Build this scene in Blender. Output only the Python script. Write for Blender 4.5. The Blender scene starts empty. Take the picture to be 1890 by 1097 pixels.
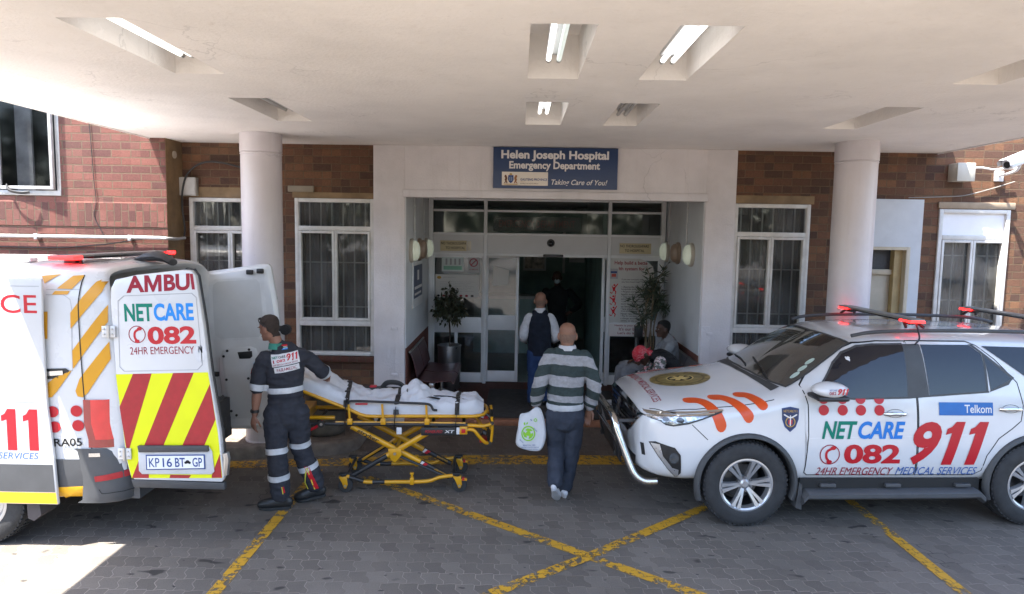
import bpy, bmesh, math, random
from mathutils import Vector, Matrix, noise
from mathutils.bvhtree import BVHTree
random.seed(7)
SC = bpy.context.scene
COL = SC.collection

# ---------------------------------------------------------------- camera, sky, sun, exposure
cam = bpy.data.cameras.new('camera'); cam.sensor_width = 36; cam.lens = 24.0; cam.clip_end = 2000; cam.clip_start = .05
co = bpy.data.objects.new('camera', cam); COL.objects.link(co)
cr = Vector((0.99981524, 0.01088152, 0.01584561)); cu = Vector((-0.01679278, 0.09331895, 0.99549464)); cf = Vector((-0.0093538, 0.9955768, -0.09348443))
m4 = Matrix.Identity(4)
for i in range(3):
    m4[i][0] = cr[i]; m4[i][1] = cu[i]; m4[i][2] = -cf[i]
m4[0][3], m4[1][3], m4[2][3] = 0, -8.697, 2.6
co.matrix_world = m4
SC.camera = co

SUN = Vector((-.355, -.19, 1)).normalized()          # towards the sun
W = bpy.data.worlds.new('World'); SC.world = W; W.use_nodes = True
wn = W.node_tree; bgn = wn.nodes['Background']
sky = wn.nodes.new('ShaderNodeTexSky'); sky.sky_type = 'NISHITA'; sky.sun_disc = False
sky.sun_elevation = math.asin(SUN.z); sky.sun_rotation = math.atan2(SUN.x, SUN.y) % (2*math.pi)
sky.air_density = 1.0; sky.dust_density = 1.5
wn.links.new(sky.outputs[0], bgn.inputs[0]); bgn.inputs[1].default_value = .15
sl = bpy.data.lights.new('sun', 'SUN'); sl.energy = 5.0; sl.angle = math.radians(.5); sl.color = (1, .95, .87)
so = bpy.data.objects.new('sun', sl); COL.objects.link(so)
so.rotation_euler = SUN.to_track_quat('Z', 'Y').to_euler()
SC.view_settings.view_transform = 'Standard'; SC.view_settings.look = 'None'
SC.view_settings.exposure = 2.6; SC.view_settings.gamma = 1
SC.cycles.max_bounces = 8; SC.cycles.diffuse_bounces = 5; SC.cycles.glossy_bounces = 4; SC.cycles.transparent_max_bounces = 12
SC.cycles.sample_clamp_indirect = 6; SC.cycles.caustics_reflective = False; SC.cycles.caustics_refractive = False
try:
    SC.cycles.use_denoising = True
except Exception:
    pass

# ---------------------------------------------------------------- materials
MC = {}
def nd(nt, t, **kw):
    n = nt.nodes.new(t)
    for k, v in kw.items():
        setattr(n, k, v)
    return n
def mth(nt, op, a, b=None, c=None):
    n = nt.nodes.new('ShaderNodeMath'); n.operation = op
    for i, v in enumerate((a, b, c)):
        if v is None: continue
        if isinstance(v, (int, float)): n.inputs[i].default_value = v
        else: nt.links.new(v, n.inputs[i])
    return n.outputs[0]
def mixc(nt, fac, a, b, blend='MIX'):
    n = nt.nodes.new('ShaderNodeMix'); n.data_type = 'RGBA'; n.blend_type = blend
    for s, v in ((0, fac), (6, a), (7, b)):
        if isinstance(v, (int, float)): n.inputs[s].default_value = v
        elif isinstance(v, (tuple, list)): n.inputs[s].default_value = tuple(v)[:3] + (1,)
        else: nt.links.new(v, n.inputs[s])
    return n.outputs[2]
def noi(nt, vec, scale, detail=4, rough=.55, dim='3D'):
    n = nt.nodes.new('ShaderNodeTexNoise'); n.inputs['Scale'].default_value = scale; n.inputs['Detail'].default_value = detail; n.inputs['Roughness'].default_value = rough
    if vec is not None: nt.links.new(vec, n.inputs['Vector'])
    return n.outputs['Fac']
def ramp(nt, fac, a, b):
    n = nt.nodes.new('ShaderNodeMapRange'); n.inputs[1].default_value = a; n.inputs[2].default_value = b
    nt.links.new(fac, n.inputs[0]); return n.outputs[0]
def base(name):
    m = bpy.data.materials.new(name); m.use_nodes = True
    nt = m.node_tree; return m, nt, nt.nodes['Principled BSDF']
def objco(nt):
    return nt.nodes.new('ShaderNodeTexCoord').outputs['Object']
def bumpn(nt, p, h, strength, dist=.01):
    b = nt.nodes.new('ShaderNodeBump'); b.inputs['Strength'].default_value = strength; b.inputs['Distance'].default_value = dist
    nt.links.new(h, b.inputs['Height']); nt.links.new(b.outputs[0], p.inputs['Normal'])
def mat(name, col, rough=.5, metal=0., var=.12, vs=6., bump=0., bs=60., coat=0., spec=.5, emit=0., ecol=None, bd=.01, dirt=0., aniso=None, age=0., low=0.):
    if name in MC: return MC[name]
    m, nt, p = base(name)
    p.inputs['Roughness'].default_value = rough; p.inputs['Metallic'].default_value = metal
    p.inputs['Specular IOR Level'].default_value = spec
    if coat: p.inputs['Coat Weight'].default_value = coat; p.inputs['Coat Roughness'].default_value = .05
    c = objco(nt)
    if var:
        f = noi(nt, c, vs)
        f = ramp(nt, f, .3, .7)
        out = mixc(nt, f, tuple(x*(1-var) for x in col), tuple(min(1, x*(1+var)) for x in col))
        if dirt:
            f2 = ramp(nt, noi(nt, c, vs*.35, 7, .7), .5, .8)
            out = mixc(nt, mth(nt, 'MULTIPLY', f2, dirt), out, (.16, .13, .10))
        if age:      # old paint: broad stains, vertical streaks and hairline cracks
            s1 = ramp(nt, noi(nt, c, .9, 9, .68), .48, .78); out = mixc(nt, mth(nt, 'MULTIPLY', s1, age*.55), out, tuple(x*.55 for x in col))
            mp = nt.nodes.new('ShaderNodeMapping'); mp.inputs['Scale'].default_value = (7, 7, .35); nt.links.new(c, mp.inputs[0])
            s2 = ramp(nt, noi(nt, mp.outputs[0], 1.6, 6, .65), .56, .82); out = mixc(nt, mth(nt, 'MULTIPLY', s2, age*.4), out, tuple(x*y for x, y in zip(col, (.62, .55, .47))))
            vo = nt.nodes.new('ShaderNodeTexVoronoi'); vo.feature = 'DISTANCE_TO_EDGE'; vo.inputs['Scale'].default_value = .75
            ad = nt.nodes.new('ShaderNodeVectorMath'); ad.operation = 'ADD'; nz = nt.nodes.new('ShaderNodeTexNoise'); nz.inputs['Scale'].default_value = 2.2; nz.inputs['Detail'].default_value = 7; nt.links.new(c, nz.inputs['Vector'])
            sc_ = nt.nodes.new('ShaderNodeVectorMath'); sc_.operation = 'SCALE'; sc_.inputs['Scale'].default_value = .9; nt.links.new(nz.outputs['Color'], sc_.inputs[0]); nt.links.new(c, ad.inputs[0]); nt.links.new(sc_.outputs[0], ad.inputs[1]); nt.links.new(ad.outputs[0], vo.inputs['Vector'])
            ck = mth(nt, 'MULTIPLY', mth(nt, 'LESS_THAN', vo.outputs['Distance'], .005), ramp(nt, noi(nt, c, .8, 3), .5, .62)); out = mixc(nt, mth(nt, 'MULTIPLY', ck, age*.45), out, tuple(x*.35 for x in col))
            sk_ = ramp(nt, noi(nt, c, 26, 3, .5), .73, .76); out = mixc(nt, mth(nt, 'MULTIPLY', sk_, age*.35), out, tuple(x*.45 for x in col))
        if low:      # splash dirt thickest near the ground
            sz = nt.nodes.new('ShaderNodeSeparateXYZ'); nt.links.new(c, sz.inputs[0])
            g = mth(nt, 'ADD', mth(nt, 'MULTIPLY', mth(nt, 'SUBTRACT', low, sz.outputs[2]), 1.6), mth(nt, 'MULTIPLY', mth(nt, 'SUBTRACT', noi(nt, c, 7, 7, .7), .5), 1.3)); g = ramp(nt, g, 0, 1)
            out = mixc(nt, mth(nt, 'MULTIPLY', g, .5), out, (.17, .14, .11))
        nt.links.new(out, p.inputs['Base Color'])
        r = ramp(nt, noi(nt, c, vs*2.3), 0, 1)
        rr = nt.nodes.new('ShaderNodeMapRange'); rr.inputs[3].default_value = max(0, rough-.06); rr.inputs[4].default_value = min(1, rough+.08)
        nt.links.new(r, rr.inputs[0]); nt.links.new(rr.outputs[0], p.inputs['Roughness'])
    else:
        p.inputs['Base Color'].default_value = tuple(col)+(1,)
    if bump:
        v = c
        if aniso:
            mp = nt.nodes.new('ShaderNodeMapping'); mp.inputs['Scale'].default_value = aniso; nt.links.new(c, mp.inputs[0]); v = mp.outputs[0]
        bumpn(nt, p, noi(nt, v, bs), bump, bd)
    if emit:
        p.inputs['Emission Color'].default_value = tuple(ecol or col)+(1,); p.inputs['Emission Strength'].default_value = emit
    MC[name] = m
    return m
def glassmat(name, tint=(.5, .52, .52), refl=1.0, rough=.02, haze=(.0, .0, .0), hz=0.):
    if name in MC: return MC[name]
    m = bpy.data.materials.new(name); m.use_nodes = True; nt = m.node_tree; nt.nodes.clear()
    o = nd(nt, 'ShaderNodeOutputMaterial'); tr = nd(nt, 'ShaderNodeBsdfTransparent'); tr.inputs[0].default_value = tint+(1,)
    gl = nd(nt, 'ShaderNodeBsdfGlossy'); gl.inputs['Roughness'].default_value = rough
    fr = nd(nt, 'ShaderNodeFresnel'); fr.inputs[0].default_value = 1.5
    mx = nd(nt, 'ShaderNodeMixShader'); f = mth(nt, 'MULTIPLY', fr.outputs[0], refl)
    nt.links.new(f, mx.inputs[0])
    src = tr.outputs[0]
    if hz:
        df = nd(nt, 'ShaderNodeBsdfDiffuse'); df.inputs[0].default_value = haze+(1,)
        m2 = nd(nt, 'ShaderNodeMixShader'); c = objco(nt)
        nt.links.new(mth(nt, 'MULTIPLY', ramp(nt, noi(nt, c, 3, 6), .2, .8), hz), m2.inputs[0]); nt.links.new(tr.outputs[0], m2.inputs[1]); nt.links.new(df.outputs[0], m2.inputs[2]); src = m2.outputs[0]
    nt.links.new(src, mx.inputs[1]); nt.links.new(gl.outputs[0], mx.inputs[2]); nt.links.new(mx.outputs[0], o.inputs[0])
    MC[name] = m; return m
def brickmat(name, c1, c2, c3, mortar, axes='xz', bw=.238, rh=.0945, mort=.011, dirt=.35, seed=0.):
    m, nt, p = base(name)
    c = objco(nt); s = nd(nt, 'ShaderNodeSeparateXYZ'); nt.links.new(c, s.inputs[0])
    cb = nd(nt, 'ShaderNodeCombineXYZ')
    d = {'x': 0, 'y': 1, 'z': 2}
    wob = mth(nt, 'MULTIPLY', mth(nt, 'SUBTRACT', noi(nt, c, 14, 2), .5), .006)
    nt.links.new(mth(nt, 'ADD', mth(nt, 'ADD', s.outputs[d[axes[0]]], wob), 50+seed), cb.inputs[0])
    nt.links.new(mth(nt, 'ADD', mth(nt, 'ADD', s.outputs[d[axes[1]]], wob), 20), cb.inputs[1])
    def bt(a, b, mo, off=0):
        n = nd(nt, 'ShaderNodeTexBrick'); n.inputs['Scale'].default_value = 1; n.inputs['Brick Width'].default_value = bw; n.inputs['Row Height'].default_value = rh
        n.inputs['Mortar Size'].default_value = mort*.5; n.inputs['Mortar Smooth'].default_value = .25; n.inputs['Bias'].default_value = 0
        n.inputs['Color1'].default_value = a+(1,); n.inputs['Color2'].default_value = b+(1,); n.inputs['Mortar'].default_value = mo+(1,)
        nt.links.new(cb.outputs[0], n.inputs['Vector']); return n
    b1 = bt(c1, c2, mortar)
    # whole-brick variation from a cell noise
    wv = nd(nt, 'ShaderNodeTexWhiteNoise'); wv.noise_dimensions = '2D'
    row = mth(nt, 'FLOOR', mth(nt, 'DIVIDE', cb_out(nt, cb, 1), rh))
    odd = mth(nt, 'MULTIPLY', mth(nt, 'MODULO', row, 2), .5)
    colm = mth(nt, 'FLOOR', mth(nt, 'ADD', mth(nt, 'DIVIDE', cb_out(nt, cb, 0), bw), odd))
    cc = nd(nt, 'ShaderNodeCombineXYZ'); nt.links.new(row, cc.inputs[0]); nt.links.new(colm, cc.inputs[1]); nt.links.new(cc.outputs[0], wv.inputs[0])
    f3 = ramp(nt, wv.outputs[0], .6, 1.0)
    body = mixc(nt, mth(nt, 'MULTIPLY', f3, .6), b1.outputs[0], c3)
    spk = ramp(nt, noi(nt, c, 60, 5, .7), .3, .75)
    body = mixc(nt, .4, body, mixc(nt, spk, (.35, .35, .35), (1.25, 1.2, 1.15)), 'MULTIPLY')
    out = mixc(nt, b1.outputs['Fac'], body, mixc(nt, noi(nt, c, 25, 4), tuple(x*.55 for x in mortar), tuple(x*1.25 for x in mortar)))
    if dirt:
        dn = ramp(nt, noi(nt, c, 1.3, 8, .72), .45, .8)
        out = mixc(nt, mth(nt, 'MULTIPLY', dn, dirt), out, (.10, .075, .055))
    nt.links.new(out, p.inputs['Base Color']); p.inputs['Roughness'].default_value = .85; p.inputs['Specular IOR Level'].default_value = .25
    h = mth(nt, 'ADD', mth(nt, 'SUBTRACT', 1, b1.outputs['Fac']), mth(nt, 'MULTIPLY', noi(nt, c, 90, 4), .3))
    bumpn(nt, p, h, 1.0, .022)
    MC[name] = m; return m
def cb_out(nt, cb, i):
    return cb.inputs[i].links[0].from_socket

# ---------------------------------------------------------------- mesh helpers
def V(*a): return Vector(a)
class MB:
    def __init__(s): s.bm = bmesh.new(); s.mats = []
    def mi(s, m):
        if m not in s.mats: s.mats.append(m)
        return s.mats.index(m)
    def add(s, tb, m, M=None, smooth=True):
        if M is not None: tb.transform(M)
        i = s.mi(m)
        bmesh.ops.recalc_face_normals(tb, faces=tb.faces[:])
        for f in tb.faces: f.material_index = i; f.smooth = smooth
        me = bpy.data.meshes.new('t'); tb.to_mesh(me); tb.free(); s.bm.from_mesh(me); bpy.data.meshes.remove(me)
        return s
    def raw(s, tb, m, smooth=False):      # keep the winding as built
        i = s.mi(m)
        for f in tb.faces: f.material_index = i; f.smooth = smooth
        me = bpy.data.meshes.new('t'); tb.to_mesh(me); tb.free(); s.bm.from_mesh(me); bpy.data.meshes.remove(me)
        return s
    def box(s, c, sz, m, bev=0., rot=None, seg=2):
        tb = bmesh.new(); bmesh.ops.create_cube(tb, size=1); bmesh.ops.scale(tb, vec=sz, verts=tb.verts)
        if bev: bmesh.ops.bevel(tb, geom=tb.edges[:], offset=bev, segments=seg, affect='EDGES', profile=.5)
        M = Matrix.Translation(c)
        if rot: M = M @ Matrix.Rotation(rot[0], 4, rot[1])
        return s.add(tb, m, M, smooth=bool(bev))
    def bb(s, x0, x1, y0, y1, z0, z1, m, bev=0.):
        return s.box(((x0+x1)/2, (y0+y1)/2, (z0+z1)/2), (abs(x1-x0), abs(y1-y0), abs(z1-z0)), m, bev)
    def quad(s, pts, m):
        tb = bmesh.new(); tb.faces.new([tb.verts.new(p) for p in pts]); return s.raw(tb, m)
    def cyl(s, p0, p1, r0, m, r1=None, n=16, caps=True):
        r1 = r0 if r1 is None else r1
        p0, p1 = Vector(p0), Vector(p1); d = p1-p0
        tb = bmesh.new(); bmesh.ops.create_cone(tb, cap_ends=caps, segments=n, radius1=r0, radius2=r1, depth=d.length)
        return s.add(tb, m, Matrix.Translation((p0+p1)/2) @ d.to_track_quat('Z', 'Y').to_matrix().to_4x4())
    def ell(s, c, r, m, n=16, rot=None):
        tb = bmesh.new(); bmesh.ops.create_uvsphere(tb, u_segments=n, v_segments=max(6, n//2), radius=1)
        M = Matrix.Translation(c)
        if rot is not None: M = M @ rot.to_4x4()
        return s.add(tb, m, M @ Matrix.Diagonal(Vector(r).to_4d()))
    def tube(s, pts, r, m, n=10, closed=False, flat=None):
        return s.add(tube_bm(pts, r, n, closed, flat), m)
    def lathe(s, prof, m, n=32, M=None, capped=False):
        tb = bmesh.new(); rings = []
        for r, z in prof:
            rings.append([tb.verts.new((r*math.cos(2*math.pi*i/n), r*math.sin(2*math.pi*i/n), z)) for i in range(n)] if r > 1e-6 else [tb.verts.new((0, 0, z))])
        skin(tb, rings)
        return s.add(tb, m, M)
    def prism(s, poly, d0, d1, m, frame=None, bev=0., smooth=False):
        # poly in (u, v), extruded along w from d0 to d1; frame = (O, U, V, N)
        tb = bmesh.new(); O, U, Vv, N = frame or (V(0, 0, 0), V(1, 0, 0), V(0, 0, 1), V(0, 1, 0))
        a = [tb.verts.new(O+U*p[0]+Vv*p[1]+N*d0) for p in poly]; f = tb.faces.new(a)
        r = bmesh.ops.extrude_face_region(tb, geom=[f]); vs = [g for g in r['geom'] if isinstance(g, bmesh.types.BMVert)]
        bmesh.ops.translate(tb, vec=N*(d1-d0), verts=vs)
        bmesh.ops.recalc_face_normals(tb, faces=tb.faces[:])
        if bev: bmesh.ops.bevel(tb, geom=tb.edges[:], offset=bev, segments=2, affect='EDGES', profile=.5)
        bmesh.ops.triangulate(tb, faces=[f for f in tb.faces if len(f.verts) > 4])
        return s.add(tb, m, smooth=smooth)
    def obj(s, name, parent=None, sharp=38, at=None):
        me = bpy.data.meshes.new(name); s.bm.to_mesh(me); s.bm.free()
        for m in s.mats: me.materials.append(m)
        me.set_sharp_from_angle(angle=math.radians(sharp))
        return link(name, me, parent, at)
def link(name, me, parent=None, at=None):
    o = bpy.data.objects.new(name, me); COL.objects.link(o)
    if parent is not None:
        o.parent = parent
    if at is not None: o.location = at
    return o
def skin(tb, rings, closed=True):
    for a, b in zip(rings[:-1], rings[1:]):
        n = max(len(a), len(b))
        for i in range(n if closed else n-1):
            j = (i+1) % n
            if len(a) == 1: tb.faces.new((a[0], b[i], b[j]))
            elif len(b) == 1: tb.faces.new((a[i], b[0], a[j]))
            else: tb.faces.new((a[i], b[i], b[j], a[j]))
def frame_at(t, ref):
    t = t.normalized(); r = Vector(ref)
    if abs(t.dot(r.normalized())) > .97: r = V(0, 1, 0) if abs(t.y) < .9 else V(1, 0, 0)
    a = (r - t*r.dot(t)).normalized(); return a, t.cross(a).normalized()
def tube_bm(pts, r, n=10, closed=False, flat=None, ref=(0, 0, 1)):
    pts = [Vector(p) for p in pts]; k = len(pts); tb = bmesh.new(); rings = []
    a = None
    for i, p in enumerate(pts):
        if closed: t = pts[(i+1) % k]-pts[i-1]
        else: t = pts[min(i+1, k-1)]-pts[max(i-1, 0)]
        t = t.normalized()
        if a is None: a, b = frame_at(t, ref)
        else:
            a = (a - t*a.dot(t)).normalized(); b = t.cross(a)
        rr = r[i] if isinstance(r, (list, tuple)) else r
        ra, rb = (rr, rr) if flat is None else (rr*flat[0], rr*flat[1])
        rings.append([tb.verts.new(p+a*ra*math.cos(2*math.pi*j/n)+b*rb*math.sin(2*math.pi*j/n)) for j in range(n)])
    if closed: rings.append(rings[0])
    skin(tb, rings)
    if not closed:
        tb.faces.new(rings[0][::-1]); tb.faces.new(rings[-1])
    return tb
def smoothpath(pts, sub=4, closed=False):
    pts = [Vector(p) for p in pts]; out = []; k = len(pts)
    rng = range(k) if closed else range(k-1)
    for i in rng:
        p1, p2 = pts[i], pts[(i+1) % k]
        p0 = pts[i-1] if (i > 0 or closed) else p1*2-p2
        p3 = pts[(i+2) % k] if (i+2 < k or closed) else p2*2-p1
        for q in range(sub):
            t = q/sub
            out.append(.5*((2*p1)+(-p0+p2)*t+(2*p0-5*p1+4*p2-p3)*t*t+(-p0+3*p1-3*p2+p3)*t**3))
    if not closed: out.append(pts[-1])
    return out
def rrect(x0, x1, z0, z1, r, n=4):
    o = []
    for cx, cz, a in ((x1-r, z0+r, -90), (x1-r, z1-r, 0), (x0+r, z1-r, 90), (x0+r, z0+r, 180)):
        for i in range(n+1):
            t = math.radians(a+90*i/n); o.append((cx+r*math.cos(t), cz+r*math.sin(t)))
    return o
def ngon(cx, cz, rx, rz=None, n=24):
    rz = rx if rz is None else rz
    return [(cx+rx*math.cos(2*math.pi*i/n), cz+rz*math.sin(2*math.pi*i/n)) for i in range(n)]
def polybm(polys, grid=None):
    tb = bmesh.new()
    for poly in polys:
        tb.faces.new([tb.verts.new((p[0], p[1], 0)) for p in poly])
    bmesh.ops.triangulate(tb, faces=tb.faces[:])
    return gridcut(tb, grid)
def gridcut(tb, grid):
    if grid:
        xs = [v.co.x for v in tb.verts]; ys = [v.co.y for v in tb.verts]
        for ax, lo, hi in ((0, min(xs), max(xs)), (1, min(ys), max(ys))):
            k = math.ceil((lo+1e-5)/grid)
            while k*grid < hi-1e-5:
                pc = [0, 0, 0]; pc[ax] = k*grid; pn = [0, 0, 0]; pn[ax] = 1
                bmesh.ops.bisect_plane(tb, geom=tb.verts[:]+tb.edges[:]+tb.faces[:], plane_co=pc, plane_no=pn); k += 1
    return tb
def textbm(s, w, h, bold=0., shear=0., grid=None, x=0., z=0., space=1., rot=0.):
    cu_ = bpy.data.curves.new('t', 'FONT'); cu_.body = s; cu_.offset = min(bold, .006 if any(q in s for q in 'MWK') else .036); cu_.shear = shear; cu_.space_character = space; cu_.resolution_u = 4; cu_.fill_mode = 'BOTH'
    ob = bpy.data.objects.new('t', cu_); COL.objects.link(ob)
    me = bpy.data.meshes.new_from_object(ob.evaluated_get(bpy.context.evaluated_depsgraph_get()))
    tb = bmesh.new(); tb.from_mesh(me)
    bpy.data.objects.remove(ob); bpy.data.curves.remove(cu_); bpy.data.meshes.remove(me)
    bmesh.ops.triangulate(tb, faces=tb.faces[:])
    xs = [v.co.x for v in tb.verts]; ys = [v.co.y for v in tb.verts]
    x0, x1, y0, y1 = min(xs), max(xs), min(ys), max(ys)
    sx = w/(x1-x0); sy = h/(y1-y0) if h else sx
    for v in tb.verts: v.co = V((v.co.x-x0)*sx, (v.co.y-y0)*sy, 0)
    gridcut(tb, grid)
    if rot:
        bmesh.ops.rotate(tb, cent=(0, 0, 0), matrix=Matrix.Rotation(rot, 3, 'Z'), verts=tb.verts)
    for v in tb.verts: v.co += V(x, z, 0)
    return tb
def m911(w, h, shear=0., grid=None, x=0., z=0., weight=.036):      # heavy 911 with flagged ones
    tb = textbm('9', w*.37, h, weight)
    for k in (0, 1):
        x0 = w*(.42+.31*k); ww = w*.27
        P = [(.28, 0), (.28, .74), (0, .70), (0, .84), (.18, .88), (.34, 1), (.78, 1), (.78, 0)]
        t2 = polybm([[(x0+a*ww, b*h) for a, b in P]]); me = bpy.data.meshes.new('t'); t2.to_mesh(me); t2.free(); tb.from_mesh(me); bpy.data.meshes.remove(me)
    gridcut(tb, grid)
    for v in tb.verts: v.co = V(v.co.x+shear*v.co.y+x, v.co.y+z, 0)
    return tb
def place(tb, O, U, Vv):      # flat: map (x, y) to O + U x + V y
    for v in tb.verts: v.co = O+U*v.co.x+Vv*v.co.y
    return tb
def project(tb, O, U, Vv, N, bvh, off):
    for v in tb.verts:
        p = O+U*v.co.x+Vv*v.co.y
        h, n, i, d = bvh.ray_cast(p, N, 6)
        if h is None:
            h, n, i, d = bvh.find_nearest(p+N*1.0)
        if n.dot(N) > 0: n = -n
        v.co = h+n*off
    return tb
def flipto(tb, N):
    for f in tb.faces:
        if f.normal.dot(N) > 0: f.normal_flip()
    return tb
def objbvh(o):
    return BVHTree.FromPolygons([v.co.copy() for v in o.data.vertices], [tuple(p.vertices) for p in o.data.polygons])
def evald(name, bm, mods, parent=None, mats=(), smooth=True, at=None):
    me = bpy.data.meshes.new(name); bm.to_mesh(me); bm.free()
    ob = bpy.data.objects.new('tmp', me); COL.objects.link(ob)
    for t, kw in mods:
        md = ob.modifiers.new('m', t)
        for k, v in kw.items(): setattr(md, k, v)
    e = bpy.data.meshes.new_from_object(ob.evaluated_get(bpy.context.evaluated_depsgraph_get()))
    bpy.data.objects.remove(ob); bpy.data.meshes.remove(me)
    e.name = name; e.materials.clear()
    for m in mats: e.materials.append(m)
    if smooth: e.polygons.foreach_set('use_smooth', [True]*len(e.polygons))
    return link(name, e, parent, at)
def tag(o, label=None, cat=None, group=None, kind=None):
    if label: o['label'] = label
    if cat: o['category'] = cat
    if group: o['group'] = group
    if kind: o['kind'] = kind
    return o
def thing(name, label, cat, loc=(0, 0, 0), rz=0., group=None):
    o = bpy.data.objects.new(name, None); COL.objects.link(o); o.location = loc; o.rotation_euler = (0, 0, rz); o.empty_display_size = .2
    return tag(o, label, cat, group)
def neg(t): return (-t.location[0], -t.location[1], -t.location[2])
X, Y, Z = V(1, 0, 0), V(0, 1, 0), V(0, 0, 1)
# ---------------------------------------------------------------- ground
def paver_nodes(nt, c):
    s = nd(nt, 'ShaderNodeSeparateXYZ'); nt.links.new(c, s.inputs[0])
    RH_, CW_ = .165, .138
    fy = mth(nt, 'FRACT', mth(nt, 'DIVIDE', mth(nt, 'ADD', s.outputs[1], 50.07), RH_)); zz = ramp(nt, fy, .30, .62)
    wob = mth(nt, 'MULTIPLY', mth(nt, 'SUBTRACT', noi(nt, c, 5, 3), .5), .014)
    v = mth(nt, 'ADD', mth(nt, 'ADD', mth(nt, 'ADD', s.outputs[0], 60), mth(nt, 'MULTIPLY', zz, .044)), wob)
    zx = ramp(nt, mth(nt, 'FRACT', mth(nt, 'DIVIDE', mth(nt, 'ADD', s.outputs[0], 60.05), CW_)), .25, .7)
    u = mth(nt, 'ADD', mth(nt, 'ADD', mth(nt, 'ADD', s.outputs[1], 50), mth(nt, 'MULTIPLY', zx, -.014)), mth(nt, 'ADD', .07, wob))
    cb = nd(nt, 'ShaderNodeCombineXYZ'); nt.links.new(u, cb.inputs[0]); nt.links.new(v, cb.inputs[1])
    n = nd(nt, 'ShaderNodeTexBrick'); n.inputs['Scale'].default_value = 1; n.inputs['Brick Width'].default_value = RH_; n.inputs['Row Height'].default_value = CW_
    n.inputs['Mortar Size'].default_value = .0034; n.inputs['Mortar Smooth'].default_value = .35; n.inputs['Bias'].default_value = 0; n.offset = .0
    n.inputs['Color1'].default_value = (.0, .0, .0, 1); n.inputs['Color2'].default_value = (1, 1, 1, 1); n.inputs['Mortar'].default_value = (.5, .5, .5, 1)
    nt.links.new(cb.outputs[0], n.inputs['Vector'])
    return n
def pavermat(name, ca, cb_, cj, stain=.8):
    m, nt, p = base(name); c = objco(nt); n = paver_nodes(nt, c)
    col = mixc(nt, n.outputs['Color'], ca, cb_)
    big = ramp(nt, noi(nt, c, .55, 6, .6), .35, .7)
    col = mixc(nt, mth(nt, 'MULTIPLY', big, .55), col, tuple(x*.55 for x in ca))
    gr = noi(nt, c, 120, 3, .7)
    col = mixc(nt, .55, col, mixc(nt, ramp(nt, gr, .25, .75), (.5, .5, .5), (1.5, 1.5, 1.5)), 'MULTIPLY')
    jm = mth(nt, 'MULTIPLY', n.outputs['Fac'], ramp(nt, noi(nt, c, 2.2, 5, .7), .32, .68))
    col = mixc(nt, jm, col, cj)
    dj = mth(nt, 'MULTIPLY', n.outputs['Fac'], ramp(nt, noi(nt, c, 1.1, 3, .6), .55, .68))
    col = mixc(nt, dj, col, (.012, .011, .010))
    mp = nd(nt, 'ShaderNodeMapping'); mp.inputs['Scale'].default_value = (1.0, 2.0, 1); nt.links.new(c, mp.inputs[0])
    st = ramp(nt, noi(nt, mp.outputs[0], 3.1, 2, .5), .665, .70)
    st2 = ramp(nt, noi(nt, mp.outputs[0], 9, 1, .4), .735, .76)
    col = mixc(nt, mth(nt, 'MULTIPLY', mth(nt, 'MAXIMUM', st, st2), stain), col, (.010, .009, .009))
    wt = ramp(nt, noi(nt, c, 17, 2, .5), .775, .79)
    col = mixc(nt, mth(nt, 'MULTIPLY', wt, .6), col, (.45, .44, .42))
    nt.links.new(col, p.inputs['Base Color'])
    rr = nd(nt, 'ShaderNodeMapRange'); rr.inputs[3].default_value = .55; rr.inputs[4].default_value = .9
    nt.links.new(noi(nt, c, 6, 5), rr.inputs[0]); nt.links.new(rr.outputs[0], p.inputs['Roughness'])
    h = mth(nt, 'ADD', mth(nt, 'SUBTRACT', 1, n.outputs['Fac']), mth(nt, 'MULTIPLY', noi(nt, c, 70, 4), .25))
    bumpn(nt, p, h, .7, .01)
    MC[name] = m; return m
PAVE = pavermat('road pavers', (.108, .094, .080), (.158, .139, .119), (.31, .268, .222))
PAVE2 = pavermat('brown pavers', (.088, .070, .059), (.125, .10, .084), (.17, .135, .11), .5)
PAVE3 = pavermat('pavement pavers', (.15, .12, .10), (.21, .17, .14), (.09, .07, .06), .4)
CONC = mat('dirty concrete', (.16, .135, .115), .9, var=.3, vs=9, bump=.5, bs=45, dirt=.6)
def paintmat():
    m, nt, p = base('worn yellow paint'); c = objco(nt); n = paver_nodes(nt, c)
    w = mth(nt, 'ADD', mth(nt, 'MULTIPLY', noi(nt, c, 16, 6, .72), .75), mth(nt, 'MULTIPLY', noi(nt, c, 2.3, 2), .35))
    a = mth(nt, 'MULTIPLY', ramp(nt, w, .515, .545), mth(nt, 'SUBTRACT', 1, mth(nt, 'MULTIPLY', n.outputs['Fac'], .95)))
    nt.links.new(mixc(nt, noi(nt, c, 8, 4), (.40, .21, .014), (.56, .31, .024)), p.inputs['Base Color']); p.inputs['Roughness'].default_value = .6
    nt.links.new(a, p.inputs['Alpha']); return m
YPAINT = paintmat()
def ribbon(name, pts, w):
    mb = MB(); tb = bmesh.new(); pts = [V(*p, .004) for p in pts]; L = []
    for i, p in enumerate(pts):
        t = (pts[min(i+1, len(pts)-1)]-pts[max(i-1, 0)]).normalized(); nn = V(-t.y, t.x, 0)
        ww = w[i] if isinstance(w, list) else w
        L.append((tb.verts.new(p+nn*ww/2), tb.verts.new(p-nn*ww/2)))
    for a, b in zip(L[:-1], L[1:]): tb.faces.new((a[1], b[1], b[0], a[0]))
    mb.raw(tb, YPAINT); return tag(mb.obj(name), kind='structure')
mb = MB(); tb = bmesh.new(); bmesh.ops.create_grid(tb, x_segments=1, y_segments=1, size=450); mb.raw(tb, PAVE); tag(mb.obj('road'), kind='structure')
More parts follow.
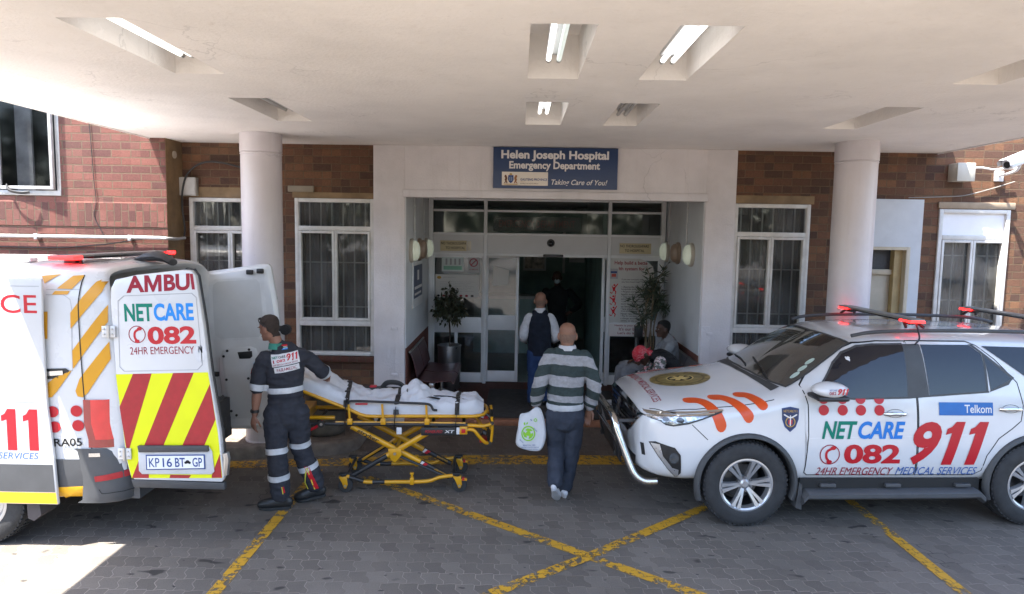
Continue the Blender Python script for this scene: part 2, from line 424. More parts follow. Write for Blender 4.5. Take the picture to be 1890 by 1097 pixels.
ribbon('road_marking', smoothpath([(-9, -2.1, 0), (-6, -1.75, 0), (-3.68, -1.48, 0), (-2.7, -1.33, 0), (-.63, -1.09, 0), (1.18, -.99, 0), (4, -.95, 0), (9, -.95, 0)], 4) and [(-9, -2.1), (-6, -1.75), (-3.68, -1.48), (-2.7, -1.34), (-1.7, -1.19), (-.63, -1.09), (1.18, -.99), (4, -.95), (9, -.95)], [.22, .22, .22, .24, .28, .31, .32, .32, .32])
def rm2(p, w): 
    o = ribbon('road_marking', p, w); 
    return o
rm2([(-1.6, -1.68), (.611, -3.385), (3.2, -5.36)], .108)
o = rm2([(-1.9, -5.36), (.611, -3.385), (2.5, -1.75)], .108); o.location.z = .003
o = rm2([(-2.14, -1.5), (-2.14, -8)], .10); o.location.z = .001
o = rm2([(3.33, -1.15), (3.33, -8)], .10); o.location.z = .001
# pavement with kerb
kl = [(-40, -3.4), (-9, -1.75), (-3.6, -1.25), (-2.9, -1.14), (-2.25, -1.02), (-2.02, -.92), (-1.9, -.75), (-1.86, -.5), (-1.86, .04)]
mb = MB(); mb.prism(kl+[(-40, .04)], 0, .125, PAVE3, (V(0, 0, 0), X, Y, Z)); tag(mb.obj('pavement'), kind='structure')
mb = MB(); tb = bmesh.new(); R = []
kp = smoothpath([V(*p, 0) for p in kl[:-1]], 4)
for i, p in enumerate(kp):
    t = (kp[min(i+1, len(kp)-1)]-kp[max(i-1, 0)]).normalized(); nn = V(t.y, -t.x, 0)
    R.append([tb.verts.new(p+nn*a+Z*b) for a, b in ((-.13, .1), (-.13, .134), (-.03, .138), (.0, .13), (.018, .105), (.03, -.05))])
skin(tb, R, False); mb.add(tb, CONC); tag(mb.obj('kerb'), kind='structure')
mb = MB(); mb.prism([(2.76, -.9), (60, -.9), (60, .04), (2.76, .04)], 0, .125, PAVE3, (V(0, 0, 0), X, Y, Z)); tag(mb.obj('pavement'), kind='structure')
mb = MB(); mb.bb(2.76, 60, -1.03, -.905, -.05, .132, CONC, .02); tag(mb.obj('kerb'), kind='structure')
mb = MB(); mb.prism([(-.85, .006), (-.004, .105), (-.004, -.2), (-.85, -.2)], -1.85, 2.75, PAVE2, (V(0, 0, 0), Y, Z, X)); tag(mb.obj('ramp'), kind='structure')

# ---------------------------------------------------------------- hospital building
WHITE = mat('white plaster', (.60, .57, .578), .8, var=.06, vs=3, bump=.4, bs=45, dirt=.12, age=.75, low=.35)
CEIL = mat('canopy paint', (.83, .802, .778), .85, var=.05, vs=1.2, bump=.5, bs=38, age=.5)
COLP = mat('column paint', (.58, .545, .565), .42, var=.04, vs=2, age=.55, low=.35, bump=.15, bs=30)
FRAME = mat('white frame paint', (.56, .545, .52), .45, var=.1, vs=9, dirt=.35)
FRAME2 = mat('entrance frame paint', (.66, .67, .69), .35, var=.06, vs=4, dirt=.1)
GREYW = mat('grey panel', (.52, .52, .53), .4, var=.04, vs=4)
DARK = mat('dark interior', (.022, .024, .024), .9, var=.3, vs=2)
CURT = mat('dim curtain', (.085, .085, .08), .9, var=.4, vs=3, aniso=(14, 1, 1), bump=.6, bs=4, bd=.05)
BARS = mat('burglar bar paint', (.42, .42, .40), .5, var=.1)
CREAM = mat('cream door paint', (.44, .375, .28), .5, var=.08, dirt=.15)
OCHRE = mat('ochre frame paint', (.42, .31, .15), .5, var=.15, dirt=.3)
BROWNC = mat('brown painted concrete', (.20, .13, .065), .75, var=.3, vs=5, bump=.3, dirt=.5)
BR_MAIN = brickmat('brown facing brick', (.155, .075, .046), (.075, .043, .033), (.25, .125, .062), (.15, .10, .062), mort=.013, dirt=.45)
BR_LEFT = brickmat('red facing brick', (.19, .072, .056), (.10, .046, .041), (.23, .098, .078), (.145, .098, .066), mort=.016, dirt=.35, seed=.07)
BR_SOLD = brickmat('red soldier course', (.18, .068, .054), (.10, .045, .04), (.22, .094, .076), (.14, .096, .066), mort=.014, axes='zx', bw=.262, rh=.089, dirt=.25)
BR_SILL = brickmat('brown sill brick', (.12, .045, .032), (.09, .04, .03), (.14, .06, .04), (.09, .06, .04), axes='zx', bw=.3, rh=.11)
PANE = glassmat('window glass', (.62, .64, .63), 1.2, .03, (.26, .26, .25), .42)
PANED = glassmat('entrance glass', (.68, .70, .70), 2.2, .05, (.22, .22, .22), .10)
METAL = mat('grey steel', (.45, .45, .45), .35, 1., var=.1)
GALV = mat('galvanised pipe', (.55, .55, .55), .45, .7, var=.15)
BLACK = mat('black plastic', (.015, .015, .016), .45, var=.2)
TILE = brickmat('red brown tile', (.16, .06, .045), (.13, .05, .04), (.18, .075, .055), (.05, .035, .03), axes='yz', bw=.30, rh=.45, mort=.008, dirt=.15)
TILEF = brickmat('porch floor tile', (.11, .045, .04), (.085, .04, .035), (.13, .06, .05), (.04, .03, .028), axes='xy', bw=.3, rh=.3, mort=.008, dirt=.3)
STEPT = mat('worn red step', (.26, .11, .06), .7, var=.25, vs=6, dirt=.3)

HB = thing('hospital_building', 'brown brick hospital building with white entrance surround and deep flat canopy', 'building')
YW = .06
def holewall(mb, x0, x1, z0, z1, holes, y, m, reveal=.14, rm=None):
    xs = sorted({x0, x1, *[h[0] for h in holes], *[h[1] for h in holes]}); zs = sorted({z0, z1, *[h[2] for h in holes], *[h[3] for h in holes]})
    for a, b in zip(xs[:-1], xs[1:]):
        for c, d in zip(zs[:-1], zs[1:]):
            if any(h[0] <= a and b <= h[1] and h[2] <= c and d <= h[3] for h in holes): continue
            mb.quad([(a, y, c), (b, y, c), (b, y, d), (a, y, d)], m)
    rm = rm or m
    for a, b, c, d in holes:
        for q in ([(a, y, c), (a, y, d), (a, y+reveal, d), (a, y+reveal, c)], [(b, y, d), (b, y, c), (b, y+reveal, c), (b, y+reveal, d)],
                  [(a, y, d), (b, y, d), (b, y+reveal, d), (a, y+reveal, d)], [(b, y, c), (a, y, c), (a, y+reveal, c), (b, y+reveal, c)]):
            mb.quad(q, rm)
W0 = (-4.22, -3.18, .98, 2.985); W1 = (-2.87, -1.856, .98, 3.0); WR = (2.716, 3.68, .98, 3.015); WRR = (5.30, 6.19, 1.2, 2.985); DR = (4.405, 4.965, 0, 2.5)
mb = MB(); holewall(mb, -4.34, -1.85, -.1, 6.2, [W0, W1], YW, BR_MAIN)
holewall(mb, 2.71, 60, -.1, 6.2, [WR, WRR, DR], YW, BR_MAIN); mb.quad([(-1.85, YW, 3.7), (2.71, YW, 3.7), (2.71, YW, 6.2), (-1.85, YW, 6.2)], BR_MAIN)
mb.obj('brick_wall', HB)
mb = MB()      # left wing standing a little forward, with its return
YL_ = -.34; XW = -4.31; WW = (-7.4, -5.6, 2.985, 4.7)
holewall(mb, -60, XW, 2.9, 6.2, [WW], YL_, BR_LEFT); holewall(mb, -60, XW, -.1, 2.60, [], YL_, BR_LEFT)
mb.quad([(-60, YL_-.006, 2.60), (XW, YL_-.006, 2.60), (XW, YL_-.006, 2.885), (-60, YL_-.006, 2.885)], BR_SOLD)
mb.quad([(-60, YL_-.006, 2.885), (XW, YL_-.006, 2.885), (XW, YL_, 2.9), (-60, YL_, 2.9)], BR_LEFT)
mb.obj('wing_wall', HB)
mb = MB(); mb.bb(XW-.012, XW+.004, YL_+.01, YW, -.1, 6.2, BROWNC); mb.obj('wing_return', HB)

def window(x0, x1, z0, z1, tz=None, bz=None, toppanel=False, bars=True):
    f = MB(); yf, yb = .035, .12; w = .05
    f.bb(x0, x0+w, yf, yb, z0, z1, FRAME, .006); f.bb(x1-w, x1, yf, yb, z0, z1, FRAME, .006)
    f.bb(x0+w, x1-w, yf, yb, z1-w, z1, FRAME, .006); f.bb(x0+w, x1-w, yf-.012, yb, z0, z0+w, FRAME, .006)
    f.bb(x0+w, x1-w, yf, yb, tz-.03, tz+.03, FRAME, .006)
    if bz: f.bb(x0+w, x1-w, yf, yb, bz-.035, bz+.035, FRAME, .006)
    lo = (bz+.035) if bz else z0+w; xm = (x0+x1)/2; hi = tz-.03
    for a, b in ((x0+w, xm), (xm, x1-w)):     # two casements
        s = .032; ya = yf-.008
        f.bb(a+.002, a+s, ya, yb-.03, lo+.003, hi-.003, FRAME, .005); f.bb(b-s, b-.002, ya, yb-.03, lo+.003, hi-.003, FRAME, .005)
        f.bb(a+s, b-s, ya, yb-.03, hi-s-.003, hi-.003, FRAME, .005); f.bb(a+s, b-s, ya, yb-.03, lo+.003, lo+s+.003, FRAME, .005)
    fr = f.obj('window', HB)
    p = MB(); yg = .085
    rects = [(x0+w+.03, xm-.03, lo+.03, hi-.03), (xm+.03, x1-w-.03, lo+.03, hi-.03)]
    if not toppanel: rects.append((x0+w, x1-w, tz+.03, z1-w))
    if bz: rects.append((x0+w, x1-w, z0+w, bz-.035))
    for a, b, c, d in rects: p.quad([(a, yg, c), (b, yg, c), (b, yg, d), (a, yg, d)], PANE)
    p.obj('pane', fr)
    if toppanel:
        t = MB(); t.bb(x0+w, x1-w, .07, .1, tz+.03, z1-w, mat('white window board', (.72, .72, .74), .6, var=.04)); t.obj('board', fr)
    b = MB(); n = int((x1-x0)/.135)
    for i in range(1, n): 
        xx = x0+(x1-x0)*i/n; b.bb(xx-.009, xx+.009, .19, .2, z0, z1, BARS)
    for zz in (z0+.62, z0+1.2): b.bb(x0, x1, .201, .206, zz-.008, zz+.008, BARS)
    b.obj('burglar_bars', fr)
    f1_, f2_ = random.uniform(38, 85), random.uniform(17, 36); c = MB(); tb = bmesh.new(); bmesh.ops.create_grid(tb, x_segments=60, y_segments=1, size=.5)
    for v in tb.verts:
        q = v.co.x+.5; v.co = V(x0+(x1-x0)*q, .33+.03*math.sin(q*f1_)+.025*math.sin(q*f2_+x0), z0+(z1-z0)*(v.co.y+.5))
    c.raw(tb, CURT); c.bb(x0-.02, x1+.02, .45, .46, z0-.05, z1+.05, DARK)
    c.bb(x0-.03, x0-.02, .2, .45, z0, z1, DARK); c.bb(x1+.02, x1+.03, .2, .45, z0, z1, DARK)
    c.obj('curtain', fr)
    return fr
window(*W0, 2.60, 1.40); window(*W1, 2.62, 1.40); window(*WR, 2.63, 1.40)
w4 = window(*WRR, 2.63, None, True)
mb = MB()
for a, b in ((W1[0]-.02, W1[1]), (W0[0], W0[1]), (WR[0], WR[1]+.04)):
    mb = MB(); mb.bb(a, b, -.01, .05, .90, .972, BR_SILL, .01); mb.obj('window_sill', HB)
pass
mb = MB()
mb.bb(-4.3, -3.15, .048, .058, 2.99, 3.12, BROWNC); mb.obj('lintel', HB); mb = MB(); mb.bb(-2.95, -2.62, .02, .058, 3.075, 3.155, mat('grey brown lintel', (.24, .2, .15), .8, dirt=.3), .008)
mb.obj('lintel', HB); mb = MB(); mb.bb(-2.9, -1.86, .048, .058, 3.005, 3.075, BROWNC); mb.obj('lintel', HB); mb = MB(); mb.bb(2.72, 3.72, .046, .058, 3.02, 3.12, BROWNC)
mb.obj('lintel', HB); mb = MB(); mb.bb(5.28, 6.24, .03, .058, 2.992, 3.075, mat('worn lintel', (.30, .23, .16), .8, dirt=.4, vs=12), .008)
mb.obj('lintel', HB)
# white block with the side door
mb = MB(); holewall(mb, 4.1, 5.095, -.1, 3.10, [(DR[0]+.001, DR[1]-.001, -.1, 2.499)], .045, mat('cool white plaster', (.50, .52, .55), .8, var=.05, dirt=.1), .012)
mb.bb(5.095, 5.10, .045, .06, -.1, 3.10, WHITE); mb.obj('door_surround', HB)
mb = MB(); mb.bb(DR[0], DR[0]+.05, .05, .25, 0, 2.5, CREAM); mb.bb(DR[1]-.05, DR[1], .035, .25, 0, 2.5, CREAM, .004); mb.bb(DR[0]+.05, DR[1]-.05, .035, .25, 2.46, 2.5, CREAM)
mb.bb(DR[1]-.15, DR[1]-.051, .12, .3, 0, 2.46, OCHRE); mb.bb(DR[0]+.05, DR[1]-.15, .16, .25, 2.14, 2.205, CREAM, .004)
d = mb.obj('door', HB)
mb = MB(); mb.bb(DR[0]+.05, DR[1]-.151, .2, .24, .02, 2.139, CREAM, .004); mb.obj('door_leaf', d)
mb = MB(); mb.bb(DR[0]+.05, DR[1]-.151, .22, .24, 2.206, 2.46, mat('dark mesh fanlight', (.03, .03, .035), .5, var=.4, vs=90)); mb.obj('fanlight', d)

# entrance surround
XA, XB, XC, XD = -1.855, -1.457, 2.34, 2.718; ZC = 3.6775; ZL = 3.03; YG = 2.2; ZF = .17
mb = MB()
mb.bb(XA, XB, 0, YG, -.05, ZC-.002, WHITE, .004); mb.bb(XC, XD, 0, YG, -.05, ZC-.002, WHITE, .004); mb.bb(XB, XC, 0, .25, ZL+.003, ZC-.002, WHITE)
mb.bb(XB-.02, XC+.02, -.022, -.001, ZL, ZL+.095, WHITE, .006)
for s, x in ((-1, XB-.12), (1, XC+.12)):      # casing boards with hinges
    mb.bb(x-.0, x+.115 if s < 0 else x-.115, -.008, -.0005, .1, 1.45, WHITE)
    for zz in (1.35, .75): mb.bb(x-.05, x+.03, -.018, -.0085, zz-.02, zz+.02, WHITE, .003)
mb.obj('entrance_surround', HB)
mb = MB(); GW = mat('porch side paint', (.56, .57, .58), .6, var=.06, vs=2, dirt=.12, age=.4)
mb.bb(XB, XB+.012, .03, YG, 1.09, 3.1, GW); mb.obj('porch_wall', HB); mb = MB(); mb.bb(XC-.012, XC, .03, YG, 1.06, 3.1, GW); mb.obj('porch_wall', HB)
mb = MB(); mb.bb(XB, XB+.02, .05, YG, ZF, 1.09, TILE); mb.obj('tile_dado', HB); mb = MB(); mb.bb(XC-.02, XC, .05, YG, ZF, 1.06, TILE); mb.obj('tile_dado', HB)
mb = MB(); mb.bb(XB, XC, .251, YG+.1, 3.13, 3.2, CEIL); mb.obj('porch_ceiling', HB)
mb = MB(); mb.bb(XB, XC, 0, 8, -.05, ZF, TILEF); mb.obj('porch_floor', HB)
mb = MB(); mb.bb(XB, XC, -.02, .09, .1, ZF+.006, STEPT, .008); mb.obj('doorstep', HB)

# glazed entrance screen
GS = MB(); GP = MB(); gp = MB(); y0, y1 = YG-.05, YG+.05
XL, XM1, XM2, XR = -1.44, -.565, 1.40, 2.31
for x, w in ((XL, .07), (XM1, .055), (XM2, .055), (XR-.07, .07)): GS.bb(x, x+w, y0, y1, ZF, 3.13, FRAME2, .006)
bays = [(XL+.07, XM1), (XM1+.055, XM2), (XM2+.055, XR-.07)]
for a, b in bays:
    for z, h in ((3.1, .04), (2.925, .035), (2.56, .035), (2.225, .045)): GS.bb(a, b, y0+.006, y1, z, z+h, FRAME2, .004)
    gp.bb(a, b, YG-.02, YG+.02, 2.27, 2.56, GREYW)
    for z0, z1 in ((2.96, 3.1), (2.595, 2.925)): GP.quad([(a, YG, z0), (b, YG, z0), (b, YG, z1), (a, YG, z1)], PANED)
def leafpanel(mb, gl, a, b, y, st=.05, mid=(1.03, 1.27), bot=.36, top=2.225, div=None):
    mb.bb(a, a+st, y-.025, y+.025, ZF+.01, top, FRAME2, .005); mb.bb(b-st, b, y-.025, y+.025, ZF+.01, top, FRAME2, .005)
    mb.bb(a+st, b-st, y-.02, y+.02, ZF+.01, bot, FRAME2, .005); mb.bb(a+st, b-st, y-.02, y+.02, mid[0], mid[1], FRAME2, .005); mb.bb(a+st, b-st, y-.02, y+.02, top-.035, top, FRAME2, .004)
    if div: mb.bb(div, div+.05, y-.02, y+.02, bot, mid[0], FRAME2, .004)
    for z0, z1 in ((bot, mid[0]), (mid[1], top-.035)): gl.quad([(a+st, y, z0), (b-st, y, z0), (b-st, y, z1), (a+st, y, z1)], PANED)
leafpanel(GS, GP, bays[0][0], bays[0][1], YG, .025, (.99, 1.24), .34, div=-1.02)
leafpanel(GS, GP, bays[2][0], bays[2][1], YG, .025, (.99, 1.24), .34)
g = GS.obj('entrance_screen', HB); GP.obj('pane', g); gp.obj('fascia_panel', g)
for a, b in ((XM1+.03, .005), (1.335, XM2+.55)):
    L = MB(); Gl = MB(); leafpanel(L, Gl, a, b, YG+.085); l = L.obj('sliding_door', HB); Gl.obj('pane', l)
# faint sign behind the top glass
mb = MB(); DRED = mat('faded maroon', (.10, .02, .02), .6)
mb.bb(-.42, .97, YG+.12, YG+.13, 2.63, 2.86, mat('dim sign board', (.05, .05, .05), .5)); 
sb = tag(mb.obj('department_sign'), 'dim sign with faded maroon lettering behind the glass over the sliding doors', 'sign')
mb = MB(); mb.raw(place(textbm('EMERGENCY DEPARTMENT', 1.22, .115, .02, x=-.33, z=2.69), V(0, YG+.118, 0), X, Z), mat('dull maroon letters', (.22, .05, .05), .6)); mb.obj('lettering', sb)

# interior beyond the doors
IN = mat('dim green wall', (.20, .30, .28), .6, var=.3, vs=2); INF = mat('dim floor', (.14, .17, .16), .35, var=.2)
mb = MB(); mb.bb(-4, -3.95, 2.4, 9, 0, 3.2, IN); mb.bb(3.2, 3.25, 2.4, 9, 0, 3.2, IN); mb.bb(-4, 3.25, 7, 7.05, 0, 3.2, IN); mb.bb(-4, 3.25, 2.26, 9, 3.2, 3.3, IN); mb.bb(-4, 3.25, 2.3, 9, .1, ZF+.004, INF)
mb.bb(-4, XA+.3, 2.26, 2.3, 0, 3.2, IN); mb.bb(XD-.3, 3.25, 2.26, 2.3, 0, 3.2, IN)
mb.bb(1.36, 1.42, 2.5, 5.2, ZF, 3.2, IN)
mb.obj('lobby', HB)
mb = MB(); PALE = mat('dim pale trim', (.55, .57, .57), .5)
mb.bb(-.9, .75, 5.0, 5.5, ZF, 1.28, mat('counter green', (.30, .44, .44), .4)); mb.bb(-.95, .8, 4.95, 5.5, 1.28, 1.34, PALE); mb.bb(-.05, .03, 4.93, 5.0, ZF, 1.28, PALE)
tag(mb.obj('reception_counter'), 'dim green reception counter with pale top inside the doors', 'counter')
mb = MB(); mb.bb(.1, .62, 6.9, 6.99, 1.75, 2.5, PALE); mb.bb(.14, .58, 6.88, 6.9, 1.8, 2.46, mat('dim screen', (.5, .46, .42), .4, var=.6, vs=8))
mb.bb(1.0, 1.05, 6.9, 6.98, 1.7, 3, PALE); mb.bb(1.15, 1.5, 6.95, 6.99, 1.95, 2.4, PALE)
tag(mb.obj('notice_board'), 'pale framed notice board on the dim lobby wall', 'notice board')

# canopy
CX0, CX1, CY0 = -4.492, 5.224, -5.8
mb = MB()
RXS = [(-2.433, -2.086), (.039, .391), (.812, 1.144), (2.986, 3.306)]; RYS = [(-5.056, -3.803), (-2.942, -1.764)]
holes = [(a, b, c, d) for a, b in RXS for c, d in RYS]
xs = sorted({CX0, CX1, *[h[0] for h in holes], *[h[1] for h in holes]}); ys = sorted({CY0, YW, *[h[2] for h in holes], *[h[3] for h in holes]})
for a, b in zip(xs[:-1], xs[1:]):
    for c, d_ in zip(ys[:-1], ys[1:]):
        if (a, b, c, d_) in holes: continue
        mb.quad([(a, d_, ZC), (b, d_, ZC), (b, c, ZC), (a, c, ZC)], CEIL)
RD = .30
for a, b, c, d_ in holes:
    zt = ZC+RD
    for q in ([(a, c, ZC), (a, d_, ZC), (a, d_, zt), (a, c, zt)], [(b, d_, ZC), (b, c, ZC), (b, c, zt), (b, d_, zt)], [(a, d_, ZC), (b, d_, ZC), (b, d_, zt), (a, d_, zt)],
              [(b, c, ZC), (a, c, ZC), (a, c, zt), (b, c, zt)], [(a, d_, zt), (b, d_, zt), (b, c, zt), (a, c, zt)]): mb.quad(q, CEIL)
mb.bb(CX0, CX1, CY0, YW-.01, ZC+RD+.02, ZC+.55, CEIL)
mb.bb(CX0-.012, CX0, CY0, YW-.35, ZC-.012, ZC+.55, CEIL); mb.bb(CX1, CX1+.012, CY0, YW-.01, ZC-.012, ZC+.55, CEIL); mb.bb(CX0, CX1, CY0-.012, CY0, ZC-.012, ZC+.55, CEIL)
cn = mb.obj('canopy', HB)
for cx in (-2.97, 3.81):
    mb = MB(); cyy = -.80
    mb.lathe([(.231, 0), (.231, .02), (.225, .03), (.225, 3.43), (.231, 3.44), (.231, 3.445), (.222, 3.45), (.222, 3.455), (.232, 3.46), (.232, ZC-.001)], COLP, 48, Matrix.Translation((cx, cyy, .12 if cx < 0 else .12)) @ Matrix.Diagonal((1, 1, (ZC-.121)/(ZC-.001), 1)))
    mb.obj('column', cn, 30)

# ceiling lights in the recesses
TUBE_ON = mat('lit tube', (1, 1, 1), .3, var=0, emit=.4, ecol=(1, .99, .95)); TUBE_DIM = mat('dim tube', (.6, .63, .62), .3, var=0, emit=.1, ecol=(.85, 1, .95)); TUBE_OFF = mat('dead tube', (.5, .5, .5), .3, var=0)
def lights(i, j, mats, label):
    a, b = RXS[i]; c, d_ = RYS[j]; xm = (a+b)/2 - .005; z = ZC+.085
    t = thing('ceiling_light', label, 'ceiling light', (xm, (c+d_)/2, ZC+RD), 0, 'fluorescent lights in the canopy recesses')
    mb = MB(); mb.bb(xm-.05, xm+.05, c+.1, d_-.16, z+.035, z+.10, FRAME2, .006); mb.bb(xm-.02, xm+.02, c+.3, c+.34, z+.101, ZC+RD-.002, METAL); mb.bb(xm-.02, xm+.02, d_-.4, d_-.36, z+.101, ZC+RD-.002, METAL); mb.obj('base', t, at=neg(t))
    for k, mm in enumerate(mats):
        xx = xm-.035+.07*k
        mb = MB(); mb.cyl((xx, c+.16, z), (xx, d_-.2, z), .017, mm, n=12); mb.cyl((xx, d_-.2, z), (xx, d_-.16, z), .018, METAL, n=12); mb.cyl((xx, c+.12, z), (xx, c+.16, z), .018, METAL, n=12)
        mb.bb(xx-.008, xx+.008, d_-.18, d_-.165, z+.015, z+.05, METAL); mb.obj('tube', t, at=neg(t))
lights(0, 0, (TUBE_ON, TUBE_ON), 'lit twin tube in the large recess at far left of the canopy')
lights(1, 0, (TUBE_ON, TUBE_DIM), 'twin tube with one bright and one dim lamp in the large middle recess')
lights(2, 0, (TUBE_ON, TUBE_ON), 'twin tube with both lamps bright in the slanted large recess right of centre')
lights(0, 1, (TUBE_OFF, TUBE_OFF), 'unlit twin tube in the recess close to the left column')
lights(1, 1, (TUBE_ON, TUBE_ON), 'bright twin tube in the recess above the blue hospital sign')
lights(2, 1, (TUBE_OFF, TUBE_OFF), 'dead grey twin tube in the recess right above the entrance')
# ---------------------------------------------------------------- signs, lamps, pipes, plants and benches
def ink(name, c, r=.5): return mat('ink '+name, c, r, var=0, spec=.3)
I_WHITE = ink('white', (.66, .63, .61)); I_RED = ink('red', (.55, .012, .018)); I_DRED = ink('dark red', (.26, .012, .03)); I_GREEN = ink('green', (.0, .17, .115)); I_BLUE = ink('blue', (.02, .17, .52)); I_NAVY = ink('navy', (.03, .06, .20)); I_BLACK = ink('black', (.012, .012, .013)); I_GOLD = ink('gold', (.45, .27, .06)); I_BRN = ink('brown', (.14, .06, .03))
def flat(mb, tb, m, y=None, fr=None):
    if fr is None: fr = (V(0, y, 0), X, Z, -Y)
    place(tb, fr[0], fr[1], fr[2]); flipto(tb, -fr[3]); mb.raw(tb, m)
HSIGN = thing('hospital_sign', 'blue hospital name board with white lettering above the entrance', 'sign', (.44, -.02, 3.155))
mb = MB(); BLUE_ = mat('sign blue', (.016, .038, .105), .4, var=.06, vs=3)
mb.bb(-.343, 1.215, -.035, -.003, 3.158, 3.668, BLUE_, .003); mb.obj('board', HSIGN, at=neg(HSIGN))
mb = MB(); flat(mb, textbm('Helen Joseph Hospital', 1.345, .135, .038, x=-.243, z=3.495), I_WHITE, -.0365); flat(mb, textbm('Emergency Department', 1.135, .12, .032, x=-.142, z=3.375), I_WHITE, -.0365)
flat(mb, textbm('Taking Care of You!', .70, .085, .012, .28, x=.39, z=3.19), I_WHITE, -.0365); mb.obj('lettering', HSIGN, at=neg(HSIGN))
mb = MB(); mb.bb(-.232, .345, -.038, -.0355, 3.195, 3.362, mat('cream panel', (.70, .64, .56), .5, var=.03)); 
flat(mb, textbm('GAUTENG PROVINCE', .335, .03, .02, x=0, z=3.255), I_NAVY, -.039); flat(mb, textbm('HEALTH', .06, .01, .0, x=0, z=3.235), I_GOLD, -.039); flat(mb, textbm('REPUBLIC OF SOUTH AFRICA', .225, .013, .0, x=0, z=3.213), I_BRN, -.039)
mb.obj('province_panel', HSIGN, at=neg(HSIGN))
mb = MB(); yq = -.0392; cx, cz = -.12, 3.275
flat(mb, polybm([[(cx-.032, cz+.045), (cx+.032, cz+.045), (cx+.036, cz-.01), (cx+.02, cz-.04), (cx, cz-.055), (cx-.02, cz-.04), (cx-.036, cz-.01)]]), I_NAVY, yq)
flat(mb, polybm([[(cx-.018, cz+.02), (cx-.006, cz+.03), (cx-.006, cz-.03), (cx-.018, cz-.02)], [(cx+.006, cz+.03), (cx+.018, cz+.02), (cx+.018, cz-.02), (cx+.006, cz-.03)]]), ink('steel', (.25, .32, .42)), yq-.0005)
flat(mb, polybm([[(cx-.02, cz+.047), (cx+.02, cz+.047), (cx+.012, cz+.068), (cx, cz+.06), (cx-.012, cz+.068)]]), I_GOLD, yq)
for s in (-1, 1):
    lion = [(.04, -.055), (.05, -.02), (.042, .01), (.052, .035), (.06, .05), (.078, .045), (.08, .025), (.07, .01), (.078, -.01), (.07, -.03), (.085, -.055), (.07, -.055), (.06, -.035), (.055, -.055)]
    flat(mb, polybm([[(cx+s*a, cz+b) for a, b in (lion if s > 0 else lion[::-1])]]), I_BRN if s < 0 else ink('tan', (.30, .13, .05)), yq)
flat(mb, polybm([[(cx-.095, cz-.062), (cx+.095, cz-.062), (cx+.08, cz-.072), (cx-.08, cz-.072)]]), I_GOLD, yq)
mb.obj('crest', HSIGN, at=neg(HSIGN))
# "no thoroughfare" plates
TAN = mat('yellowed sign plastic', (.50, .42, .26), .5, var=.08, dirt=.2)
for x0, lab, extra in ((-1.255, 'tan no thoroughfare plate with its right end broken, left of the doors', 1), (1.59, 'intact tan no thoroughfare plate over the large poster', 0)):
    t = thing('notice_plate', lab, 'sign', (x0+.25, YG-.03, 2.29), 0, 'tan notice plates above the entrance')
    mb = MB(); mb.bb(x0, x0+(.42 if extra else .5), YG-.035, YG-.021, 2.30, 2.465, TAN, .003)
    if extra: mb.bb(x0+.43, x0+.49, YG-.033, YG-.021, 2.31, 2.46, mat('broken plate', (.62, .57, .47), .6, dirt=.3), .003)
    mb.obj('plate', t, at=neg(t))
    mb = MB(); flat(mb, textbm('NO THOROUGHFA' if extra else 'NO THOROUGHFARE', .40 if extra else .45, .042, .012, x=x0+.012, z=2.40), I_BLACK, YG-.0365); flat(mb, textbm('TO HOSPITAL', .31, .04, .012, x=x0+.085, z=2.33), I_BLACK, YG-.0365); mb.obj('lettering', t, at=neg(t))
# large torn poster right of the doors
PAPER = mat('poster paper', (.52, .51, .49), .6, var=.04); PS = thing('health_poster', 'large torn white poster with red headline and running red figures right of the doors', 'poster', (1.75, YG-.03, .96))
mb = MB(); yp = YG-.032
edge = [(1.42, 1.185), (1.55, 1.20), (1.7, 1.188), (1.8, 1.203), (1.95, 1.19), (2.1, 1.185), (2.14, 1.4), (2.15, 2.0), (2.13, 2.1), (2.05, 2.17), (1.9, 2.235), (1.42, 2.24), (1.405, 1.8)]
flat(mb, polybm([edge]), PAPER, yp); flat(mb, polybm([[(1.41, .975), (2.1, .975), (2.13, 1.178), (1.41, 1.178)]]), mat('poster foot', (.66, .62, .60), .6, var=.04), yp); mb.obj('sheet', PS, at=neg(PS))
mb = MB(); yt = yp-.0015
flat(mb, textbm('Help build a bette', .52, .075, .02, x=1.52, z=2.11), I_DRED, yt); flat(mb, textbm('lth system for a', .46, .07, .02, x=1.59, z=2.02), I_DRED, yt)
body = ['If you see someone with', 'you have heard that', None, '• Observe the rules of our', '  hospitals and clinics', '• Respect our staff and', '  health institutions', '• Treat health workers and', '  patients with courtesy', '• Use services carefully, so', '  assist as many people as', '  on limited funds', '• Save ambulance services for', '  true emergencies', '  Never raise a false alarm', '• Pay for services where there is', '  a charge, according to your', '  ability to do so']
z = 1.905
for ln in body:
    if ln: flat(mb, textbm(ln, .0145*len(ln)+.01, .034, .004, x=1.64, z=z-.034), I_BLACK, yt)
    z -= .039
flat(mb, textbm('Health is your business', .48, .035, .01, x=1.55, z=1.13), I_DRED, yt); flat(mb, textbm("It's our busines", .42, .05, .012, x=1.62, z=1.07), I_DRED, yt); flat(mb, textbm("Let's do it togeth", .46, .05, .012, x=1.6, z=1.0), I_DRED, yt)
mb.obj('lettering', PS, at=neg(PS))
mb = MB()
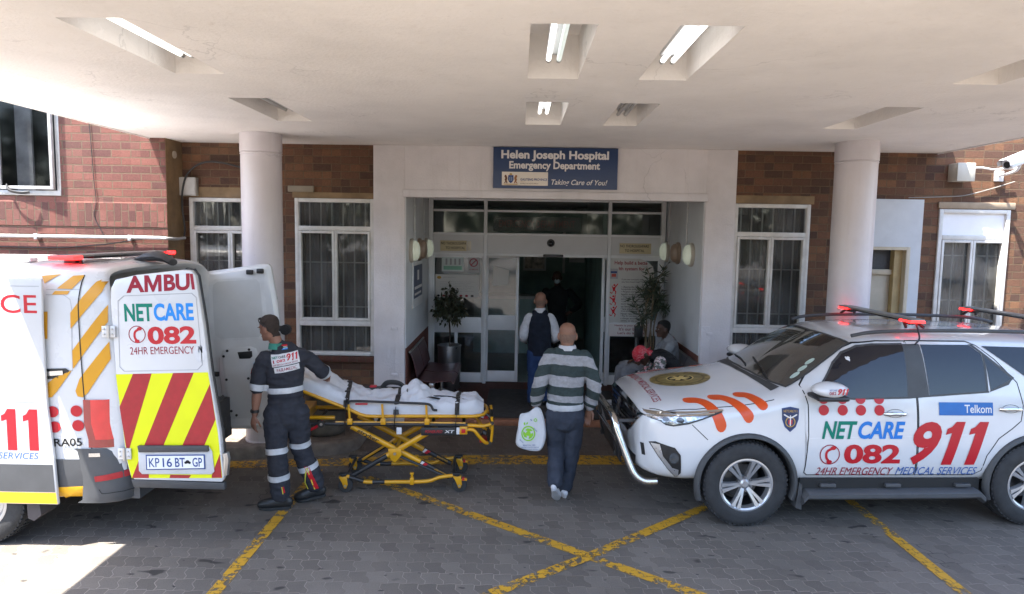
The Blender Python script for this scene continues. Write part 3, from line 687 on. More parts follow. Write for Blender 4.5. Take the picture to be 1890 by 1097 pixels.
for cz, sw in ((1.74, .02), (1.56, -.02), (1.38, .01)):
    cx = 1.52
    P = [(cx-.018, cz+.025), (cx+.012, cz+.032), (cx+.038+sw, cz+.085), (cx+.05+sw, cz+.08), (cx+.026, cz+.015), (cx+.018, cz-.02), (cx+.042, cz-.045), (cx+.03, cz-.09), (cx+.016, cz-.088), (cx+.024, cz-.05), (cx+.0, cz-.032), (cx-.03, cz-.065), (cx-.062, cz-.05), (cx-.064, cz-.062), (cx-.03, cz-.082), (cx-.014, cz-.03), (cx-.022, cz+.0), (cx-.055+sw, cz+.045), (cx-.045+sw, cz+.055)]
    flat(mb, polybm([P]), I_RED, yt); flat(mb, polybm([ngon(cx+.0+sw*.3, cz+.058, .017, n=12)]), I_RED, yt-.0005)
mb.obj('figures', PS, at=neg(PS))
mb = MB(); mb.bb(1.445, 1.575, YG-.045, YG-.0335, 1.90, 2.06, mat('grey leaflet', (.35, .34, .36), .5)); mb.bb(1.475, 1.545, YG-.047, YG-.045, 1.93, 1.98, mat('red sticker', (.45, .06, .04), .5)); mb.bb(1.46, 1.56, YG-.047, YG-.045, 1.99, 2.02, I_NAVY)
tag(mb.obj('leaflet'), 'small grey leaflet stuck on the large poster beside the sliding doors', 'leaflet')
# notices on the left glass
t = thing('paper_notice', 'wide white landscape notice with a row of small symbols on the left glass', 'notice', (-.98, YG-.03, 1.55)); mb = MB(); mb.bb(-1.33, -.63, YG-.03, YG-.022, 1.555, 1.925, PAPER); mb.obj('sheet', t, at=neg(t))
mb = MB(); yt = YG-.0315; GREYI = ink('grey', (.22, .22, .24))
for k in range(7): flat(mb, textbm('notice to all visitors and patients of the hospital entrance'[k*2:k*2+44-3*(k % 3)], .55-.05*(k % 3), .014, .002, x=-1.26, z=1.80-.025*k), GREYI, yt)
flat(mb, polybm([ngon(-1.27, 1.875, .035, .025, 10)]), I_GOLD, yt)
flat(mb, textbm('health department', .2, .018, .004, x=-1.21, z=1.87), GREYI, yt)
for k in range(7): flat(mb, polybm([[(-1.28+.09*k+.025*math.cos(a*math.pi/6), 1.585+.018*math.sin(a*math.pi/6)) for a in range(12)]]), I_DRED if k % 3 else I_BLACK, yt)
mb.obj('lettering', t, at=neg(t))
mb = MB(); mb.quad([(-.42, YG+.055, 2.06-.32), (-.17, YG+.055, 1.77), (-.155, YG+.055, 2.0), (-.41, YG+.055, 2.07)], PAPER); tag(mb.obj('paper_notice'), 'small plain paper taped inside the open left sliding door', 'notice')
t = thing('prohibition_sign', 'red circle prohibition sign on the upper left glass', 'sign', (-.72, YG-.03, 2.0)); mb = MB(); mb.bb(-.81, -.63, YG-.03, YG-.022, 1.96, 2.2, mat('milky sticker', (.34, .34, .35), .5)); mb.obj('sticker', t, at=neg(t))
mb = MB(); rr = [V(-.72+.06*math.cos(a*math.pi/12), YG-.034, 2.12+.06*math.sin(a*math.pi/12)) for a in range(24)]; mb.tube(rr, .009, I_DRED, 6, True); mb.tube([(-.76, YG-.034, 2.08), (-.68, YG-.034, 2.16)], .008, I_DRED, 6); flat(mb, textbm('NO SMOKING', .14, .02, .004, x=-.79, z=2.0), I_DRED, YG-.032); mb.obj('symbol', t, at=neg(t))
mb = MB(); mb.bb(-1.23, -.88, YG-.03, YG-.022, 1.975, 2.20, mat('pale window sticker', (.36, .42, .42), .3)); mb.bb(-1.2, -.91, YG-.032, YG-.03, 2.0, 2.06, mat('green band', (.12, .3, .22), .4))
for k in range(4): mb.bb(-1.17+.07*k, -1.14+.07*k, YG-.032, YG-.03, 2.08, 2.18, GREYI)
tag(mb.obj('window_poster'), 'pale poster with a green band behind the top left glass', 'poster')
# poster board on left porch wall
t = thing('wall_poster', 'white framed blue poster on the left porch wall', 'poster', (XB, .95, 1.55)); mb = MB(); mb.bb(XB+.013, XB+.032, .50, 1.38, 1.55, 2.18, mat('white poster frame', (.6, .6, .6), .4), .004); mb.obj('frame', t, at=neg(t))
mb = MB(); mb.bb(XB+.033, XB+.036, .55, 1.33, 1.68, 2.13, mat('poster blue', (.03, .045, .10), .4)); mb.bb(XB+.0365, XB+.0375, .6, 1.28, 1.80, 1.84, I_WHITE); mb.bb(XB+.0365, XB+.0375, .85, 1.0, 1.92, 2.06, I_WHITE); mb.bb(XB+.0365, XB+.0375, .6, 1.2, 1.72, 1.75, I_WHITE); mb.obj('print', t, at=neg(t))
# bulkhead lamps
LB_ON = mat('lit lamp glass', (.42, .42, .35), .2, var=.1, emit=.03, ecol=(.9, 1, .8)); LB_BODY = mat('lamp body', (.42, .38, .32), .4, var=.1); LB_OFF = mat('brown lamp shade', (.26, .19, .14), .35, var=.15)
for sx, x, ys_, cond in ((1, XB+.012, (.36, 1.07, 1.78), 'left'), (-1, XC-.012, (.50, 1.28, 2.02), 'right')):
    for k, yy in enumerate(ys_):
        onn = k != 1
        lab = {('left', 0): 'pale bulkhead lamp nearest the street on the left porch wall', ('left', 1): 'brown bulkhead lamp between two pale ones on the left porch wall', ('left', 2): 'pale bulkhead lamp on the left porch wall next to the glazed screen',
               ('right', 0): 'pale bulkhead lamp nearest the street on the right porch wall', ('right', 1): 'brown bulkhead lamp between two pale ones on the right porch wall', ('right', 2): 'pale bulkhead lamp on the right porch wall next to the glazed screen'}[(cond, k)]
        t = thing('bulkhead_lamp', lab, 'wall lamp', (x, yy, 2.35), 0, 'bulkhead lamps on the porch walls')
        mb = MB(); mb.lathe([(0, -.001), (.125, 0), (.13, .02), (.125, .045), (.105, .05)], LB_BODY if onn else LB_OFF, 24, Matrix.Translation((x, yy, 2.345)) @ Matrix.Diagonal((1, 1, 1.25, 1)) @ Matrix.Rotation(math.radians(90*sx), 4, 'Y')); mb.obj('body', t, at=neg(t))
        mb = MB(); mb.lathe([(.11, .05), (.105, .085), (.08, .115), (.04, .13), (0, .134)], LB_ON if onn else LB_OFF, 24, Matrix.Translation((x, yy, 2.345)) @ Matrix.Diagonal((1, 1, 1.25, 1)) @ Matrix.Rotation(math.radians(90*sx), 4, 'Y')); mb.obj('lamp_glass', t, at=neg(t))
    for yy, lab in ((ys_[0]+.3 if sx > 0 else ys_[0]+.32, 'front'), (ys_[2]-.22 if sx > 0 else ys_[2]-.08, 'back')):
        mb = MB(); mb.cyl((x+.012*sx, yy, 2.46 if (sx > 0) else 2.4), (x+.012*sx, yy, 3.13), .011, mat('painted conduit', (.5, .5, .5), .5), n=10)
        for zz in (2.95, 2.6): mb.bb(x, x+.03*sx, yy-.02, yy+.02, zz-.012, zz+.012, GREYW)
        tag(mb.obj('conduit'), f'thin painted conduit dropping to the lamps on the {cond} porch wall, {"nearer the street" if lab == "front" else "nearer the glass"}', 'conduit')
# door sensor and dome camera
mb = MB(); mb.bb(.38, .70, YG-.09, YG-.051, 2.23, 2.27, BLACK, .012); mb.bb(.48, .60, YG-.095, YG-.09, 2.238, 2.258, mat('sensor lens', (.06, .06, .07), .1), .002); tag(mb.obj('door_sensor'), 'flat black door sensor bar above the sliding doors', 'sensor')
t = thing('dome_camera', 'small black dome camera on the grey panel above the doors', 'camera', (.5, YG-.03, 2.43)); mb = MB(); mb.cyl((.5, YG-.021, 2.45), (.5, YG-.05, 2.45), .062, BLACK, n=24); mb.obj('base', t, at=neg(t)); mb = MB(); mb.ell((.5, YG-.05, 2.44), (.05, .045, .045), mat('dome glass', (.01, .01, .012), .05)); mb.obj('dome', t, at=neg(t))
# doormat
mb = MB(); mb.bb(-.43, 1.50, .10, 1.75, ZF+.001, ZF+.014, mat('charcoal doormat', (.035, .034, .034), .95, var=.3, vs=12, bump=.8, bs=140), .005); tag(mb.obj('doormat'), 'large charcoal doormat in front of the sliding doors', 'doormat')
# plants
def leaves(mb, pts, m, L=.07, Wd=.022, up=.2, n=1):
    for p, d in pts:
        tb = bmesh.new(); d = (Vector(d)+V(random.gauss(0, .35), random.gauss(0, .35), random.gauss(0, .3)+up)).normalized()
        s = d.cross(V(random.gauss(0, 1), random.gauss(0, 1), random.gauss(0, 1))).normalized(); u = s.cross(d)
        l = L*random.uniform(.7, 1.25); w = Wd*random.uniform(.8, 1.2); p = Vector(p)
        a = [tb.verts.new(q) for q in (p, p+d*l*.4+s*w+u*w*.4, p+d*l-u*l*.15, p+d*l*.4-s*w+u*w*.4)]; b = tb.verts.new(p+d*l*.45)
        for q in ((a[0], a[1], b), (a[1], a[2], b), (a[2], a[3], b), (a[3], a[0], b)): tb.faces.new(q)
        mb.raw(tb, m)
def leafmat(name, c1, c2, rough=.45):
    m, nt, p = base(name); c = objco(nt); f = ramp(nt, noi(nt, c, 9, 3), .35, .65)
    nt.links.new(mixc(nt, f, c1, c2), p.inputs['Base Color']); p.inputs['Roughness'].default_value = rough; return m
LEAFA = leafmat('small dark leaf', (.018, .028, .014), (.05, .05, .022)); LEAFB = leafmat('long green leaf', (.03, .05, .03), (.075, .095, .06)); BARK = mat('pale bark', (.22, .17, .11), .8, var=.3, vs=20); BARKD = mat('dark bark', (.06, .045, .035), .8, var=.3, vs=20); SOIL = mat('soil', (.03, .022, .016), .95)
STEEL = mat('brushed steel', (.40, .40, .40), .28, .9, var=.15, vs=3)
PA = thing('potted_tree', 'dark ball topped little tree in a steel pot by the left bench', 'plant', (-1.06, 1.78, ZF))
mb = MB(); px, py = -1.06, 1.78; mb.tube(smoothpath([(px, py, .8), (px+.008, py, 1.05), (px-.006, py+.01, 1.25), (px, py, 1.45)], 4), .013, BARKD)
for k in range(9):
    a = k*2.4; mb.tube([(px, py, 1.28+.02*k), (px+.12*math.cos(a), py+.12*math.sin(a), 1.42+.025*k)], .006, BARKD, 6)
mb.obj('trunk', PA, at=neg(PA))
mb = MB(); P = []
cl = [V(px, py, 1.72), V(px+.03, py, 1.62), V(px-.04, py+.03, 1.55)]
for k in range(13):
    a = k*2.4+.3; rr = random.uniform(.10, .25); cl.append(V(px+rr*math.cos(a), py+rr*.9*math.sin(a), 1.26+.03*k*random.uniform(.7, 1.2)-.2*(rr-.1)))
for c_ in cl:
    for k in range(30):
        q = V(random.gauss(0, 1), random.gauss(0, 1), random.gauss(0, 1)); q = q.normalized()*random.uniform(.02, .10); P.append((c_+q, q.normalized()+V((c_.x-px)*2, (c_.y-py)*2, -.55)))
leaves(mb, P, LEAFA, .075, .022, -.1); mb.obj('crown', PA, at=neg(PA))
mb = MB(); mb.lathe([(0, 0), (.165, 0), (.17, .01), (.18, .66), (.187, .665), (.187, .685), (.17, .685), (.168, .62), (0, .62)], STEEL, 36, Matrix.Translation((px, py, ZF+.002))); mb.lathe([(.166, .625), (0, .64)], SOIL, 24, Matrix.Translation((px, py, ZF+.002))); mb.obj('pot', PA, at=neg(PA))
PB = thing('potted_shrub', 'tall narrow leaved shrub with bare pale stems by the right porch wall', 'plant', (2.02, 1.88, ZF))
mb = MB(); px, py = 2.03, 1.86; tips = []
for k, (dx, dy, zt) in enumerate(((-.03, 0, 1.5), (.05, .02, 1.62), (-.08, -.03, 1.3), (.02, -.04, 1.72), (.09, .01, 1.45))):
    pts = smoothpath([(px+.02*k-.04, py, .45), (px+.02*k-.03+dx*.4, py+dy, .9), (px+dx, py+dy*2, 1.2), (px+dx*1.6, py+dy*3, zt)], 4); mb.tube(pts, [.017*(1-.5*i/len(pts)) for i in range(len(pts))], BARK, 7)
    for b in range(4):
        a = random.uniform(0, 6.28); e = V(px+dx*1.6+.22*math.cos(a)*random.uniform(.4, 1), py+dy*3+.16*math.sin(a), zt+random.uniform(-.12, .42)); mb.tube([pts[-1], (Vector(pts[-1])+e)/2+V(0, 0, .05), e], [.008, .006, .004], BARK, 6); tips.append((Vector(pts[-1]), e))
mb.obj('trunk', PB, at=neg(PB))
mb = MB(); P = []
for a, e in tips:
    for k in range(26):
        q = a.lerp(e, random.uniform(.2, 1.08)); P.append((q, (e-a).normalized()*.5+V(random.gauss(0, .7), random.gauss(0, .7), random.gauss(0, .5))))
leaves(mb, P, LEAFB, .145, .013, -.15); mb.obj('crown', PB, at=neg(PB))
mb = MB(); mb.lathe([(0, 0), (.14, 0), (.18, .36), (.185, .37), (.17, .37), (.16, .32), (0, .32)], mat('dark clay pot', (.09, .05, .04), .6), 32, Matrix.Translation((px, py, ZF+.001))); mb.obj('pot', PB, at=neg(PB))
t = thing('sanitiser_stand', 'slim black sanitiser stand beside the shrub', 'stand', (1.86, 1.75, ZF)); mb = MB(); mb.cyl((1.86, 1.75, ZF), (1.86, 1.75, 1.05), .018, BLACK, n=12); mb.cyl((1.86, 1.75, ZF), (1.86, 1.75, ZF+.02), .14, BLACK, n=24); mb.obj('pole', t, at=neg(t)); mb = MB(); mb.bb(1.80, 1.92, 1.69, 1.81, 1.03, 1.2, BLACK, .012); mb.obj('dispenser', t, at=neg(t))
# benches
def bench(name, label, x, s, y0, y1, m, zs=.46, zb=.98, perf=None):
    t = thing(name, label, 'bench', (x, (y0+y1)/2, ZF))
    zs += ZF-.02; mb = MB(); prof = smoothpath([(0, zs-.03), (.06, zs+.0), (.25, zs-.02), (.46, zs), (.52, zs-.035)], 4)
    n = max(2, round((y1-y0)/.55)); w = (y1-y0)/n
    for k in range(n):
        a, b = y0+k*w+.015, y0+(k+1)*w-.015; tb = bmesh.new(); R = [[tb.verts.new((x+s*p[0], yy, p[1])) for p in prof] for yy in (a, b)]; R += [[tb.verts.new((x+s*p[0], yy, p[1]-.012)) for p in prof] for yy in (b, a)]
        for i in range(4):
            A, B = R[i], R[(i+1) % 4]
            for j in range(len(prof)-1): tb.faces.new((A[j], A[j+1], B[j+1], B[j]))
        mb.add(tb, m); sp = mb
    mb.obj('seat', t, at=neg(t)); mb = MB()
    for k in range(n):
        a, b = y0+k*w+.015, y0+(k+1)*w-.015
        tb = bmesh.new(); pr = smoothpath([(.05, zs+.04), (.0, zs+.25), (-.05, zb)], 4); R = [[tb.verts.new((x+s*p[0], yy, p[1])) for p in pr] for yy in (a, b)]+[[tb.verts.new((x+s*(p[0]-.012), yy, p[1])) for p in pr] for yy in (b, a)]
        for i in range(4):
            A, B = R[i], R[(i+1) % 4]
            for j in range(len(pr)-1): tb.faces.new((A[j], A[j+1], B[j+1], B[j]))
        mb.add(tb, m)
        mb.tube([(x+s*-.055, a, zb), (x+s*-.055, b, zb)], .014, METAL, 8)
    mb.obj('backrest', t, at=neg(t))
    mb = MB(); mb.bb(x+s*.2, x+s*.26, y0, y1, zs-.09, zs-.04, METAL, .005); mb.obj('beam', t, at=neg(t))
    for yy in (y0+.12, y1-.12):
        mb = MB(); mb.tube([(x+s*.02, yy, ZF+.02), (x+s*.23, yy, ZF+.1), (x+s*.46, yy, ZF+.02)], .018, METAL, 8); mb.cyl((x+s*.23, yy, ZF+.09), (x+s*.23, yy, zs-.05), .02, METAL, n=10); mb.obj('leg', t, at=neg(t))
MAROON = mat('perforated maroon steel', (.085, .035, .04), .35, .3, var=.2, vs=5); BGREY = mat('perforated grey steel', (.22, .22, .24), .4, .4, var=.15, vs=5)
bench('bench', 'glossy maroon steel bench along the left porch wall', XB+.10, 1, .12, 1.42, MAROON, .50, 1.02)
bench('bench', 'grey steel bench with two seated men along the right porch wall', XC-.10, -1, -.12, 1.42, BGREY)
# big old bin on the pavement
t = thing('drum_bin', 'round weathered dark bin on the pavement behind the stretcher', 'bin', (-2.34, -.55, .125)); mb = MB(); BN = mat('weathered dark steel', (.085, .08, .07), .6, .2, var=.35, vs=7, dirt=.4)
mb.lathe([(0, 0), (.215, 0), (.235, .02), (.24, .06), (.235, .075), (.25, .58), (.262, .6), (.262, .625), (.24, .63), (.235, .6), (0, .58)], BN, 40, Matrix.Translation((-2.34, -.52, .13))); mb.obj('drum', t, at=neg(t))
mb = MB(); mb.tube([V(-2.34+.254*math.cos(k*math.pi/20), -.52+.254*math.sin(k*math.pi/20), .13+.5) for k in range(40)], .008, BN, 6, True); mb.obj('hoop', t, at=neg(t))
# left wing: window, pipe, cables, box
t = HB
mb = MB(); x0, x1, z0, z1 = -7.4, -5.6, 2.985, 4.7; WF = mat('weathered window steel', (.38, .37, .36), .45, .3, var=.2, dirt=.3)
for a, b in ((x0, x0+.05), (x1-.05, x1), (-6.42, -6.37)): mb.bb(a, b, YL_+.0, YL_+.07, z0, z1, WF, .004)
mb.bb(x0, x1, YL_-.012, YL_+.07, z0-.02, z0+.04, WF, .004); mb.bb(x0, x1, YL_, YL_+.07, z1-.05, z1, WF, .004)
wg = mb.obj('window', HB)
mb = MB(); c, s_ = math.cos(.10), math.sin(.10)      # casement slightly ajar
for a, b, zz0, zz1 in ((0, .04, z0+.05, z1-.06), (.68, .72, z0+.05, z1-.06)): mb.bb(a, b, -.02, .02, zz0, zz1, WF, .004)
mb.bb(.04, .68, -.02, .02, z0+.05, z0+.09, WF, .004); mb.bb(.04, .68, -.02, .02, z1-.1, z1-.06, WF, .004); mb.quad([(.04, 0, z0+.09), (.68, 0, z0+.09), (.68, 0, z1-.1), (.04, 0, z1-.1)], glassmat('sash glass', (.45, .45, .45), .55, .05))
sh = mb.obj('sash', wg); sh.location = (-6.365, YL_-.0, 0); sh.rotation_euler = (0, 0, -.07)
mb = MB(); mb.quad([(x0, YL_+.05, z0), (-6.4, YL_+.05, z0), (-6.4, YL_+.05, z1), (x0, YL_+.05, z1)], glassmat('dark glass', (.1, .1, .1), .35)); mb.quad([(x0, YL_+.25, z0), (x1, YL_+.25, z0), (x1, YL_+.25, z1), (x0, YL_+.25, z1)], DARK); mb.bb(-6.22, -6.02, YL_+.12, YL_+.15, z0, z1, mat('painted reflection streak', (.33, .34, .35), .8, var=.5, vs=3, aniso=(10, 1, .6))); mb.obj('pane', wg)  # pale upright strip behind the sash is added to imitate a reflection streak
mb = MB(); mb.tube(smoothpath([(-6.25, YL_-.03, 3.09), (-6.2, YL_-.06, 3.02), (-6.05, YL_-.08, 2.99), (-5.95, YL_-.06, 3.0)], 4), .018, BLACK, 8, flat=(1, .5)); mb.obj('stay', wg)
mb = MB(); mb.cyl((-9, YL_-.045, 2.46), (-4.36, YL_-.045, 2.47), .022, GALV, n=14); mb.tube(smoothpath([(-4.37, YL_-.045, 2.47), (-4.29, YL_-.045, 2.465), (-4.26, -.2, 2.46), (-4.26, -.02, 2.47)], 4), .019, GALV)
for x in (-8, -6.6, -5.9, -4.75): mb.bb(x-.02, x+.02, YL_-.07, YL_-.001, 2.43, 2.5, GALV, .004)
tag(mb.obj('conduit_pipe'), 'horizontal galvanised pipe across the red brick wing', 'pipe')
mb = MB(); mb.tube(smoothpath([(-7.5, YL_-.02, 2.36), (-6.4, YL_-.02, 2.335), (-5.7, YL_-.02, 2.33), (-5.1, YL_-.02, 2.38), (-4.7, YL_-.03, 2.44), (-4.4, YL_-.045, 2.47)], 5), .007, BLACK, 6); tag(mb.obj('cable'), 'black cable sagging below the galvanised pipe on the brick wing', 'cable')
mb = MB(); mb.tube(smoothpath([(-5.22, YL_-.012, 3.9), (-5.2, YL_-.012, 3.5), (-5.19, YL_-.012, 3.2), (-5.17, YL_-.012, 2.9), (-5.2, YL_-.012, 2.72), (-5.08, YL_-.012, 2.48)], 4), .004, BLACK, 6); tag(mb.obj('cable'), 'thin dark wire hanging down the middle of the red brick wing', 'cable')
t = thing('junction_box', 'weathered grey junction box beside the brown corner on the left', 'box', (-4.2, .04, 3.0)); mb = MB(); mb.bb(-4.31, -4.10, -.03, .058, 3.005, 3.235, mat('weathered grey box', (.40, .39, .37), .6, var=.15, dirt=.35), .006); mb.obj('case', t, at=neg(t)); mb = MB(); mb.bb(-4.30, -4.11, -.037, -.031, 3.015, 3.225, mat('box lid', (.45, .44, .42), .6, var=.12, dirt=.3), .002); mb.obj('lid', t, at=neg(t))
mb = MB(); mb.tube(smoothpath([(-4.27, -.02, 2.45), (-4.25, -.03, 2.6), (-4.27, -.04, 2.85), (-4.25, -.05, 3.1), (-4.17, -.05, 3.3), (-3.98, -.04, 3.42), (-3.75, -.02, 3.42), (-3.5, .03, 3.36)], 5), .012, BLACK, 8); tag(mb.obj('cable'), 'thick black cable looping over the grey junction box', 'cable')
mb = MB(); mb.cyl((-4.292, -.14, 3.50), (-4.318, -.14, 3.50), .045, mat('cream disc', (.45, .40, .33), .5), n=24); tag(mb.obj('wall_disc'), 'small round cream disc on the brown corner under the canopy', 'fitting')
# right wall: junction box, pipe, security camera
t = thing('junction_box', 'cream junction box on the purple brown brick right of the canopy', 'box', (5.48, .0, 3.33)); CRM = mat('cream plastic box', (.50, .48, .42), .5, var=.06, dirt=.12); mb = MB(); mb.bb(5.375, 5.595, -.11, .058, 3.325, 3.545, CRM, .008); mb.obj('case', t, at=neg(t)); mb = MB(); mb.bb(5.375, 5.595, -.135, -.112, 3.323, 3.547, CRM, .006); mb.obj('lid', t, at=neg(t))
mb = MB(); mb.tube(smoothpath([(5.595, -.05, 3.49), (5.72, -.06, 3.495), (5.85, -.07, 3.475), (6.0, -.08, 3.49), (6.1, -.15, 3.49)], 5), .013, I_WHITE, 10); tag(mb.obj('conduit'), 'white flexible conduit from the cream box to the security camera', 'conduit')
t = thing('security_camera', 'white box security camera on a bracket at the upper right', 'camera', (6.05, .04, 3.4)); CW = mat('camera white', (.68, .69, .72), .35, var=.03)
mb = MB(); fr = (V(5.86, -.32, 3.50), V(.94, .2, .28).normalized(), V(0, 0, 1), V(0, 0, 0)); d = V(.88, .28, .33).normalized(); s_ = d.cross(Z).normalized(); u = s_.cross(d).normalized()
tb = bmesh.new(); R = []
for k, tt in enumerate((0, .02, .45, .47)):
    w = (.058, .065, .065, .05)[k]; pr = rrect(-w, w, -w*.85, w*.95, .028, 4); R.append([tb.verts.new(V(5.80, -.38, 3.50)+d*tt+s_*a+u*b) for a, b in pr])
skin(tb, R); tb.faces.new(R[0][::-1]); tb.faces.new(R[-1]); mb.add(tb, CW)
mb.add(tube_bm([V(5.80, -.38, 3.50)+d*-.001, V(5.80, -.38, 3.50)+d*-.004], .04, 20), BLACK); mb.obj('housing', t, at=neg(t))
mb = MB(); tb = bmesh.new(); R = []
for tt in (-.05, .48):
    R.append([tb.verts.new(V(5.80, -.38, 3.50)+d*tt+s_*a+u*b) for a, b in ((-.078, .0), (-.078, .05), (-.05, .075), (.05, .075), (.078, .05), (.078, 0), (.074, 0), (.074, .048), (.048, .071), (-.048, .071), (-.074, .048), (-.074, 0))])
skin(tb, R); mb.add(tb, CW); mb.obj('sunshield', t, at=neg(t))
mb = MB(); mb.tube(smoothpath([(6.0, .05, 3.42), (6.02, -.06, 3.42), (6.06, -.18, 3.46), (6.06, -.24, 3.54)], 4), .018, CW, 10); mb.bb(5.95, 6.06, .03, .058, 3.34, 3.47, CW, .006); mb.obj('bracket', t, at=neg(t))
mb = MB(); mb.tube(smoothpath([(4.9, .045, 3.12), (5.15, .045, 3.13), (5.35, .04, 3.14), (5.6, .04, 3.16), (5.9, .04, 3.24), (6.2, .03, 3.34)], 5), .007, mat('grey wire', (.22, .2, .18), .6), 6); tag(mb.obj('cable'), 'thin grey wire curving under the security camera', 'cable')
# ---------------------------------------------------------------- vehicles: shared bits
PAINT = mat('white car paint', (.60, .60, .605), .22, var=.02, vs=2, coat=.8, dirt=.12, low=.40)
PAINTV = mat('white van paint', (.57, .57, .57), .28, var=.025, vs=2, coat=.6, dirt=.12, low=.45)
PLAS = mat('grey black plastic', (.045, .046, .048), .55, var=.15, vs=8)
CLAD = mat('charcoal cladding', (.06, .062, .066), .5, var=.12, vs=6)
GAP = mat('panel gap', (.01, .01, .01), .8, var=0)
RUBBER = mat('tyre rubber', (.022, .022, .023), .75, var=.3, vs=14, bump=.25, bs=80)
CHROME = mat('chrome', (.62, .62, .63), .08, 1., var=0)
ALLOY = mat('alloy', (.50, .50, .51), .32, .75, var=.05)
DALLOY = mat('dark alloy', (.05, .05, .055), .4, .6, var=.1)
GLASSD = mat('tinted car glass', (.008, .010, .016), .035, var=0, spec=.5, coat=0.)
GLASSW = mat('windscreen', (.03, .034, .034), .03, var=.6, vs=3.5, spec=.9, coat=.9)
LAMPG = mat('headlamp glass', (.20, .21, .22), .08, .7, var=.6, vs=11, bump=.35, bs=16, coat=1.)
REDLED = mat('lit red beacon', (.8, .02, .02), .3, var=0, emit=1.6, ecol=(1, .012, .012))
REDL = mat('red tail lamp', (.62, .010, .014), .12, var=.1, vs=12, coat=1.)
ORANGE = mat('orange decal', (.60, .07, .01), .35, var=.04); YEL = mat('amber decal', (.58, .27, .01), .35, var=.04); FLUO = mat('lime yellow reflective', (.66, .68, .0), .4, var=.03); RDEC = mat('red reflective', (.33, .012, .018), .4, var=.1, vs=20)
REDD = mat('dark tail lamp red', (.26, .006, .009), .12, var=.1, coat=1.)
S_RED = mat('red decal', (.44, .007, .017), .35, var=.03)
def capsule2d(path, w, n=5):
    pts = [Vector((p[0], p[1], 0)) for p in smoothpath([(a, b, 0) for a, b in path], 6)]; L, R = [], []
    for i, p in enumerate(pts):
        t = (pts[min(i+1, len(pts)-1)]-pts[max(i-1, 0)]).normalized(); nn = V(-t.y, t.x, 0); L.append(p+nn*w/2); R.append(p-nn*w/2)
    t0 = (pts[0]-pts[1]).normalized(); t1 = (pts[-1]-pts[-2]).normalized()
    def capn(c, t, frm): 
        a0 = math.atan2(frm.y-c.y, frm.x-c.x); return [c+V(math.cos(a0-math.pi*k/(n+1)), math.sin(a0-math.pi*k/(n+1)), 0)*w/2 for k in range(1, n+1)]
    poly = L+capn(pts[-1], t1, L[-1])+R[::-1]+capn(pts[0], t0, R[0])
    tb = bmesh.new()
    # strip faces keep the triangulation clean
    vl = [tb.verts.new(q) for q in L]; vr = [tb.verts.new(q) for q in R]
    for i in range(len(L)-1): tb.faces.new((vl[i], vr[i], vr[i+1], vl[i+1]))
    e = [tb.verts.new(q) for q in capn(pts[-1], t1, L[-1])]; tb.faces.new([vl[-1]]+e+[vr[-1]])
    e = [tb.verts.new(q) for q in capn(pts[0], t0, R[0])]; tb.faces.new([vr[0]]+e+[vl[0]])
    bmesh.ops.triangulate(tb, faces=tb.faces[:])
    return tb
class Side:       # projects flat outlines onto a body
    def __init__(s, bvh, O, U, Vv, N): s.b, s.f = bvh, (O, U, Vv, N)
    def put(s, mb, tb, m, off, smooth=True):
        O, U, Vv, N = s.f; project(tb, O, U, Vv, N, s.b, off); tb.normal_update(); flipto(tb, N); mb.raw(tb, m, smooth)
    def poly(s, mb, polys, m, off, grid=.06): s.put(mb, polybm(polys, grid), m, off)
    def line(s, mb, pts, w, m, off, closed=False):
        p = [V(a, b, 0) for a, b in pts]; q = []
        k = len(p)
        for i in range(k if closed else k-1):
            a, b = p[i], p[(i+1) % k]; n = max(1, int((b-a).length/.05)); q += [a.lerp(b, j/n) for j in range(n)]
        if not closed: q.append(p[-1])
        tb = bmesh.new(); L = []; n = len(q)
        for i, c in enumerate(q):
            t = (q[(i+1) % n]-q[i-1]) if closed else (q[min(i+1, n-1)]-q[max(i-1, 0)])
            t.normalize(); nn = V(-t.y, t.x, 0)*w/2; L.append((tb.verts.new(c+nn), tb.verts.new(c-nn)))
        if closed: L.append(L[0])
        for a, b in zip(L[:-1], L[1:]): tb.faces.new((a[0], a[1], b[1], b[0]))
        s.put(mb, tb, m, off)
    def text(s, mb, t, x, z, w, h, m, off, bold=0., shear=0., rot=0., grid=.06, space=1.): s.put(mb, textbm(t, w, h, bold, shear, grid, x, z, space, rot), m, off)
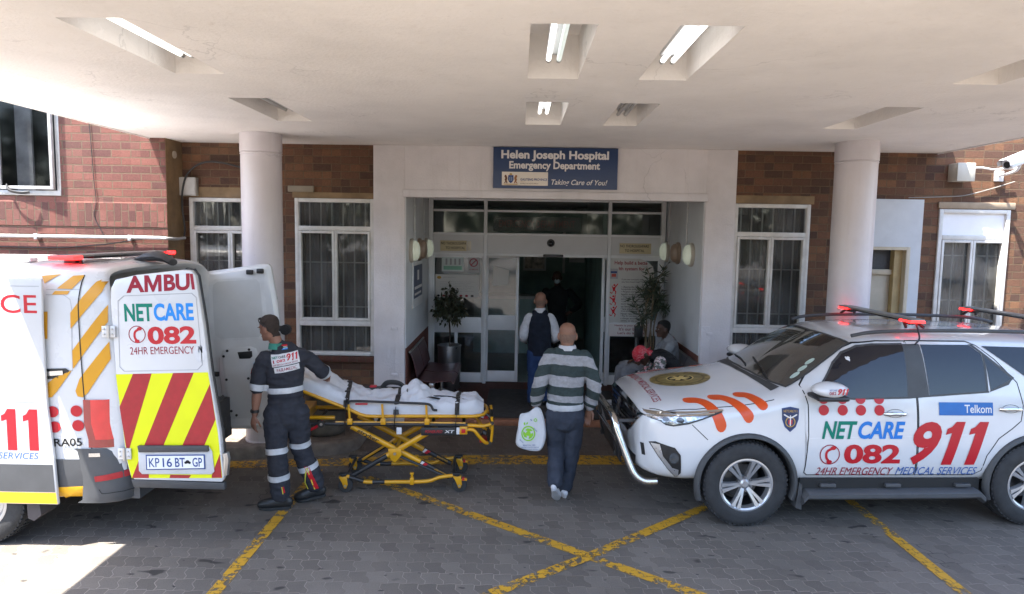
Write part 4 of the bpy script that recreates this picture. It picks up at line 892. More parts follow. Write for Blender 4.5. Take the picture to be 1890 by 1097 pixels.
def wheel(parent, x, y, r, sgn, rim_r, width=.24, spokes=True, rot=0.):
    w = bpy.data.objects.new('wheel', None); COL.objects.link(w); w.parent = parent; w.location = (x, y, r); w.empty_display_size = .2
    M = Matrix.Rotation(math.radians(90), 4, 'X') if sgn < 0 else Matrix.Rotation(math.radians(-90), 4, 'X')   # lathe z -> outward
    h = width/2; mb = MB()
    mb.lathe([(rim_r-.01, -h*.7), (rim_r+.005, -h), (r*.86, -h*1.02), (r*.965, -h*.86), (r*.995, -h*.6), (r, -.1*h), (r, .1*h), (r*.995, h*.6), (r*.965, h*.86), (r*.93, h*.97), (r*.86, h*1.03), (r*.78, h*1.05), (r*.70, h*1.04), (rim_r+.012, h*.98), (rim_r-.004, h*.9), (rim_r-.02, h*.6)], RUBBER, 64, M)
    for k in range(56):       # tread blocks on the shoulders
        a = 2*math.pi*k/56
        for zz, dx in ((h*.72, 0), (-h*.72, .06), (h*.25, .03), (-h*.25, .09)):
            tb = bmesh.new(); bmesh.ops.create_cube(tb, size=1); bmesh.ops.scale(tb, vec=(.016, .024, h*.34), verts=tb.verts)
            mb.add(tb, RUBBER, M @ Matrix.Rotation(a+dx, 4, 'Z') @ Matrix.Translation((r*.967 if abs(zz) > h*.5 else r*.9945, 0, zz)), smooth=False)
    mb.obj('tyre', w)
    mb = MB(); mb.lathe([(rim_r-.006, h*.93), (rim_r+.008, h*.985), (rim_r-.006, h*1.0), (rim_r-.02, h*.93), (rim_r-.028, h*.5)], ALLOY, 56, M)
    mb.lathe([(rim_r-.028, h*.5), (rim_r-.04, -h*.6), (rim_r-.1, -h*.7), (.05, -h*.7)], DALLOY, 40, M); mb.lathe([(.0, -h*.02), (.155, -h*.02), (.16, -h*.12), (.155, -h*.2)], mat('brake disc', (.12, .12, .12), .4, .8), 32, M)
    mb.obj('rim', w)
    if spokes:
        mb = MB()
        for k in range(6):
            for s in (-1, 1):
                a = 2*math.pi*k/6+s*.155+rot; tb = bmesh.new()
                prof = [(.045, .62, .013), (.12, .80, .0145), (.18, .88, .0175), (rim_r-.016, .94, .024)]; R = []
                for rr, zz, ww in prof: R.append([tb.verts.new(q) for q in ((rr, -ww, h*zz), (rr, -ww*.8, h*zz+.012), (rr, ww*.8, h*zz+.012), (rr, ww, h*zz), (rr, ww, h*zz-.03), (rr, -ww, h*zz-.03))])
                skin(tb, R); tb.faces.new(R[0][::-1]); tb.faces.new(R[-1])
                mb.add(tb, ALLOY, M @ Matrix.Rotation(a-s*.03, 4, 'Z') @ Matrix.Translation((0, 0, 0)), smooth=False)
        mb.lathe([(0, h*.80), (.028, h*.80), (.036, h*.74), (.05, h*.66), (.062, h*.5)], ALLOY, 28, M)
        for k in range(6):
            a = 2*math.pi*(k+.5)/6+rot; mb.add(tube_bm([(.062*math.cos(a), .062*math.sin(a), h*.4), (.062*math.cos(a), .062*math.sin(a), h*.78)], .012, 8), CHROME, M)
        mb.obj('spokes', w)
    else:
        mb = MB(); mb.lathe([(0, h*.55), (.07, h*.6), (.09, h*.45), (rim_r-.05, h*.6), (rim_r-.03, h*.5)], ALLOY, 32, M); mb.obj('hub', w)
    return w

# ---------------------------------------------------------------- ambulance car (SUV)
SUV = thing('response_car', 'white emergency response car with orange bonnet stripes and large red side lettering', 'car', (2.01, -1.835, 0), math.radians(3.2))
ST = [  # x, w, zb, z5, belt(y,z), 7, 8, 9, top
 (-.955, .56, .47, .88, (.51, .94), (.43, .96), (.3, .975), (.15, .985), .99), (-.90, .72, .42, .90, (.68, .965), (.58, 1.005), (.42, 1.03), (.2, 1.045), 1.05),
 (-.78, .845, .38, .94, (.80, .995), (.71, 1.045), (.5, 1.08), (.25, 1.10), 1.105), (-.55, .91, .36, .96, (.865, 1.02), (.78, 1.075), (.55, 1.115), (.28, 1.135), 1.14),
 (-.25, .928, .38, .99, (.885, 1.05), (.80, 1.11), (.57, 1.145), (.3, 1.165), 1.17), (.1, .93, .38, 1.01, (.89, 1.085), (.81, 1.145), (.6, 1.18), (.3, 1.205), 1.21),
 (.36, .93, .36, 1.03, (.895, 1.15), (.82, 1.20), (.64, 1.225), (.3, 1.275), 1.29), (.55, .93, .36, 1.04, (.895, 1.19), (.815, 1.29), (.655, 1.36), (.32, 1.435), 1.45),
 (.78, .93, .36, 1.04, (.89, 1.195), (.795, 1.44), (.65, 1.53), (.33, 1.59), 1.605), (1.0, .93, .36, 1.04, (.885, 1.195), (.775, 1.57), (.64, 1.66), (.34, 1.71), 1.72),
 (1.25, .93, .36, 1.04, (.885, 1.195), (.765, 1.625), (.64, 1.715), (.36, 1.755), 1.76), (1.7, .93, .36, 1.04, (.885, 1.20), (.765, 1.64), (.64, 1.73), (.38, 1.765), 1.77),
 (2.2, .93, .36, 1.05, (.885, 1.215), (.765, 1.64), (.64, 1.73), (.38, 1.765), 1.77), (2.8, .93, .38, 1.06, (.885, 1.25), (.76, 1.62), (.63, 1.715), (.37, 1.75), 1.755),
 (3.3, .915, .40, 1.06, (.87, 1.25), (.745, 1.58), (.62, 1.675), (.37, 1.71), 1.72), (3.6, .88, .44, 1.04, (.835, 1.22), (.71, 1.5), (.59, 1.59), (.35, 1.62), 1.63), (3.72, .82, .5, 1.0, (.78, 1.15), (.67, 1.30), (.55, 1.33), (.3, 1.34), 1.34)]
tb = bmesh.new(); R = []
ST = [q if q[0] < .7 else q[:6]+((q[6][0], q[6][1]-.022), (q[7][0], q[7][1]-.022), q[8]-.022) for q in ST]
for x, w, zb, z5, pb_, p7, p8, p9, zt in ST:
    sw = max(0, w-.93)
    half = [(.0, zb), (.7*w, zb), (.95*w, zb+.03), (w, zb+.24), (w*.995, .5*(zb+.24+z5)+.0), (.985*w, z5), pb_, p7, p8, p9]
    ring = [(-a, b) for a, b in half]+[(0, zt)]+[(a, b) for a, b in half[:0:-1]]
    R.append([tb.verts.new((x, a, b)) for a, b in ring])
skin(tb, R); tb.faces.new(R[0][::-1]); tb.faces.new(R[-1]); bmesh.ops.recalc_face_normals(tb, faces=tb.faces[:])
me = bpy.data.meshes.new('b'); tb.to_mesh(me); tb.free(); ob = bpy.data.objects.new('b', me); COL.objects.link(ob)
md = ob.modifiers.new('s', 'SUBSURF'); md.levels = 3; md.render_levels = 3
cut = []
for xx in (0, 2.66):
    for s in (-1, 1):
        c = MB(); c.cyl((xx, s*.50, .395), (xx, s*1.2, .395), .428, GAP, n=56); cobj = c.obj('cut'); cut.append(cobj)
        md = ob.modifiers.new('c', 'BOOLEAN'); md.object = cobj; md.operation = 'DIFFERENCE'; md.solver = 'EXACT'
full = bpy.data.meshes.new_from_object(ob.evaluated_get(bpy.context.evaluated_depsgraph_get()))
for c in cut: bpy.data.objects.remove(c)
bpy.data.objects.remove(ob)
full.materials.clear(); full.materials.append(PAINT); full.materials.append(PLAS)
full.polygons.foreach_set('use_smooth', [True]*len(full.polygons))
for p in full.polygons:
    c = p.center
    for xx in (0, 2.66):
        d = math.hypot(c.x-xx, c.z-.395)
        if d < .436 and abs(c.y) < .925 and abs(c.y) > .49 and (d < .414 or abs(d-.428) < .012): 
            n = p.normal
            if abs(n.y) > .9 and d < .414 or (abs(n.y) < .35 and (n.x*(xx-c.x)+n.z*(.395-c.z)) > 0): p.material_index = 1
full.set_sharp_from_angle(angle=math.radians(40))
body = link('body', full, SUV); bv = objbvh(body)
sd = Side(bv, V(0, -3, 0), X, Z, Y); sf = Side(bv, V(0, 3, 0), X, Z, -Y); tp = Side(bv, V(0, 0, 4), X, Y, -Z)
dN = V(0, .7, -.714).normalized(); dg = Side(bv, -dN*3, X, V(0, .714, .7), dN); dN2 = V(0, -.7, -.714).normalized(); dg2 = Side(bv, -dN2*3, X, V(0, -.714, .7), dN2)
fr = Side(bv, V(-4, 0, 0), -Y, Z, X)
FD = [(1.55, .475), (1.54, .9), (1.528, 1.36), (1.50, 1.665), (1.25, 1.66), (1.05, 1.635), (.9, 1.575), (.74, 1.48), (.6, 1.37), (.50, 1.27), (.535, 1.12), (.545, .85), (.53, .5), (.56, .475)]
RDo = [(1.562, .475), (2.10, .475), (2.17, .52), (2.20, .66), (2.30, .82), (2.42, .91), (2.50, .98), (2.52, 1.12), (2.48, 1.32), (2.30, 1.52), (2.16, 1.635), (2.08, 1.668), (1.51, 1.668), (1.54, 1.36), (1.552, .9)]
for S_, near in ((sd, True), (sf, False)):
    for P_, ptx in ((FD, 0), (RDo, 1)):
        mb = MB(); S_.poly(mb, [P_], PAINT, .003, .08); S_.line(mb, P_, .009, GAP, .0036, True); d = mb.obj('door', SUV, 60)
        hx, hz = ((1.33, 1.045), (2.40, 1.09))[ptx]
        mb = MB(); yy = -1 if near else 1
        hp = bv.ray_cast(V(hx, yy*3, hz), V(0, -yy, 0))[0]
        pth = smoothpath([hp+V(-.10, yy*.004, -.004), hp+V(-.07, yy*.034, 0), hp+V(0, yy*.04, .004), hp+V(.07, yy*.034, 0), hp+V(.10, yy*.004, -.004)], 4); mb.tube(pth, .016, CHROME, 10, flat=(1, .7)); S_.poly(mb, [ngon(hx, hz, .075, .034, 20)], PAINT, .0062, .05); S_.line(mb, ngon(hx, hz, .078, .036, 20), .004, GAP, .006, True)
        mb.obj('handle', d)
    mb = MB(); S_.poly(mb, [[(.63, 1.225), (.715, 1.325), (.82, 1.46), (.92, 1.545), (1.06, 1.605), (1.2, 1.625), (1.468, 1.635), (1.452, 1.19), (.95, 1.178), (.66, 1.2)]], GLASSD, .0066, .07); mb.obj('side_window', SUV, 60)
    mb = MB(); S_.poly(mb, [[(1.635, 1.638), (2.09, 1.638), (2.185, 1.56), (2.195, 1.245), (1.655, 1.205)]], GLASSD, .0066, .07); mb.obj('side_window', SUV, 60)
    mb = MB(); S_.poly(mb, [[(2.208, 1.545), (2.43, 1.355), (2.40, 1.335), (2.225, 1.25)]], GLASSD, .0066, .07); mb.obj('quarter_window', SUV, 60)
    mb = MB(); S_.poly(mb, [[(2.21, 1.63), (3.2, 1.61), (3.45, 1.35), (3.0, 1.34), (2.62, 1.335)]], GLASSD, .005, .07); mb.obj('rear_window', SUV, 60)
    mb = MB(); S_.poly(mb, [[(1.468, 1.64), (1.625, 1.643), (1.652, 1.195), (1.452, 1.185)]], PLAS, .0064, .07); S_.poly(mb, [[(2.09, 1.643), (2.125, 1.643), (2.46, 1.36), (2.425, 1.332), (2.40, 1.30), (2.215, 1.235), (2.225, 1.252), (2.40, 1.335), (2.43, 1.355), (2.19, 1.56)]], PLAS, .0068, .05)
    S_.line(mb, [(.62, 1.225), (.655, 1.193), (.95, 1.17), (1.46, 1.182), (1.655, 1.198), (2.21, 1.238)], .016, PLAS, .007)
    S_.line(mb, [(2.2, 1.565), (2.195, 1.24)], .02, PLAS, .0072); S_.line(mb, [(.62, 1.23), (.71, 1.33), (.82, 1.47), (.92, 1.553), (1.06, 1.612), (1.2, 1.632), (1.47, 1.642)], .014, PLAS, .007)
    mb.obj('window_trim', SUV, 60)
# windscreen
mb = MB(); WS = [(.40, -.74), (.335, -.55), (.295, -.3), (.28, 0), (.295, .3), (.335, .55), (.40, .74), (.62, .715), (.85, .67), (1.03, .615), (.985, .4), (.955, 0), (.985, -.4), (1.03, -.615), (.85, -.67), (.62, -.715)]
tp.poly(mb, [WS], GLASSW, .005, .07); tp.line(mb, WS, .022, PLAS, .0055, True); w_ = mb.obj('windscreen', SUV, 60)
mb = MB(); STK = mat('pale green sticker', (.42, .52, .46), .5, var=.1)
for a, b in ((.60, -.63), (.52, -.655), (.68, -.60)): tp.poly(mb, [ngon(a, b, .045, .026, 16)], STK, .0062, .03)
mb.obj('licence_disc', w_)
mb = MB(); 
for a, b in (((.33, -.5), (.40, .1)), ((.33, .05), (.40, .6))):
    p0 = bv.ray_cast(V(a[0], a[1], 4), -Z)[0]; p1 = bv.ray_cast(V(b[0]+.03, b[1], 4), -Z)[0]; mb.tube([p0+Z*.015, (p0+p1)/2+Z*.03, p1+Z*.015], .009, BLACK, 8)
tp.poly(mb, [[(.27, -.72), (.24, -.4), (.22, 0), (.24, .4), (.27, .72), (.36, .70), (.315, .5), (.275, .25), (.262, 0), (.275, -.25), (.315, -.5), (.36, -.70)]], PLAS, .004, .06); mb.obj('wiper', SUV)
# bonnet lines, badge, stripes, front text
mb = MB(); tp.line(mb, [(-.83, -.66), (-.72, -.775), (-.45, -.83), (-.1, -.85), (.25, -.85)], .008, GAP, .0015); tp.line(mb, [(-.83, .66), (-.72, .775), (-.45, .83), (-.1, .85), (.25, .85)], .008, GAP, .0015); sd.line(mb, [(-.50, .93), (-.36, .80)], .007, GAP, .0015); sf.line(mb, [(-.50, .93), (-.36, .80)], .007, GAP, .0015); mb.obj('bonnet_seam', SUV)
mb = MB(); cx = -.36
GLD = mat('olive gold badge', (.22, .165, .055), .4, var=.35, vs=14); DGLD = mat('dark bronze', (.10, .07, .02), .4, var=.3, vs=20)
tp.poly(mb, [ngon(cx, 0, .30, .30, 40)], GLD, .002, .06); tp.line(mb, ngon(cx, 0, .235, .235, 36), .02, DGLD, .0028, True); tp.poly(mb, [ngon(cx, 0, .125, .125, 30)], I_BLACK, .003, .05); tp.line(mb, ngon(cx, 0, .13, .13, 30), .014, mat('bright gold', (.6, .45, .16), .35), .0036, True)
for k in range(3):
    a = math.pi*k/3; u = V(math.cos(a), math.sin(a), 0); n = V(-u.y, u.x, 0)
    tp.poly(mb, [[((u*s*.10+n*t*.024).x+cx, (u*s*.10+n*t*.024).y) for s, t in ((-1, -1), (1, -1), (1, 1), (-1, 1))]], mat('bright gold', (.6, .45, .16), .35), .0042, .05)
for k in range(12):
    a = 2*math.pi*k/12; tp.poly(mb, [ngon(cx+.265*math.cos(a), .265*math.sin(a), .024, .015, 8)], DGLD, .003, .05)
mb.obj('bonnet_badge', SUV)
mb = MB(); tr = Side(bv, V(0, 0, 4), -Y, X, -Z); tr.text(mb, 'EMERGENCY MEDICAL SERVICES', -.60, -.775, 1.2, .075, I_DRED, .002, .01); mb.obj('lettering', SUV)
for D_ in (dg, dg2):
    for pth in ([(-.48, .285), (-.41, .272), (-.35, .22), (-.30, .12), (-.245, .0)], [(-.25, .307), (-.18, .292), (-.12, .235), (-.06, .145), (-.0, .06)], [(-.015, .322), (.045, .303), (.09, .235), (.135, .15)]):
        mb = MB(); D_.put(mb, gridcut(capsule2d(pth, .094), .05), ORANGE, .0022); mb.obj('stripe', SUV, 60)
# headlamps, grille, fog lamps
for S_, s in ((sd, -1), (sf, 1)):
    mb = MB(); S_.poly(mb, [[(-.90, .965), (-.74, .995), (-.5, 1.015), (-.23, 1.045), (-.40, .985), (-.53, .94), (-.66, .912), (-.72, .918), (-.76, .945)]], LAMPG, .006, .03); S_.line(mb, [(-.90, .965), (-.76, .945), (-.72, .918), (-.66, .912), (-.53, .94), (-.40, .985), (-.23, 1.045)], .012, BLACK, .0068)
    hl = mb.obj('headlamp', SUV, 60)
    mb = MB()
    S_.poly(mb, [[(-.84, .968), (-.70, .985), (-.50, .995), (-.40, .99), (-.55, .95), (-.66, .928), (-.70, .94)]], mat('lamp chrome', (.5, .5, .52), .2, .9, var=.5, vs=30, bump=.5, bs=25), .009, .02); S_.poly(mb, [ngon(-.60, .962, .034, .022, 16), ngon(-.72, .962, .028, .018, 16)], mat('lamp dark', (.03, .03, .035), .08, coat=1), .0105, .02)
    S_.line(mb, [(-.86, .985), (-.5, 1.005), (-.3, 1.03)], .01, CHROME, .009); mb.obj('reflector', hl)
    mb = MB(); S_.line(mb, [(-.93, .985), (-.74, 1.008), (-.5, 1.028), (-.22, 1.055)], .014, CHROME, .0075); mb.obj('chrome_strip', SUV)
    mb = MB(); S_.poly(mb, [[(-.85, .74), (-.80, .755), (-.64, .715), (-.59, .65), (-.575, .48), (-.61, .43), (-.69, .51), (-.78, .63)]], BLACK, .006, .03); f_ = mb.obj('fog_lamp', SUV, 60)
    mb = MB(); S_.poly(mb, [[(-.835, .735), (-.765, .735), (-.735, .63), (-.655, .53), (-.60, .515), (-.595, .46), (-.612, .44), (-.69, .52), (-.775, .635)]], mat('satin chrome', (.62, .62, .63), .28, .8, var=.05), .010, .03); S_.poly(mb, [ngon(-.645, .62, .04, .05, 14)], mat('fog lens', (.12, .13, .14), .05, .5, coat=1), .009, .02); mb.obj('trim', f_)
    mb = MB(); S_.line(mb, [(-.895, .71), (-.88, .60)], .024, BLACK, .004); mb.obj('slot', SUV)
mb = MB(); GP_ = [(-.66, .955), (-.45, .985), (-.25, .998), (0, 1.003), (.25, .998), (.45, .985), (.66, .955), (.58, .89), (.46, .80), (.36, .745), (-.36, .745), (-.46, .80), (-.58, .89)]
fr.poly(mb, [GP_], BLACK, .004, .06); g_ = mb.obj('grille', SUV, 60)
mb = MB()
for zz, hw in ((.95, .60), (.905, .56), (.86, .50), (.815, .44), (.775, .38)): fr.line(mb, [(-hw, zz), (0, zz+.006), (hw, zz)], .022, CHROME, .014)
fr.line(mb, GP_, .03, CHROME, .010, True); fr.poly(mb, [ngon(0, .905, .085, .06, 24)], CHROME, .022, .04); mb.obj('slat', g_)
mb = MB(); fr.poly(mb, [[(-.6, .56), (.6, .56), (.55, .44), (-.55, .44)]], BLACK, .004, .06); mb.obj('intake', SUV, 60)
# nudge bar
mb = MB(); pl = [(-.74, -.68, .335), (-.86, -.67, .335), (-.95, -.645, .40), (-1.02, -.61, .56), (-1.085, -.57, .74), (-1.115, -.52, .86), (-1.13, -.42, .905), (-1.135, -.2, .915)]
pl = pl+[(a, -b, c) for a, b, c in pl[::-1]]; mb.tube(smoothpath(pl, 5), .035, CHROME, 16); mb.obj('nudge_bar', SUV, 60)
mb = MB(); 
for yy in (-.36, .36): mb.box((-1.09, yy, .68), (.03, .06, .40), BLACK, .01, (math.radians(-8), 'Y'))
mb.box((-1.06, 0, .56), (.02, .95, .24), BLACK, .008, (math.radians(-12), 'Y')); mb.tube([(-1.09, -.5, .68), (-1.10, 0, .69), (-1.09, .5, .68)], .022, CHROME, 10); mb.box((-.98, -.36, .5), (.22, .05, .05), BLACK, .008); mb.box((-.98, .36, .5), (.22, .05, .05), BLACK, .008); mb.box((-1.0, -.5, .86), (.16, .04, .03), PLAS, .006)
mb.obj('bar_plate', SUV)
# wheel arches, steps, flaps, mirrors, rails
for xx in (0, 2.66):
    for s in (-1, 1):
        mb = MB(); tb = bmesh.new(); R = []
        for k in range(33):
            a = math.radians(-18+216*k/32); R.append([tb.verts.new((xx+r_*math.cos(a), s*y_, (.395+r_*math.sin(a)))) for r_, y_ in ((.426, .86), (.424, .945), (.432, .954), (.450, .950), (.468, .936), (.470, .905))])
        skin(tb, R, False); mb.add(tb, PLAS); mb.obj('wheel_arch', SUV, 60)
        wheel(SUV, xx, s*.80, .39, s, .236, .265, rot=.12+.3*(xx > 1))
        mb = MB(); mb.prism([(xx+.475, .42), (xx+.50, .40), (xx+.505, .17), (xx+.45, .19)] if xx < 1 else [(xx+.49, .45), (xx+.52, .45), (xx+.53, .2), (xx+.48, .2)], s*.68, s*.95, PLAS, (V(0, 0, 0), X, Z, Y)); mb.obj('mud_flap', SUV)
for s in (-1, 1):
    mb = MB(); tb = bmesh.new(); R = []
    for x_, z_ in ((.50, .30), (.54, .345), (.9, .345), (1.8, .35), (2.12, .355), (2.17, .31)): R.append([tb.verts.new((x_, s*y_, z_+dz)) for y_, dz in ((.80, -.06), (.97, -.075), (1.005, -.05), (1.005, -.015), (.98, 0), (.80, .01))])
    skin(tb, R); tb.faces.new(R[0][::-1]); tb.faces.new(R[-1]); mb.add(tb, CLAD); 
    for x_ in (.75, 1.35, 2.0): mb.bb(x_-.07, x_+.07, s*.90, s*.935, .37, .40, CLAD, .004)
    mb.bb(.50, 2.17, s*.74, s*.90, .24, .44, GAP); mb.obj('running_board', SUV, 40)
    m_ = MB(); tb = bmesh.new(); R = []
    for t_, w_x, z0_, z1_ in ((0, .04, 1.25, 1.29), (.03, .12, 1.225, 1.335), (.10, .155, 1.222, 1.355), (.17, .15, 1.225, 1.35), (.215, .10, 1.235, 1.325), (.23, .04, 1.26, 1.3)):
        cz_, h_ = (z0_+z1_)/2, (z1_-z0_)/2; R.append([tb.verts.new((.655+w_x*math.cos(a*math.pi/8), s*(.905+t_), cz_+h_*math.sin(a*math.pi/8))) for a in range(16)])
    skin(tb, R); tb.faces.new(R[0][::-1]); tb.faces.new(R[-1]); m_.add(tb, PAINT); mo = m_.obj('mirror', SUV, 60)
    m_ = MB(); m_.bb(.52, .80, s*.89, s*1.12, 1.195, 1.238, BLACK, .02); m_.bb(.60, .74, s*.84, s*.93, 1.19, 1.23, BLACK, .01); m_.obj('bracket', mo)
    if s < 0:
        m_ = MB(); yv = -.905-.222; flat(m_, m911(.095, .055, .25, None, .665, 1.262), S_RED, None, (V(0, -1.137, 0), X, Z, -Y)); flat(m_, textbm('082', .06, .028, .02, x=.6, z=1.262), I_DRED, None, (V(0, -1.137, 0), X, Z, -Y)); flat(m_, textbm('NETCARE', .065, .016, .01, x=.6, z=1.295), I_NAVY, None, (V(0, -1.137, 0), X, Z, -Y)); m_.obj('lettering', mo)
    mb = MB(); pts = smoothpath([(1.05, s*.615, 1.70), (1.25, s*.635, 1.738), (1.7, s*.645, 1.757), (2.5, s*.645, 1.757), (3.1, s*.63, 1.735), (3.35, s*.615, 1.69)], 5); mb.tube(pts, .016, PLAS, 10, flat=(1.1, .9))
    mb.obj('roof_rail', SUV, 60)
    sg = sd if s < 0 else sf
    mb = MB(); sg.line(mb, [(.56, .82), (1.0, .83), (1.55, .84), (2.2, .86)], .004, mat('crease', (.6, .6, .61), .3), .0042); mb.obj('door_crease', SUV)
mb = MB()
for yy in (-.42, -.14, .14, .42): tp.line(mb, [(1.35, yy), (2.2, yy), (3.1, yy)], .03, mat('roof rib', (.58, .58, .6), .2, coat=1), .004)
mb.obj('roof_rib', SUV)
# side lettering on the near doors (and the same on the far side)
def suvside(S_, flip):
    fx = (lambda x, w: x) if not flip else (lambda x, w: 2.8-x-w)
    O_ = .0072
    mb = MB(); S_.text(mb, 'NET', fx(.665, .32), .815, .32, .16, I_GREEN, O_, .03, .22); S_.text(mb, 'CARE', fx(.995, .43), .815, .43, .16, I_BLUE, O_, .034, .22); mb.obj('lettering', SUV)
    mb = MB(); S_.text(mb, '082', fx(.875, .52), .588, .52, .178, S_RED, O_, .045); mb.obj('phone_number', SUV)
    mb = MB(); S_.put(mb, m911(.70, .395, .28, .06, fx(1.43, .78), .578), S_RED, O_); mb.obj('emergency_number', SUV)
    mb = MB(); S_.text(mb, '24HR EMERGENCY', fx(.635, .71), .478, .71, .075, I_DRED, O_, .0, .2); S_.text(mb, 'MEDICAL SERVICES', fx(1.375, .75), .482, .75, .075, ink('mid blue', (.05, .12, .34)), O_, 0, .2); mb.obj('service_line', SUV)
    mb = MB(); cxp = fx(.745, 0); S_.line(mb, ngon(cxp, .672, .088, .088, 28), .009, I_DRED, O_, True)
    S_.put(mb, gridcut(capsule2d([(cxp+.03, .735), (cxp-.025, .70), (cxp-.03, .65), (cxp-.005, .61)], .022), .05), S_RED, O_); S_.poly(mb, [ngon(cxp+.028, .732, .026, .018, 12), ngon(cxp+.0, .605, .026, .018, 12)], S_RED, O_+.0004, .05); mb.obj('phone_symbol', SUV)
    for x_ in (.675, .848, 1.015, 1.185):
        mb = MB(); S_.poly(mb, [ngon(fx(x_, 0), 1.072, .047, .047, 24)], S_RED, O_, .05); S_.poly(mb, [[(fx(x_, 0)+.047*math.cos(a), 1.172+.047*math.sin(a)) for a in [math.pi+math.pi*k/12 for k in range(13)]]], S_RED, O_, .05); mb.obj('red_dot', SUV)
    mb = MB(); x0 = fx(1.735, .5); S_.poly(mb, [[(x0, 1.03), (x0+.5, 1.03), (x0+.5, 1.145), (x0, 1.145)]], mat('sponsor blue', (.012, .12, .38), .35), O_, .06); mb.obj('blue_panel', SUV); mb = MB(); S_.text(mb, 'Telkom', x0+.235, 1.052, .25, .072, I_WHITE, O_+.0012, .012); mb.obj('lettering', SUV)
    mb = MB(); bx = fx(.375, 0); shp = [(-.078, .095), (0, .11), (.078, .095), (.075, .0), (.05, -.07), (0, -.115), (-.05, -.07), (-.075, 0)]
    S_.poly(mb, [[(bx+a, .99+b) for a, b in shp]], mat('navy badge', (.015, .03, .09), .4), .002, .05); S_.line(mb, [(bx+a*.94, .99+b*.94) for a, b in shp], .006, I_NAVY, .0026, True); S_.text(mb, 'NETCARE 911', bx-.062, 1.05, .124, .022, I_GOLD, .003, .01)
    S_.line(mb, ngon(bx, .965, .042, .042, 18), .008, I_GOLD, .003, True); S_.put(mb, capsule2d([(bx, .935), (bx, 1.02)], .01), I_WHITE, .0034); S_.put(mb, capsule2d([(bx-.055, 1.03), (bx-.02, 1.01), (bx, 1.005), (bx+.02, 1.01), (bx+.055, 1.03)], .012), I_WHITE, .0034); S_.poly(mb, [[(bx-.018, .945), (bx+.018, .945), (bx+.018, .985), (bx-.018, .985)]], S_RED, .0032, .05); mb.obj('side_badge', SUV)
suvside(sd, False); suvside(sf, True)
mb = MB(); sd.line(mb, [(2.75, .88), (2.9, .9), (3.5, .92)], .006, GAP, .0015); mb.bb(3.66, 3.80, -.75, .75, .44, .62, PAINT, .04); mb.obj('rear_bumper', SUV)
def lightbar(x, lab):
    t = MB(); t.bb(x-.07, x+.07, -.64, .64, 1.845, 1.862, mat('grey light bar', (.20, .20, .19), .4, .3), .006); t.bb(x-.06, x+.06, -.46, .46, 1.828, 1.845, mat('smoked lens', (.03, .03, .03), .15), .004); o_ = t.obj('light_bar', SUV)
    for s in (-1, 1):
        t = MB(); t.bb(x-.072, x+.072, s*.575, s*.645, 1.824, 1.846, REDLED, .005); t.bb(x-.074, x-.04, s*.47, s*.54, 1.827, 1.845, REDLED, .004); t.obj('red_lamp', o_)
        t = MB(); t.tube([(x-.05, s*.50, 1.835), (x-.07, s*.58, 1.78)], .014, BLACK, 8); t.tube([(x+.05, s*.50, 1.835), (x+.09, s*.60, 1.78)], .014, BLACK, 8); t.bb(x-.03, x+.03, s*.46, s*.56, 1.80, 1.84, BLACK, .006); t.obj('bracket', o_)
lightbar(1.66, ''); lightbar(3.05, '')
mb = MB(); mb.tube(smoothpath([(1.66, -.6, 1.83), (1.64, -.67, 1.79), (1.62, -.74, 1.70), (1.56, -.775, 1.65)], 4), .008, BLACK, 8); mb.obj('cable', SUV)

# ---------------------------------------------------------------- ambulance van
AMB = thing('ambulance', 'white ambulance van with amber slashes and both rear doors swung open', 'ambulance', (-3.2, -2.4, 0))
AT = neg(AMB); YB = -2.4
ST = [(-8.9, .80, .42, 1.0), (-8.7, .93, .36, 1.12), (-8.2, 1.0, .34, 1.25), (-7.75, 1.01, .34, 1.42), (-7.2, 1.01, .34, 2.0), (-6.9, 1.01, .34, 2.27), (-6.4, 1.01, .34, 2.31), (-5, 1.01, .34, 2.315), (-4.2, 1.01, .34, 2.315), (-3.75, 1.005, .36, 2.31), (-3.5, .995, .38, 2.30), (-3.28, .985, .40, 2.29), (-3.19, .968, .42, 2.28), (-3.15, .95, .44, 2.265)]
tb = bmesh.new(); R = []
for x, w, zb, zt in ST:
    k = (zt-zb); half = [(0, zb), (.86*w, zb), (.975*w, zb+.03), (w, zb+.12), (w, zb+.40*k), (.998*w, zb+.55*k), (.985*w, zb+.75*k), (.965*w, zb+.87*k), (.93*w, zt-.10), (.86*w, zt-.035), (.7*w, zt-.012), (.4*w, zt)]
    ring = [(-a, b) for a, b in half]+[(0, zt+.004)]+[(a, b) for a, b in half[:0:-1]]
    R.append([tb.verts.new((x+(-.10*max(0, b-1.2)-.45*max(0, b-2.1) if x > -3.3 else (-.06*max(0, b-1.2) if x > -3.4 else 0)), YB+a, b)) for a, b in ring])
skin(tb, R); tb.faces.new(R[0][::-1]); bmesh.ops.recalc_face_normals(tb, faces=tb.faces[:])
